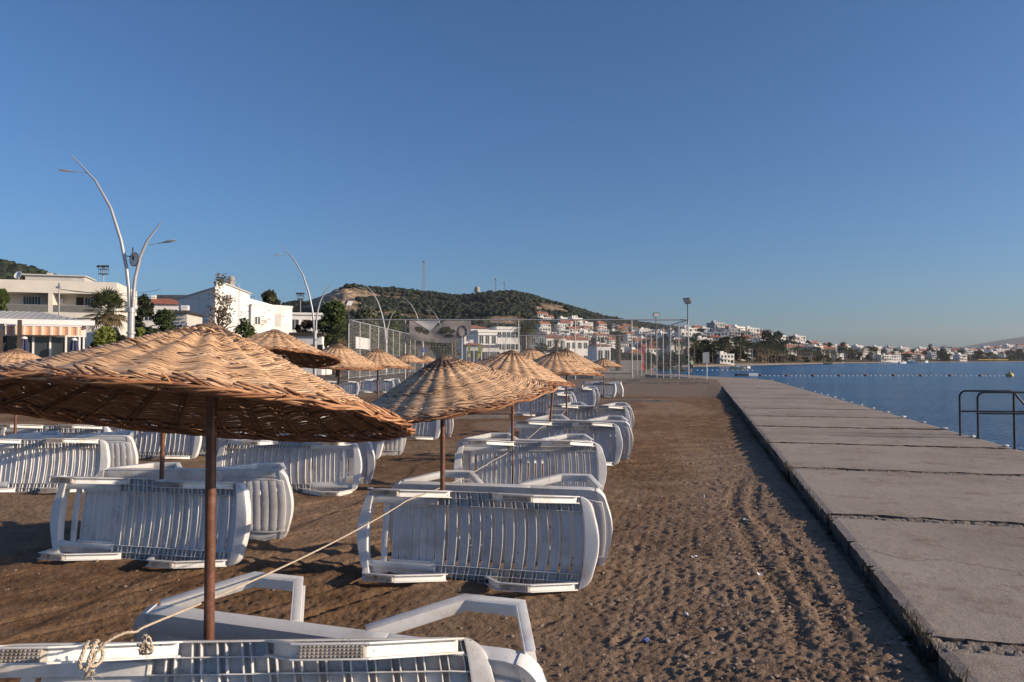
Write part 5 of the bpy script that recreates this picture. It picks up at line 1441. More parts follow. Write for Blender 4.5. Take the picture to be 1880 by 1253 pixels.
for px, w, h, nm in ((437, .26, 1.15, 0), (449, .32, .9, 1), (462, .30, 2.0, 2)):
    x = tf(px) - 1.6; y = 1.9
    zb = zf_(px, {0: 530, 1: 534, 2: 541}[nm]) - .6
    mb = MB(); mb.box(x - w, x + w, y - w, y + w, zb, zb + h); mb.box(x - w - .08, x + w + .08, y - w - .08, y + w + .08, zb + h, zb + h + .12)
    if nm == 2: mb.lathe([(.26, zb + h + .12), (.38, zb + h + .35), (.38, zb + h + .62), (.2, zb + h + .8)], 12, centre=(x, y, 0))
    else: mb.box(x - w * .6, x + w * .6, y - w * .6, y + w * .6, zb + h + .12, zb + h + .35)
    mb.build('chimney', M['plaster_white'] if nm == 0 else M['concrete'], wr)
win(wh, tf(412.5), tf(418.5), zf_(415, 557), zf_(415, 541.5), 0, .06, 0); win(wh, tf(419.5), tf(423), z_(594), z_(582), 0, .05, 0)
mb = MB(); mb.box(tf(419), tf(423.2), -.05, -.01, zf_(421, 557.5), zf_(421, 541)); mb.build('shutter', mat('brown_shutter', (.30, .19, .14), .7, .2, 5), wh)
win(wh, tf(464.5), tf(474), zf_(469, 596), zf_(469, 582), -.35, .06, 1)
mb = MB(); mb.box(tf(502), tf(513), -.39, -.353, zf_(508, 600), zf_(508, 576.5)); mb.build('recess', M['plaster_grey'], wh)
mb = MB(); mb.box(tf(458.5), WW + .05, -.42, -.352, zwe - .22, zwe + .03); mb.build('cornice', M['plaster_white'], wh)
win(wh, 3.6, 4.9, z_(595), z_(584), side=-.0001, bars=1)
M['patch'] = mat('bare_render_patch', (.34, .30, .27), .95, .25, 6)
mb = MB(); rd = random.Random(3)
for i in range(26):
    x = tf(436) + (.09 if i % 2 else 0)
    mb.box(x, x + .16, -.012, .0, z_(600) + i * .2, z_(600) + i * .2 + .12)
for i in range(16):
    x, z0 = rd.uniform(FW + .3, WW - .3), rd.uniform(zf_(500, 600), zf_(500, 569)); w, h = rd.uniform(.12, .40), rd.uniform(.06, .16)
    n = 7; mb.add([(x + w * math.cos(a) * rd.uniform(.6, 1), -.356, z0 + h * math.sin(a) * rd.uniform(.5, 1)) for a in [2 * math.pi * q / n for q in range(n)]], [tuple(range(n))])
for i in range(8):
    x, z0 = rd.uniform(tf(440), FW - .2), rd.uniform(z_(580), z_(553)); w, h = rd.uniform(.08, .3), rd.uniform(.06, .16); n = 7
    mb.add([(x + w * math.cos(a) * rd.uniform(.6, 1), -.006, z0 + h * math.sin(a) * rd.uniform(.5, 1)) for a in [2 * math.pi * q / n for q in range(n)]], [tuple(range(n))])
tag(mb.build('quoins_and_patches', M['patch'], wh), kind='stuff')  # quoins and patches of bare render in one mesh
# --- red roofed house between them and others at the back
def cottage(label, px0, px1, ytop, yeave, d, rot, roof_m, wall_m, nwin=3, flat=False, dep=8, storeys=2, name='house', zb=None):
    x0, x1 = xat(px0, d), xat(px1, d); w = x1 - x0; zt_, ze = zat(ytop, d), zat(yeave, d)
    t = thing(name, label, 'house', (x0, d, 0), R_(rot)); zb = zb if zb is not None else max(0.0, float(land_z((px0 + px1) / 2, d)) - .5)
    w /= math.cos(R_(rot))
    mb = MB(); mb.box(0, w, 0, dep, zb, ze); mb.build('wall', wall_m, t)
    mb = MB()
    if flat: mb.box(-.25, w + .25, -.25, dep + .25, ze + .002, zt_)
    else:
        o_ = .4; hp = min(w, dep) * .3
        mb.add([(-o_, -o_, ze), (w + o_, -o_, ze), (w + o_, dep + o_, ze), (-o_, dep + o_, ze), (hp, dep / 2, zt_), (w - hp, dep / 2, zt_)], [(0, 1, 5, 4), (1, 2, 5), (2, 3, 4, 5), (3, 0, 4), (3, 2, 1, 0)])
    r_ = mb.build('roof', roof_m, t)
    if not flat:
        mb = MB(); mb.box(w * .3, w * .3 + .7, dep * .45, dep * .45 + .7, ze + .2, zt_ + .5); mb.build('chimney', M['plaster_white'], r_)
    hs = (ze - zb) / storeys
    for s2 in range(storeys):
        for i in range(nwin):
            c = w * (i + .5) / nwin; win(t, c - .55, c + .55, zb + hs * s2 + hs * .32, zb + hs * s2 + hs * .78, 0, .06, 1)
    return t
cottage('white house with a red tiled roof behind the dark conifer', 236, 322, 544, 558, 118, 12, M['tile_red'], M['plaster_white'], 4, zb=3)
cottage('house with a dark grey roof between red roof and white gable', 290, 350, 542, 556, 135, 0, M['roof_grey'], M['plaster_grey'], 2, True, zb=3)
cottage('small house with dark eaves at the foot of the grey gable', 306, 340, 566, 575, 78, 8, M['wood_dark'], M['plaster_grey'], 1, False, 6, 1, zb=1)
cottage('red roofed house far left behind the cream apartment block', 20, 84, 512, 520, 140, 5, M['tile_red'], M['plaster'], 3, zb=4)
cottage('white low annexe right of the white house, dark roof edge', 536, 590, 611, 617, 72, 3, M['wood_dark'], M['plaster_white'], 3, True, 7, 1, zb=.2)
cottage('bright white wall house showing above the dark roof right of the white house', 530, 592, 574, 578, 108, 14, M['plaster_white'], M['plaster_white'], 3, True, 9, 2, zb=2)
tree_px('hedge', 'dark red-brown hedge between the annexe and the bright white wall', 533, 592, 590, 80, [(0.05, 0.028, 0.024), (0.035, 0.03, 0.02)], 31, 2200, .2, 616, cat='hedge')
cottage('white villa with red tiled roof behind the hanging banner', 852, 897, 596, 603, 205, 24, M['tile_red'], M['plaster_white'], 3, zb=.3)
cottage('white stepped villa with porches right of the red-roofed villa', 878, 912, 606, 610, 190, 22, M['plaster_white'], M['plaster_white'], 3, True, zb=.3)
cottage('white block with open balconies left of the stout palm', 913, 954, 600, 605, 215, 18, M['plaster_white'], M['plaster_white'], 5, True, 9, 3, zb=.3)
cottage('bluish grey walled house right of the stout palm', 972, 1002, 611, 614, 190, 14, M['roof_grey'], mat('blue_grey_wall', (.16, .18, .21), .8, .15, 1), 2, True, zb=.3)
cottage('cream villa behind the small dry palm', 1003, 1040, 612, 620, 200, 20, M['tile_red'], M['plaster'], 3, zb=.3)
cottage('white house with red roof low behind the court, right of the dry palm', 1038, 1082, 616, 624, 205, 20, M['tile_red'], M['plaster_white'], 4, zb=.3)
cottage('low porch house with rust-red tiles beside the yellow flags', 856, 884, 629, 634, 120, 10, M['tile_red'], M['plaster_grey'], 2, False, 5, 1, zb=.2)
cottage('low white kiosk behind the fence, right of the red-tiled porch', 886, 916, 634, 637, 122, 8, M['roof_grey'], M['plaster_white'], 3, True, 4, 1, zb=.2)
cottage('small white building behind the court before the pruned palm', 1096, 1122, 631, 635, 170, 15, M['tile_red'], M['plaster_white'], 2, False, 6, 1, zb=.3)
wl = MB(); wl.box(0, 26, 0, .3, -.2, 1.5); o = wl.build('boundary_wall', M['concrete'], None); o.location = (xat(885, 118), 118, .3)
tag(o, 'long low grey boundary wall beyond the court', 'wall')

# ================================================================== masts and flood light towers
def flood_tower(label, px, ybase_, ytop, d, w=1.6, cage=True):
    x, y, z = spot(px, d); h = zat(ytop, d) - z
    t = thing('floodlight_tower', label, 'floodlight', (x, y, z))
    mb = MB(); mb.tube([(0, 0, -.5), (0, 0, h)], [.16, .10], 8); mb.build('mast', M['galv'], t)
    mb = MB(); hz = w * .6
    for zz in (h - hz * 1.9, h - hz): mb.tube([(-w / 2, -.4, zz), (w / 2, -.4, zz), (w / 2, .4, zz), (-w / 2, .4, zz), (-w / 2, -.4, zz)], .05, 5)
    for xx in (-w / 2, 0, w / 2):
        for yy in (-.4, .4): mb.tube([(xx, yy, h - hz * 1.9), (xx, yy, h - hz * .5)], .04, 5)
    mb.box(-w / 2, w / 2, -.4, .4, h - hz * 2.0, h - hz * 1.93)
    mb.build('platform', M['dark_metal'], t)
    for xx in (-w / 2, 0, w / 2):
        mb = MB(); mb.box(-.36, .36, -.12, .12, -.2, .2); o = mb.build('floodlight', M['dark_metal'], t); o.location = (xx, -.3, h - hz * .4); o.rotation_euler = (R_(-35), 0, R_(20 * xx))
flood_tower('tall floodlight tower with a cage platform behind the cream apartment block', 188, 0, 486, 150, 1.7)
flood_tower('slim floodlight tower between the white house and second lamp post', 551, 0, 537, 190, 1.5)
def lattice(label, px, ybase_, ytop, d, w0, w1, name='radio_mast'):
    x = xat(px, d); z0, z1 = zat(ybase_, d), zat(ytop, d)
    t = thing(name, label, 'mast', (x, d, z0 - 3)); h = z1 - z0 + 3
    mb = MB(); n = 12; r = .11
    cor = lambda f: [(sx * (w0 + (w1 - w0) * f) / 2, sy * (w0 + (w1 - w0) * f) / 2, h * f) for sx, sy in ((-1, -1), (1, -1), (1, 1), (-1, 1))]
    for i in range(n):
        a, b_ = cor(i / n), cor((i + 1) / n)
        for j in range(4):
            mb.tube([a[j], b_[j]], r, 4); mb.tube([a[j], b_[(j + 1) % 4]], r * .6, 4); mb.tube([b_[j], b_[(j + 1) % 4]], r * .6, 4)
    mb.build('lattice', M['mast_grey'], t)
    mb = MB(); mb.tube([(0, 0, h), (0, 0, h + 3)], .15, 5); mb.lathe([(.1, h - 1.5), (1.2, h - 1.2), (1.2, h - .2), (.1, h)], 10); mb.build('antenna', M['mast_grey'], t)
lattice('tall grey lattice radio mast on the wooded hilltop', 778, 533, 480, 795, 4.6, 2.4)
lattice('thin radio mast right of the tall lattice one on the hill', 910, 531, 512, 800, 1.6, 1.0)
lattice('thinnest short radio mast at the right end of the hilltop', 926, 531, 519, 800, .8, .5)
x = xat(876, 800); tw = thing('stone_tower', 'small stone tower ruin on the hill crest between the masts', 'tower', (x, 800, zat(537, 800)))
mb = MB(); mb.lathe([(3.2, 0), (3.0, 4), (2.6, 5.4), (1.6, 6.2)], 12); mb.build('tower_wall', M['concrete'], tw)
# slim pole with wires before the apartment block
t = thing('utility_pole', 'thin metal pole with a small lamp and wires before the cream apartment block', 'pole', (xat(107, 60), 60, 1))
h = zat(527, 60) - 1
mb = MB(); mb.tube([(0, 0, 0), (0, 0, h)], .05, 8); mb.build('pole', M['galv'], t)
mb = MB(); mb.box(-.22, .12, -.12, .12, h - .12, h + .04); mb.box(-.06, .06, -.08, .08, h + .04, h + .3); mb.build('lamp_head', M['galv'], t)
for x1, y1, z1 in ((-7, 32, -.5), (5.5, 30, -1.6)):
    mb = MB(); mb.tube([Vector((0, 0, h - .2)).lerp(Vector((x1, y1, h + z1 + 3.4)), i / 8) - Vector((0, 0, 4 * .5 * (i / 8) * (1 - i / 8))) for i in range(9)], .02, 4); mb.build('wire', M['black_paint'], t)

# ================================================================== the netted beach court
M['post_paint'] = mat('court_post_paint', (.52, .51, .49), .5, .12, 1.5, dirt=(.30, .16, .09), dscale=1.2, damt=.6)
CY0, CY1, CZ = 57.0, 93.0, 0.30
CX0, CX1, CX2, CX3 = xat(640, CY0), xat(1264, CY0), xat(1170, CY1), xat(762, CY1)
HT = zat(587.5, CY0) - CZ
m, nt, b = nt_new('court_net'); L = nt.links
co = coords(nt); mp = nd(nt, 'ShaderNodeMapping'); L.new(co, mp.inputs[0]); mp.inputs['Scale'].default_value = (1, 1, 1)
sx = nd(nt, 'ShaderNodeSeparateXYZ'); L.new(mp.outputs[0], sx.inputs[0])
def lines(sock):
    a = nd(nt, 'ShaderNodeMath', operation='MULTIPLY', i_1=1 / .12); L.new(sock, a.inputs[0]); f = nd(nt, 'ShaderNodeMath', operation='FRACT'); L.new(a.outputs[0], f.inputs[0])
    g = nd(nt, 'ShaderNodeMath', operation='LESS_THAN', i_1=.055); L.new(f.outputs[0], g.inputs[0]); return g.outputs[0]
mxm = nd(nt, 'ShaderNodeMath', operation='MAXIMUM'); L.new(lines(sx.outputs[0]), mxm.inputs[0]); L.new(lines(sx.outputs[2]), mxm.inputs[1])
tr = nd(nt, 'ShaderNodeBsdfTransparent'); ms = nd(nt, 'ShaderNodeMixShader'); L.new(mxm.outputs[0], ms.inputs[0]); L.new(tr.outputs[0], ms.inputs[1]); L.new(b.outputs[0], ms.inputs[2]); L.new(ms.outputs[0], nt.nodes['Material Output'].inputs['Surface'])
b.inputs['Base Color'].default_value = (.42, .42, .41, 1); b.inputs['Roughness'].default_value = .9
M['net'] = m
ct = thing('court_cage', 'tall white-posted net cage round the beach sports court', 'sports cage', (CX0, CY0, CZ))
def cp(p): return (p[0] - CX0, p[1] - CY0, p[2] - CZ)
corners = [(CX0, CY0), (CX1, CY0), (CX2, CY1), (CX3, CY1)]
def side(a, b_, n, rail_mid, zt_a, zt_b, skip_first=False):
    a, b_ = Vector((a[0] - CX0, a[1] - CY0, 0)), Vector((b_[0] - CX0, b_[1] - CY0, 0))
    for i in range(1 if skip_first else 0, n):
        p = a.lerp(b_, i / n); h = zt_a + (zt_b - zt_a) * i / n
        mb = MB(); mb.tube([p + Vector((0, 0, -.35)), p + Vector((0, 0, h))], .043, 8); mb.build('post', M['post_paint'], ct, smooth=R_(40))
    mb = MB(); mb.tube([a + Vector((0, 0, zt_a)), b_ + Vector((0, 0, zt_b))], .05, 8)
    for k in rail_mid: mb.tube([a + Vector((0, 0, k)), b_ + Vector((0, 0, k))], .025, 6)
    mb.build('rail', M['galv'], ct, smooth=R_(40))
    L_ = (b_ - a).length; mb = MB(); mb.add([(0, 0, .02), (L_, 0, .02), (L_, 0, zt_b - .06), (0, 0, zt_a - .06)], [(0, 1, 2, 3)])
    o = mb.build('net', M['net'], ct, recalc=False); o.location = a; o.rotation_euler = (0, 0, math.atan2((b_ - a).y, (b_ - a).x))
fx = [640, 748, 858, 963, 1083, 1203, 1264]
side(corners[0], corners[1], 6, (), HT, HT)
side(corners[1], corners[2], 8, (.1,), HT, HT)
side(corners[2], corners[3], 6, (.1,), HT, HT)
side(corners[3], corners[0], 9, (.1,), HT, HT)
# lamps on the posts
def court_flood(px, py, d, label, az, zbase):
    x = xat(px, d); z = zat(py, d)
    t = thing('floodlight', label, 'floodlight', (x, d, zbase))
    mb = MB(); mb.tube([(0, 0, 0), (0, 0, z - zbase - .2)], .04, 8); mb.build('pole', M['dark_metal'], t)
    mb = MB(); mb.gbox((-.34, -.09, -.26), (.34, .09, .26), (1, 1, 1), lambda a, b_, c: (a * (1 if b_ < 0 else .75), b_, c * (1 if b_ < 0 else .7)))
    for k in range(5): mb.box(-.22 + k * .11 - .012, -.22 + k * .11 + .012, .092, .15, -.16, .16)
    o = mb.build('lamp_housing', M['dark_metal'], t, bevel=.015); o.location = (0, 0, z - zbase); o.rotation_euler = (R_(32), 0, R_(az))
    mb = MB(); mb.box(-.29, .29, -.10, -.093, -.21, .21); g = mb.build('lens', M['lens'], o)
court_flood(1263, 552, CY0 - .14, 'floodlight raised on the right front corner post of the court', -60, CZ + HT - .3)
court_flood(1204.5, 578, CY0 + 17, 'floodlight turned to the viewer halfway along the right net', 20, CZ + 3.3)
court_flood(640, 556, CY0 - .14, 'floodlight raised on the left front corner post of the court', 60, CZ + HT - .3)
# ragged printed banner hung on the front rail
M['banner'] = mat('printed_banner', (.50, .45, .43), .9, .12, 2, dirt=(.26, .24, .20), dscale=.9, damt=.7)
M['banner_back'] = mat('banner_lining', (.85, .82, .78), .9, .05, 2)
for k_b in ('banner', 'banner_back'):
    n_ = M[k_b].node_tree; t_b = n_.nodes.new('ShaderNodeBsdfTranslucent'); t_b.inputs[0].default_value = (.6, .56, .53, 1) if k_b == 'banner' else (.9, .87, .82, 1)
    m_b = n_.nodes.new('ShaderNodeMixShader'); m_b.inputs[0].default_value = .45
    n_.links.new(n_.nodes['Principled BSDF'].outputs[0], m_b.inputs[1]); n_.links.new(t_b.outputs[0], m_b.inputs[2]); n_.links.new(m_b.outputs[0], n_.nodes['Material Output'].inputs['Surface'])
M['banner_dark'] = mat('banner_print', (.065, .065, .045), .9, .4, 3)
M['banner_ring'] = mat('banner_emblem', (.10, .085, .12), .9, .2, 3)
bx0, bx1, bz0, bz1 = xat(752, CY0), xat(865, CY0), zat(633, CY0), zat(589.5, CY0)
bt = thing('banner', 'large grey printed banner with a ring emblem, top torn loose, on the court net', 'banner', (bx0, CY0 - .12, bz0))
BW, BH = bx1 - bx0, bz1 - bz0
def bw(u, v):
    """sagging cloth: u along, v up"""
    low = .30 * math.sin(min(1, u * 1.05) * math.pi) * (1 - v)
    return Vector((u * BW, -.05 - .045 * math.sin(u * 9 + v * 3) + .018 * math.sin(v * 14 + u * 5), v * BH - low * 0 + .25 * (1 - v) * math.sin(u * math.pi * 1.0 + 2.2)))
def cloth(name, f, m_, parent, n=(30, 12), push=0.0):
    mb = MB(); vs = []; fs = []
    for j in range(n[1] + 1):
        for i in range(n[0] + 1):
            u, v = f(i / n[0], j / n[1]); p = bw(u, v); vs.append((p.x, p.y - push, p.z))
    for j in range(n[1]):
        for i in range(n[0]):
            a = j * (n[0] + 1) + i; fs.append((a, a + 1, a + n[0] + 2, a + n[0] + 1))
    k = len(vs); vs += [(x_, y_ + .012, z_) for x_, y_, z_ in vs]; fs += [tuple(q + k for q in f_[::-1]) for f_ in fs]
    mb.add(vs, fs); return mb.build(name, m_, parent, smooth=True, recalc=False)
def body(u, v):
    top = 1.0 - (max(0, .42 * (1 - abs(u - .34) / .24)) if .10 < u < .58 else 0)
    bot = .10 + .16 * u * u + (.34 * max(0, (u - .72) / .28))
    return u, bot + (top - bot) * v
bc = cloth('cloth', body, M['banner'], bt, (60, 12))
cloth('torn_flap', lambda u, v: (.06 + .44 * u, 1.0 - (1 - v) * .44 * max(0.02, 1 - abs(u - .62) / (.62 if u < .62 else .38))), M['banner_back'], bt, (24, 8), .03)
mb = MB(); rd = random.Random(8)
for cu, cv, ru, rv in ((.16, .62, .10, .16), (.27, .52, .07, .10), (.60, .66, .11, .17), (.52, .55, .06, .08), (.70, .60, .05, .10), (.65, .44, .09, .07)):
    n = 14; vs = [bw(cu + ru * math.cos(a) * rd.uniform(.55, 1.1), cv + rv * math.sin(a) * rd.uniform(.55, 1.1)) - Vector((0, .018, 0)) for a in [2 * math.pi * i / n for i in range(n)]]
    c0 = bw(cu, cv) - Vector((0, .018, 0)); mb.add(vs + [c0], [(i, (i + 1) % n, n) for i in range(n)])
mb.build('print', M['banner_dark'], bc, recalc=False)
mb = MB(); mb.tube([bw(.865 + .068 * math.cos(a), .60 + .21 * math.sin(a)) - Vector((0, .03, 0)) for a in [2 * math.pi * i / 24 for i in range(25)]], .035, 5, cap=False); mb.build('emblem', M['banner_ring'], bc)
# white board on the left net
ds = (59.5, 66.0); mb = MB()
bd = thing('notice_board', 'white panelled board fixed to the left net of the court', 'board', (xat(653, ds[0]) , ds[0], zat(641, 62)))
dx = xat(679, ds[1]) - xat(653, ds[0]); dy = ds[1] - ds[0]; ln = math.hypot(dx, dy); bd.rotation_euler = (0, 0, math.atan2(dy, dx))
hb = zat(620, 62) - zat(641, 62)
mb.box(0, ln, -.03, .03, 0, hb); mb.build('panel', M['white_paint'], bd)
for k in range(3):
    mb = MB(); mb.box(ln * (k + .5) / 3 - .02, ln * (k + .5) / 3 + .02, -.036, -.031, .05, hb - .05); mb.build('seam', M['galv'], bd)
# feather flags
def feather(label, px, yb, yt, d, m_, w, name='feather_flag', lean=0):
    x = xat(px, d); z0, z1 = zat(yb, d), zat(yt, d); h = z1 - z0
    t = thing(name, label, 'flag', (x, d, z0))
    mb = MB(); mb.tube([(0, 0, -.6), (0, 0, h * .8), (.04, 0, h)], .02, 6); mb.build('pole', M['galv'], t)
    mb = MB(); n = 10; vs = []; fs = []
    for i in range(n + 1):
        f = i / n; ww = w * (min(1, .75 + f) if f < .7 else math.sqrt(max(.02, 1 - ((f - .7) / .3) ** 2)))
        for yy in (-.012, .012): vs += [(.03 + lean * f, yy + .05 * math.sin(5 * f), h * f), (.03 + ww + lean * f, yy + .07 * math.sin(4 * f + 1), h * f)]
    for i in range(n):
        a = i * 4; fs += [(a, a + 1, a + 5, a + 4), (a + 2, a + 6, a + 7, a + 3), (a, a + 4, a + 6, a + 2), (a + 1, a + 3, a + 7, a + 5)]
    mb.add(vs, fs); return mb.build('cloth', m_, t, recalc=False), t, h
M['lime_cloth'] = mat('yellow_green_cloth', (.50, .47, .10), .8, .12, 2)
M['red_cloth'] = mat('red_cloth', (.62, .055, .06), .7, .08, 2)
feather('slim yellow-green feather flag left of the wider one beyond the court', 859, 656, 631, 94.5, M['lime_cloth'], .26)
feather('wider yellow-green feather flag with a reddish foot beyond the court', 875, 658, 631, 94.5, M['lime_cloth'], .42, lean=.25)
c_, t_, h_ = feather('red feather flag with white lettering at the right end of the court', 1177, 681, 634, 95.5, M['red_cloth'], .40)
# white lettering reading upwards, too far away to make out letter by letter
mb = MB()
for i, (a, b_) in enumerate(((.30, .36), (.38, .44), (.46, .50), (.52, .58), (.60, .66))):
    z0, z1 = h_ * a, h_ * b_; y_ = -.03 + .05 * math.sin(5 * a)
    mb.box(.12, .30, y_ - .004, y_, z0, z0 + (z1 - z0) * .35); mb.box(.12, .16, y_ - .004, y_, z0 + (z1 - z0) * .36, z1); mb.box(.26, .30, y_ - .004, y_, z0 + (z1 - z0) * .36, z1)
mb.build('lettering', M['white_paint'], c_)
t = thing('road_sign', 'round blue road sign on a post beyond the court', 'road sign', (xat(778, 95), 95, .3)); z0 = zat(643, 95) - .3
M['sign_blue'] = mat('sign_blue', (.03, .10, .50), .4, .05, 3)
mb = MB(); mb.tube([(0, .03, -.3), (0, .03, z0 + .2)], .03, 6); mb.build('post', M['galv'], t)
mb = MB(); mb.lathe([(.30, -.01), (.30, .01)], 20); o = mb.build('disc', M['sign_blue'], t); o.location = (0, 0, z0); o.rotation_euler = (R_(90), 0, 0)
mb = MB(); mb.tube([(0, -.12, .014), (0, .1, .014)], .03, 4); mb.tube([(-.08, .03, .014), (0, .12, .014), (.08, .03, .014)], .028, 4); a_ = mb.build('arrow', M['white_paint'], o)
# sign on a post at the walkway's end
t = thing('sign_post', 'blank grey sign board on a thin post at the far end of the walkway', 'sign', (xat(1297.5, 55.5), 55.5, .1))
mb = MB(); mb.tube([(0, 0, 0), (0, 0, zat(650, 55.5) - .1)], .03, 8); mb.build('post', M['white_paint'], t)
mb = MB(); z0, z1 = zat(666.5, 55.5) - .1, zat(647, 55.5) - .1; mb.gbox((-.32, -.045, z0), (.18, -.032, z1), (1, 1, 1), lambda a, b_, c: (a, b_, c + a * .12)); mb.build('board', M['galv'], t)
# concrete block and timber edging in front of the court
mb = MB(); mb.box(0, 3.4, 0, 6.0, -.3, .52); mb.box(-.001, 3.401, -.05, -.001, .40, .46)
o = mb.build('concrete_block', M['concrete'], bevel=.02); o.location = (xat(1088, 60), 60, .3); tag(o, 'low flat concrete block on the gravel beside the right net', 'block')
def plank(label, px0, px1, py, z, h, w=.12, rot=None, d=None):
    a, b_ = gnd(px0, py, z), gnd(px1, py, z); ln = b_.x - a.x
    mb = MB(); rd = random.Random(px0)
    mb.gbox((0, 0, -.1), (ln, w, h), (14, 1, 1), lambda x, y, zz: (x, y + .02 * math.sin(x * .9), zz + .012 * math.sin(x * 1.7 + px0)))
    o = mb.build('timber_edging', M['wood_grey'], bevel=.01); o.location = (a.x, a.y, z)
    if rot: o.rotation_euler = (0, 0, R_(rot))
    tag(o, label, 'timber')
plank('long weathered timber edging in front of the court posts', 1128, 1276, 701, .22, .24, .25, -2)
plank('weathered timber edging board lower and longer, ending at the walkway', 1150, 1302, 708, .14, .26, .22, -3)
plank('short skewed timber block before the long edging', 1153, 1176, 707, .14, .30, .5, -14)
plank('loose weathered plank lying where sand meets gravel', 1092, 1238, 737, .03, .07, .25, -3)
plank('thin dark plank on the sand left of the right column', 790, 935, 768, .02, .06, .2, 4)
# person in a green top walking away beyond the corner post
def person(px, py, d, label):
    x, z = xat(px, d), DECK_Z
    t = thing('person', label, 'person', (x, d, z), R_(8))
    J = {'pel': (0, 0, .95, .13), 'wai': (0, .01, 1.10, .125), 'che': (0, 0, 1.33, .145), 'nec': (0, 0, 1.50, .06), 'hd0': (0, -.01, 1.60, .085), 'hd1': (0, -.01, 1.71, .08),
         'hl': (-.10, 0, .92, .095), 'kl': (-.11, -.10, .50, .06), 'al': (-.11, -.06, .09, .042), 'tl': (-.11, -.20, .03, .036), 'hr': (.10, 0, .92, .095), 'kr': (.11, .08, .50, .06), 'ar': (.11, .24, .11, .042), 'tr': (.11, .12, .03, .036),
         'sl': (-.19, 0, 1.44, .062), 'el': (-.25, .08, 1.16, .046), 'wl': (-.25, 0, .92, .034), 'fl': (-.25, -.03, .82, .026), 'sr': (.19, 0, 1.44, .062), 'er': (.25, .05, 1.16, .046), 'wr': (.27, -.10, .95, .034), 'fr': (.27, -.15, .86, .026)}
    E = [('pel', 'wai'), ('wai', 'che'), ('che', 'nec'), ('nec', 'hd0'), ('hd0', 'hd1'), ('pel', 'hl'), ('hl', 'kl'), ('kl', 'al'), ('al', 'tl'), ('pel', 'hr'), ('hr', 'kr'), ('kr', 'ar'), ('ar', 'tr'), ('che', 'sl'), ('sl', 'el'), ('el', 'wl'), ('wl', 'fl'), ('che', 'sr'), ('sr', 'er'), ('er', 'wr'), ('wr', 'fr')]
    def skin(nm, keys, grow, m_, parent, sub=2):
        ks = [k for k in J if k in keys]; me = bpy.data.meshes.new(nm)
        me.from_pydata([J[k][:3] for k in ks], [(ks.index(a), ks.index(b_)) for a, b_ in E if a in keys and b_ in keys], [])
        o = link(nm, me, parent); s = o.modifiers.new('skin', 'SKIN')
        for i, k in enumerate(ks): me.skin_vertices[0].data[i].radius = (J[k][3] * grow,) * 2
        me.skin_vertices[0].data[0].use_root = True
        sb = o.modifiers.new('sub', 'SUBSURF'); sb.levels = sub; sb.render_levels = sub
        me.materials.append(m_); return o
    skin('body', set(J), 1.0, mat('skin', (.42, .25, .17), .6, .05, 5), t)
    skin('shirt', {'pel', 'wai', 'che', 'sl', 'sr', 'el', 'er'}, 1.16, mat('green_cloth', (.20, .42, .22), .8, .1, 5), t)
    skin('shorts', {'pel', 'hl', 'hr', 'kl', 'kr'}, 1.12, mat('dark_cloth', (.03, .035, .045), .8, .1, 5), t)
    mb = MB(); mb.lathe([(.02, 1.56), (.088, 1.62), (.096, 1.70), (.07, 1.78), (.02, 1.81)], 12); mb.build('hair', M['wood_dark'], t, smooth=True)
person(1269, 685, 88, 'person in a green top and dark shorts walking away on the path by the court')
# ================================================================== woods on the hills (one mass of crowns, uncountable)
def crown_templates(k=8, seed=5):
    out = []
    for i in range(k):
        bm = bmesh.new(); bmesh.ops.create_icosphere(bm, subdivisions=2, radius=1.0)
        rd = random.Random(seed + i)
        V = np.array([v.co[:] for v in bm.verts])
        n = 0.55 * (vnoise(V[:, 0] * 1.9 + i * 7, V[:, 1] * 1.9 + V[:, 2] * 1.7, i) - .5) + .5 * (vnoise(V[:, 0] * 4.2 + V[:, 2] * 3 + i, V[:, 1] * 4.2, i + 9) - .5)
        V = V * (1 + n)[:, None] * np.array([1, 1, .8])
        out.append((V, np.array([[v.index for v in f.verts] for f in bm.faces]))); bm.free()
    return out
CT = crown_templates()
rg = np.random.default_rng(8)
VV, FF, CC = [], [], []; base = 0
def wood(n, pxr, dr, zmin, rsize, keep):
    global base
    px = rg.uniform(*pxr, n); d = np.sqrt(rg.uniform(dr[0] ** 2, dr[1] ** 2, n)); z = land_z(px, d)
    for p, dd_, zz in zip(px, d, z):
        if zz < zmin or not keep(p, dd_, zz): continue
        V, F = CT[rg.integers(len(CT))]; r = rg.uniform(*rsize); a = rg.uniform(0, 6.28); ca, sa = math.cos(a), math.sin(a)
        W = np.stack([V[:, 0] * ca - V[:, 1] * sa, V[:, 0] * sa + V[:, 1] * ca, V[:, 2] * rg.uniform(.75, 1.25)], 1) * r + np.array([xat(p, dd_), dd_, zz + r * .45])
        VV.append(W); FF.append(F + base); base += len(V)
        c = np.array([(0.014, 0.023, 0.011), (0.019, 0.028, 0.013), (0.010, 0.017, 0.009), (0.030, 0.034, 0.017)][rg.integers(4)]) * rg.uniform(.8, 1.25)
        CC.append(np.tile(c, (len(V), 1)))
def on_rock(p, d, z):
    x = xat(p, d)
    rn = float(fbm(x / 34.0, d / 34.0 + z / 11.0, 11, 5, .6))
    r = math.exp(-(((p - 612) / 52) ** 2) - (((z - 58) / 17) ** 2)) * 1.5 + .9 * math.exp(-(((p - 1005) / 45) ** 2) - (((z - 52) / 9) ** 2)) + .7 * math.exp(-(((p - 920) / 50) ** 2) - (((z - 30) / 7) ** 2)) + .6 * math.exp(-(((p - 1060) / 60) ** 2) - (((z - 36) / 6) ** 2)) + .75 * math.exp(-(((p - 700) / 90) ** 2) - (((z - 62) / 4) ** 2))
    return r + rn * 1.9 > .47
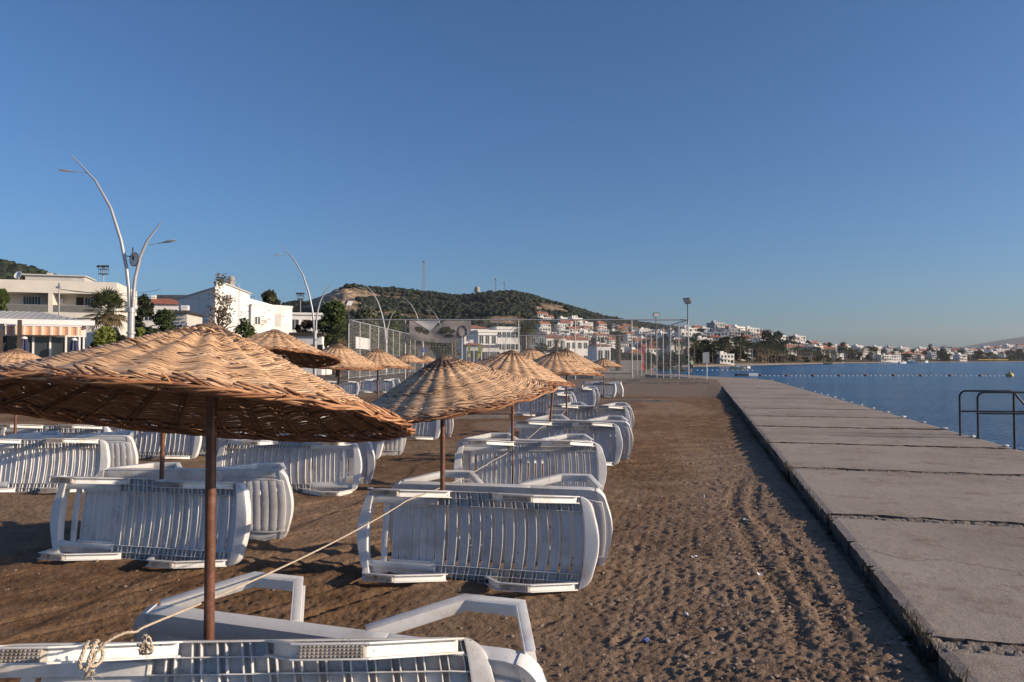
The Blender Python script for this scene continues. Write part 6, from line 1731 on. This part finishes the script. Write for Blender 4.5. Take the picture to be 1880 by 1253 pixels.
wood(24000, (470, 1330), (430, 850), 5, (1.1, 2.8), lambda p, d, z: not on_rock(p, d, z) and not (p > 960 and z < 12 + 16 * (1200 - p) / 240 and d < 700) and vnoise(xat(p, d) / 38.0, d / 38.0 + z / 14.0, 61) + .35 * (rg.random() - .5) > .30)
wood(1500, (-120, 330), (300, 520), 4, (1.4, 3.0), lambda p, d, z: rg.random() < .9)
C = np.concatenate(CC)
fo = link('woods', np_mesh('woods', np.concatenate(VV), np.concatenate(FF), [M['leaf_far']], True, {'tint': C}))
tag(fo, kind='stuff')

# ================================================================== houses of the town across the bay and on the hill foot
def far_house(kind, seed):
    rd = random.Random(seed); mb = MB()
    W, D, S = {'flat2': (9, 8, 2), 'flat3': (11, 9, 3), 'gable': (9, 8, 2), 'hip': (10, 9, 2), 'step': (11, 9, 3), 'grey': (12, 9, 3), 'dark': (10, 8, 2), 'row': (20, 8, 2)}[kind]
    W *= rd.uniform(.9, 1.15); H = S * 2.9
    mats = [M['far_white'] if kind not in ('grey', 'hip', 'dark') else {'grey': M['far_grey'], 'hip': M['far_cream'], 'dark': M['far_white']}[kind], M['tile_red'] if kind != 'dark' else M['roof_grey'], M['glass_dark']]
    def windows(x0, x1, z0, st, y, n):
        for s in range(st):
            for i in range(n):
                c = x0 + (x1 - x0) * (i + .5) / n; w = rd.choice((.5, .7, 1.0)); a = z0 + s * 2.9 + (.3 if w > .9 else .95)
                mb.box(c - w, c + w, y - .04, y + .02, a, z0 + s * 2.9 + 2.3, 2)
    if kind == 'step':
        mb.box(0, W, 0, D, -3, 5.8); mb.box(0, W * .6, 2.2, D, 5.8, 8.7); windows(.3, W - .3, 0, 2, 0, 4); windows(.2, W * .6 - .2, 5.8, 1, 2.2, 2)
        mb.box(-.1, W + .1, -.1, .1, 5.8, 6.5)
    else:
        mb.box(0, W, 0, D, -3, H); windows(.3, W - .3, 0, S, 0, {'row': 8}.get(kind, 4))
        for s in range(S):                             # side windows
            for k in range(2): mb.box(W - .02, W + .04, D * (k + .35) / 2 - .5, D * (k + .35) / 2 + .5, s * 2.9 + .95, s * 2.9 + 2.3, 2)
    if kind in ('flat2', 'flat3', 'grey', 'row'):
        mb.box(-.15, W + .15, -.15, D + .15, H, H + .5)
        mb.box(W * .2, W * .2 + 2.6, D * .4, D * .4 + 2.6, H + .5, H + 2.2)
        mb.tube([(W * .55, D * .5, H + .95), (W * .55 + 1.3, D * .5, H + .95)], .38, 8); mb.box(W * .55, W * .55 + 1.3, D * .5 - .3, D * .5 + .3, H + .48, H + .75)
        for s in range(1, S): mb.box(W * .08, W * .62, -1.3, -.05, s * 2.9 - .12, s * 2.9 + .8 * (rd.random() < .6))
    if kind in ('gable', 'dark'):
        mb.add([(-.4, -.4, H), (W + .4, -.4, H), (W + .4, D + .4, H), (-.4, D + .4, H), (-.4, D / 2, H + 2.2), (W + .4, D / 2, H + 2.2)], [(0, 1, 5, 4), (2, 3, 4, 5), (1, 2, 5), (3, 0, 4), (3, 2, 1, 0)], 1)
    if kind == 'hip':
        mb.add([(-.5, -.5, H), (W + .5, -.5, H), (W + .5, D + .5, H), (-.5, D + .5, H), (W * .3, D / 2, H + 2), (W * .7, D / 2, H + 2)], [(0, 1, 5, 4), (2, 3, 4, 5), (1, 2, 5), (3, 0, 4), (3, 2, 1, 0)], 1)
    if kind in ('gable', 'hip', 'dark'): mb.box(W * .3, W * .3 + .7, D * .5, D * .5 + .7, H + .3, H + 3.0)
    return mb.mesh('house', mats)
M['far_white'] = mat('far_white_wall', (.72, .69, .65), .9, .06, .3)
M['far_cream'] = mat('far_cream_wall', (.60, .52, .44), .9, .08, .3)
M['far_grey'] = mat('far_grey_wall', (.36, .35, .35), .9, .1, .3)
KIND = {'flat2': 'white two-storey flat house', 'flat3': 'white three-storey flat house', 'gable': 'white red-gabled house', 'hip': 'cream red-roofed house', 'step': 'white stepped house', 'grey': 'grey apartment house', 'dark': 'white dark-roofed house', 'row': 'long white house row'}
FH = {k: [far_house(k, 10 * i + j) for j in range(2)] for i, k in enumerate(KIND)}
PRO = {}
def put_house(kind, px, d, rz, label, group, sc_=1.0, dz=0.0):
    k = random.randrange(2); z = float(land_z(px, d)) + dz
    o = PRO.get((kind, k))
    if o is None: o = PRO[(kind, k)] = link('house', FH[kind][k])
    else: o = o.copy(); COL.objects.link(o)
    o.location = (xat(px, d), d, z); o.rotation_euler = (0, 0, rz); o.scale = (sc_,) * 3
    tag(o, label, 'house', group)
random.seed(21)
taken = []
def free(x, y, r):
    for a, b_ in taken:
        if (a - x) ** 2 + (b_ - y) ** 2 < r * r: return False
    taken.append((x, y)); return True
wgt = lambda s: [random.choice(s.split())][0]
def where_hill(px, f):
    side_ = "behind the court's middle" if px < 1050 else "behind the court's right half" if px < 1130 else 'by the pruned palm' if px < 1180 else 'behind the right net'
    tier = 'low on the hill foot' if f < .25 else 'in lower hill rows' if f < .5 else 'in upper hill rows' if f < .78 else 'in the topmost hill row'
    return tier + ' ' + side_
n = 0
for _ in range(4000):
    if n >= 104: break
    px = random.uniform(985, 1262); d = math.sqrt(random.uniform(300 ** 2, 640 ** 2)); z = float(land_z(px, d))
    lim = 31 - (px - 985) / 275 * 17
    if z > lim + 6 or z < .25: continue
    if not free(xat(px, d), d, 9.5): continue
    k = wgt('flat2 flat2 flat3 gable gable hip step dark flat2'); f = z / (lim + 6)
    put_house(k, px, d, R_(random.choice((18, 24, 30, 10)) + random.uniform(-5, 5)), KIND[k] + ' ' + where_hill(px, f), 'houses of the hill town', random.uniform(.62, .9)); n += 1
def where_bay(px, f):
    a = 'right beside the net cage' if px < 1300 else 'above the big seafront palms' if px < 1400 else 'behind the row of palms' if px < 1480 else 'past the palm row' if px < 1560 else 'on the middle of the far shore' if px < 1660 else 'left of the dark shore trees' if px < 1760 else 'above the yellow beach parasols' if px < 1850 else 'at the right edge of the far shore'
    t = 'near the water' if f < .2 else 'low on the slope' if f < .5 else 'high on the slope' if f < .8 else 'on the skyline'
    return t + ' ' + a
n = 0
for _ in range(6000):
    if n >= 192: break
    px = random.uniform(1262, 1925); dsh = float(dshore(px)); run = 170 + .22 * dsh
    f = random.random() ** .8
    d = dsh + 42 + f * run * 1.0
    if not free(xat(px, d), d, 4.6 + .0056 * d): continue
    k = wgt('flat2 flat3 gable gable hip hip step grey dark row gable flat2'); 
    if f < .15 and random.random() < .4: continue
    put_house(k, px, d, R_(random.choice((10, 20, 30, -5)) + random.uniform(-6, 6)), KIND[k] + ' ' + where_bay(px, f), 'houses of the town across the bay', random.uniform(.75, 1.15) * (.52 + .00052 * d)); n += 1
# a few that stand out
for k, px, dd_, s_, lab in (('grey', 1338, 215, .8, 'dark grey block highest on the skyline above the palms'), ('flat3', 1372, 225, .95, 'big white hotel block on the skyline right of the dark grey one'), ('dark', 1398, 235, 1.1, 'wide dark glazed block on the skyline right of the white hotel'),
                          ('flat3', 1850, 330, 1.5, 'large white hotel on the skyline near the right photo edge'), ('row', 1835, 300, 1.2, 'long white building beside the large hotel at the right'), ('flat2', 1762, 40, 1.5, 'pale blue-white block at the water before dark trees, far shore'), ('row', 1618, 40, 1.1, 'long low white seafront building with pale roof, middle of far shore'), ('step', 1306, 44, .55, 'white stepped seafront house behind the sign board'), ('flat2', 1322, 24, .7, 'small white kiosk under the first big palms')):
    d = float(dshore(px)) + dd_; put_house(k, px, d, R_(14), lab, 'houses of the town across the bay', s_)

# ================================================================== seafront palms and pines
PM = [feather_palm_meshes(60 + k, 1.0, .40, 34, 9, .035) for k in range(3)]
def sea_palm(px, d, h, label):
    x, z = xat(px, d), float(land_z(px, d))
    trm, crm = PM[random.randrange(3)]
    t = thing('palm_tree', label, 'palm', (x, d, z - .2), random.uniform(0, 6.28), 'palms along the far seafront'); t.scale = (h, h, h)
    link('trunk', trm, t); link('crown', crm, t)
PL = [(1262, 'behind the sports cage post'), (1274, 'left of the sign board'), (1309, 'right of the sign board'), (1334, 'tall, above the moored yellow boat'), (1338, 'close behind the tall one above the yellow boat'), (1358, 'tall, right of the yellow boat'), (1373, 'tall, at the left end of the close row')]
for px, w in PL: sea_palm(px, float(dshore(px)) + 18 + random.uniform(0, 5), random.uniform(8.2, 9.6), 'seafront palm ' + w)
px = 1388
while px < 1545:
    w = 'in the left part of the close palm row' if px < 1430 else 'in the middle of the close palm row' if px < 1485 else 'towards the right end of the palm row' if px < 1520 else 'last ones of the palm row'
    d = float(dshore(px)) + random.uniform(16, 34)
    sea_palm(px, d, random.uniform(7.0, 9.5), 'seafront palm ' + w); px += random.uniform(3.6, 7.5)
for px in (1190, 1206, 1223, 1240, 1252): sea_palm(px, float(dshore(px)) + random.uniform(14, 30), random.uniform(7.5, 9), 'palm seen through the right net of the court')
for px in (1552, 1561, 1572, 1584, 1597, 1609, 1621, 1640, 1655): sea_palm(px, float(dshore(px)) + random.uniform(18, 30), random.uniform(10, 13), 'low palm on the middle of the far shore')
def crown_mesh(seed, pal, n=700, flat=.75):
    rd = random.Random(seed); mb = MB(); bl = blobs_for(1.0, .18, 1.0, rd, 13); leaf_cloud(mb, bl, n, .075, pal, rd, flat, .5); return mb.mesh('crown', M['leaf'], recalc=False)
def trunk_mesh(seed):
    rd = random.Random(seed); mb = MB(); branchy(mb, (0, 0, -.1), (0, 0, .6), .03, rd, 5, .25); return mb.mesh('trunk', M['bark'])
PC = [crown_mesh(80 + k, DARKS if k < 3 else [(0.045, 0.06, 0.024), (0.055, 0.07, 0.028)]) for k in range(5)]; PT = [trunk_mesh(90 + k) for k in range(2)]
def far_tree(px, d, h, w, label, k=None):
    x, z = xat(px, d), float(land_z(px, d)); k = random.randrange(3) if k is None else k
    t = thing('pine_tree' if k < 3 else 'broadleaf_tree', label, 'tree', (x, d, z - .3), random.uniform(0, 6.28), 'trees of the far shore'); t.scale = (w, w, h)
    link('trunk', PT[k % 2], t); link('crown', PC[k], t)
for px, off, h, w, lab in ((1284, 22, 10, 9, 'dark tree left of the sign board on the far shore'), (1297, 30, 11, 10, 'dark tree above the sign board on the far shore'), (1282, 96, 9, 10, 'dark round tree on the slope above the sign board'), (1322, 46, 11, 12, 'dark pine above the white kiosk'), (1335, 70, 10, 12, 'dark pine higher up above the white kiosk'), (1352, 50, 12, 14, 'dark pine above the tall seafront palms'),
                           (1362, 110, 9, 11, 'dark pine on the slope below the white hotel'), (1378, 52, 11, 15, 'wide dark pine behind the first palms of the row'), (1408, 80, 16, 14, 'big dark pine above the palm row, left of a pair'), (1430, 86, 17, 15, 'big dark pine above the palm row, right of a pair'), (1420, 92, 15, 12, 'dark pine wedged between the big pair above the palms'), (1455, 205, 11, 15, 'dark round pine on the skyline right of the grey blocks'),
                           (1504, 60, 11, 12, 'dark pine over the end of the palm row'), (1549, 190, 14, 15, 'dark umbrella pine alone on the skyline'), (1480, 215, 9, 9, 'slim tree on the skyline left of the umbrella pine'), (1522, 190, 12, 9, 'thin bare-looking tree on the skyline'), (1706, 260, 20, 10, 'pointed dark cypress on the skyline of the far shore')):
    far_tree(px, float(dshore(px)) + off, h, w, lab)
for k in range(26):
    px = random.uniform(1265, 1560); f = random.random(); dsh = float(dshore(px))
    far_tree(px, dsh + 40 + f * (170 + .22 * dsh), random.uniform(5, 8), random.uniform(6, 10), 'small green tree ' + random.choice(('between houses ', 'among roofs ')) + where_bay(px, f).replace('near the water ', ''), random.randrange(5))
for k in range(20):
    px = random.uniform(1728, 1905); dsh = float(dshore(px))
    far_tree(px, dsh + random.uniform(24, 90), random.uniform(11, 18), random.uniform(14, 22), 'dark shore tree ' + ('left of the pale blue-white block' if px < 1755 else 'behind the yellow beach parasols' if px < 1850 else 'at the right end of the far shore'), random.choice((0, 1, 2, 3)))
for k in range(20):
    px = random.uniform(1560, 1730); f = random.random(); dsh = float(dshore(px))
    far_tree(px, dsh + 26 + f * (150 + .2 * dsh), random.uniform(7, 12), random.uniform(9, 15), 'small dark tree ' + where_bay(px, f).replace('near the water ', ''), random.randrange(5))
for k in range(34):
    px = random.uniform(985, 1262); d = random.uniform(290, 560); z = float(land_z(px, d))
    if z > 30: continue
    far_tree(px, d, random.uniform(4.5, 7.5), random.uniform(5, 8), 'small green tree ' + random.choice(('between houses ', 'among roofs ')) + where_hill(px, min(1, z / 34)), random.randrange(5))
for k in range(16):
    px = 992 + k * 17 + random.uniform(-5, 5); d = random.uniform(150, 235)
    far_tree(px, d, random.uniform(3.5, 6), random.uniform(5, 8), 'garden tree beyond the court ' + ('left of the pruned palm' if px < 1130 else 'right of the pruned palm'), random.choice((0, 3, 4)))
for k in range(13):
    px = 1288 + k * 21 + random.uniform(-3, 3); dsh = float(dshore(px))
    far_tree(px, dsh + random.uniform(30, 50), random.uniform(4, 6.5), random.uniform(7, 11), 'dark bushy tree ' + ('behind the first big seafront palms' if px < 1390 else 'behind the close row of seafront palms'), random.choice((0, 1, 2, 3)))
# yellow parasols on the far beach
M['yellow_cloth'] = mat('yellow_cloth', (.62, .42, .07), .8, .1, 1)
mb = MB(); mb.lathe([(2.6, 2.2), (1.4, 2.9), (.1, 3.4)], 8); YP = mb.mesh('cloth', M['yellow_cloth']); mb = MB(); mb.lathe([(.08, 0), (.08, 2.9)], 6); YQ = mb.mesh('pole', M['white_paint'])
for k in range(22):
    px = 1796 + k * 2.5; d = float(dshore(px)) + random.uniform(12, 20)
    t = thing('beach_umbrella', 'yellow beach parasol in the strip below dark trees on the far shore', 'parasol', (xat(px, d), d, float(land_z(px, d))), 0, 'yellow parasols of the far beach'); link('cloth', YP, t); link('pole', YQ, t)

# ================================================================== on the water
def boat(label, px, py, ln, hull_m, cabin, rz=0, z=SEA_Z):
    p = gnd(px, py, z)
    t = thing('motor_boat', label, 'boat', (p.x, p.y, z), R_(rz))
    mb = MB(); st = [(-.5, .17, .16), (-.3, .19, .16), (0, .19, .17), (.25, .15, .19), (.42, .07, .22), (.5, .004, .24)]
    vs = []; fs = []
    for x_, w, h in st:
        vs += [(x_ * ln, -w * ln, h * ln), (x_ * ln, -w * .75 * ln, -.04 * ln), (x_ * ln, w * .75 * ln, -.04 * ln), (x_ * ln, w * ln, h * ln), (x_ * ln, w * .86 * ln, h * ln), (x_ * ln, w * .8 * ln, h * ln * .55), (x_ * ln, -w * .8 * ln, h * ln * .55), (x_ * ln, -w * .86 * ln, h * ln)]
    for i in range(len(st) - 1):
        for j in range(8): fs.append((i * 8 + j, i * 8 + (j + 1) % 8, i * 8 + 8 + (j + 1) % 8, i * 8 + 8 + j))
    fs += [tuple(range(8))[::-1]]
    mb.add(vs, fs); mb.build('hull', hull_m, t)
    if cabin:
        mb = MB(); mb.gbox((-.12 * ln, -.12 * ln, .10 * ln), (.18 * ln, .12 * ln, .34 * ln), (1, 1, 1), lambda a, b_, c: (a * (1 if c < .2 * ln else .7), b_, c)); cb = mb.build('cabin', M['white_paint'], t)
        mb = MB(); mb.box(-.08 * ln, .09 * ln, -.121 * ln, -.1195 * ln, .22 * ln, .31 * ln); mb.build('cabin_window', M['glass_dark'], cb)
    mb = MB(); mb.box(-.56 * ln, -.50 * ln, -.05 * ln, .05 * ln, .0, .24 * ln); mb.build('outboard_motor', M['dark_metal'], t)
M['hull_cream'] = mat('cream_hull', (.62, .55, .33), .4, .06, 2); M['hull_white'] = mat('white_hull', (.76, .76, .74), .4, .04, 2); M['hull_dark'] = mat('dark_hull', (.04, .05, .06), .5, .1, 2)
boat('cream yellow motor boat moored before the seafront palms', 1355, 679.5, 4.1, M['hull_cream'], True, 172)
boat('small white boat moored right behind the cream yellow one', 1371, 676.5, 2.6, M['hull_white'], True, 20)
boat('dark low boat lying at the far beach below the palm row', 1522, 669.6, 6.0, M['hull_dark'], False, 5)
boat('tiny white boat at anchor off the far shore, the left of two', 1657, 667.8, 6.5, M['hull_white'], True, 15)
boat('tiny white boat at anchor off the far shore, the right of two', 1677, 668.0, 9.0, M['hull_white'], True, 170)
boat('tiny white boat drawn up on the far shore, right of the anchored two', 1700, 666.2, 8.0, M['hull_white'], True, 30)
p0 = gnd(1353, 690.5, SEA_Z); p1 = gnd(1392, 690.5, SEA_Z)
t = thing('floating_pontoon', 'low floating pontoon with a dark deck and white blocks at its right end', 'pontoon', (p0.x, p0.y, SEA_Z)); ln = p1.x - p0.x
mb = MB(); mb.box(0, ln * .55, 0, 1.2, -.1, .34); mb.build('deck', M['hull_dark'], t, bevel=.03)
for k in range(5):
    mb = MB(); a = ln * (.56 + .088 * k); mb.box(a, a + ln * .078, 0, 1.1, -.1, .40); mb.build('float_block', M['hull_white'], t, bevel=.04)
M['float_red'] = mat('dark_red_float', (.13, .03, .03), .5, .2, 5)
bmx = MB(); bmx.lathe([(.03, -.34), (.15, -.28), (.17, 0), (.15, .28), (.03, .34)], 12); RF = bmx.mesh('buoy', M['float_red'], smooth=True); RF.transform(Matrix.Rotation(math.pi / 2, 4, 'Y'))
bmx = MB(); bmx.lathe([(.01, -.11), (.08, -.08), (.115, 0), (.08, .08), (.01, .11)], 10); WF = bmx.mesh('buoy', M['hull_white'], smooth=True)
RED = [1397, 1445, 1493, 1541, 1590, 1641, 1691, 1745, 1801]
for i, px in enumerate(RED):
    y_ = 690.6 + .25 * math.sin(i)
    p = gnd(px, y_, SEA_Z); o = link('buoy', RF); o.location = (p.x, p.y, SEA_Z + .05)
    tag(o, 'dark red float on the line of buoys off the walkway', 'buoy', 'dark floats of the buoy line')
    nx = RED[i + 1] if i + 1 < len(RED) else 1850
    for k in range(1, 6):
        q = px + (nx - px) * k / 6; p = gnd(q, y_ + .1, SEA_Z); o = link('buoy', WF); o.location = (p.x, p.y, SEA_Z + .03)
        tag(o, 'small white float strung between dark red ones on the buoy line', 'buoy', 'white floats of the buoy line')
for k in range(12):
    q = 1280 + k * 9.2; p = gnd(q, 680.5, SEA_Z); o = link('buoy', WF); o.location = (p.x, p.y, SEA_Z + .03); o.scale = (1.5,) * 3
    tag(o, 'small white float on the farther line near the yellow boat', 'buoy', 'white floats of the farther line')
p = gnd(1854, 691.5, SEA_Z); bmx = MB(); bmx.lathe([(.02, -.5), (.42, -.28), (.55, 0), (.45, .28), (.16, .46), (.10, .62), (.02, .66)], 14)
o = bmx.build('buoy', mat('yellow_buoy', (.50, .38, .09), .5, .2, 3), smooth=True); o.location = (p.x, p.y, SEA_Z + .12); tag(o, 'big dull yellow buoy ending the line at the right', 'buoy')
# white stones set along the walkway's seaward edge
for k, px in enumerate((1420, 1448, 1475, 1499, 1511, 1522, 1536, 1550, 1567, 1586, 1608, 1634, 1664, 1700, 1740, 1793, 1854)):
    Y = 5.5 * FOC / (px - CXP - .262 * FOC); X = float(deck_r(Y)) - .10
    o = link('edge_stone', PEB[k % 6]); o.location = (X, Y, DECK_Z + .02); o.scale = (.055, .07, .045); o.rotation_euler = (0, 0, k)
    o.material_slots[0].link = 'OBJECT'; o.material_slots[0].material = M['far_white']
    tag(o, 'small white lump on the seaward edge of the walkway', 'edge stone', 'white lumps along the walkway edge')

print('HOUSES', sum(1 for o in COL.objects if o.name.startswith('house')), 'TREES', sum(1 for o in COL.objects if o.get('category') == 'tree'))
# ================================================================== the air over the bay
m = bpy.data.materials.new('air'); m.use_nodes = True
nt = m.node_tree; nt.nodes.remove(nt.nodes['Principled BSDF'])
pv_ = nt.nodes.new('ShaderNodeVolumePrincipled'); pv_.inputs['Color'].default_value = (.88, .92, 1.0, 1); pv_.inputs['Density'].default_value = 0.00006; pv_.inputs['Anisotropy'].default_value = 0.2
nt.links.new(pv_.outputs[0], nt.nodes['Material Output'].inputs['Volume'])
mb = MB(); mb.box(-900, 3900, -80, 4900, -4, 205)
hz = mb.build('haze', m); tag(hz, kind='stuff')
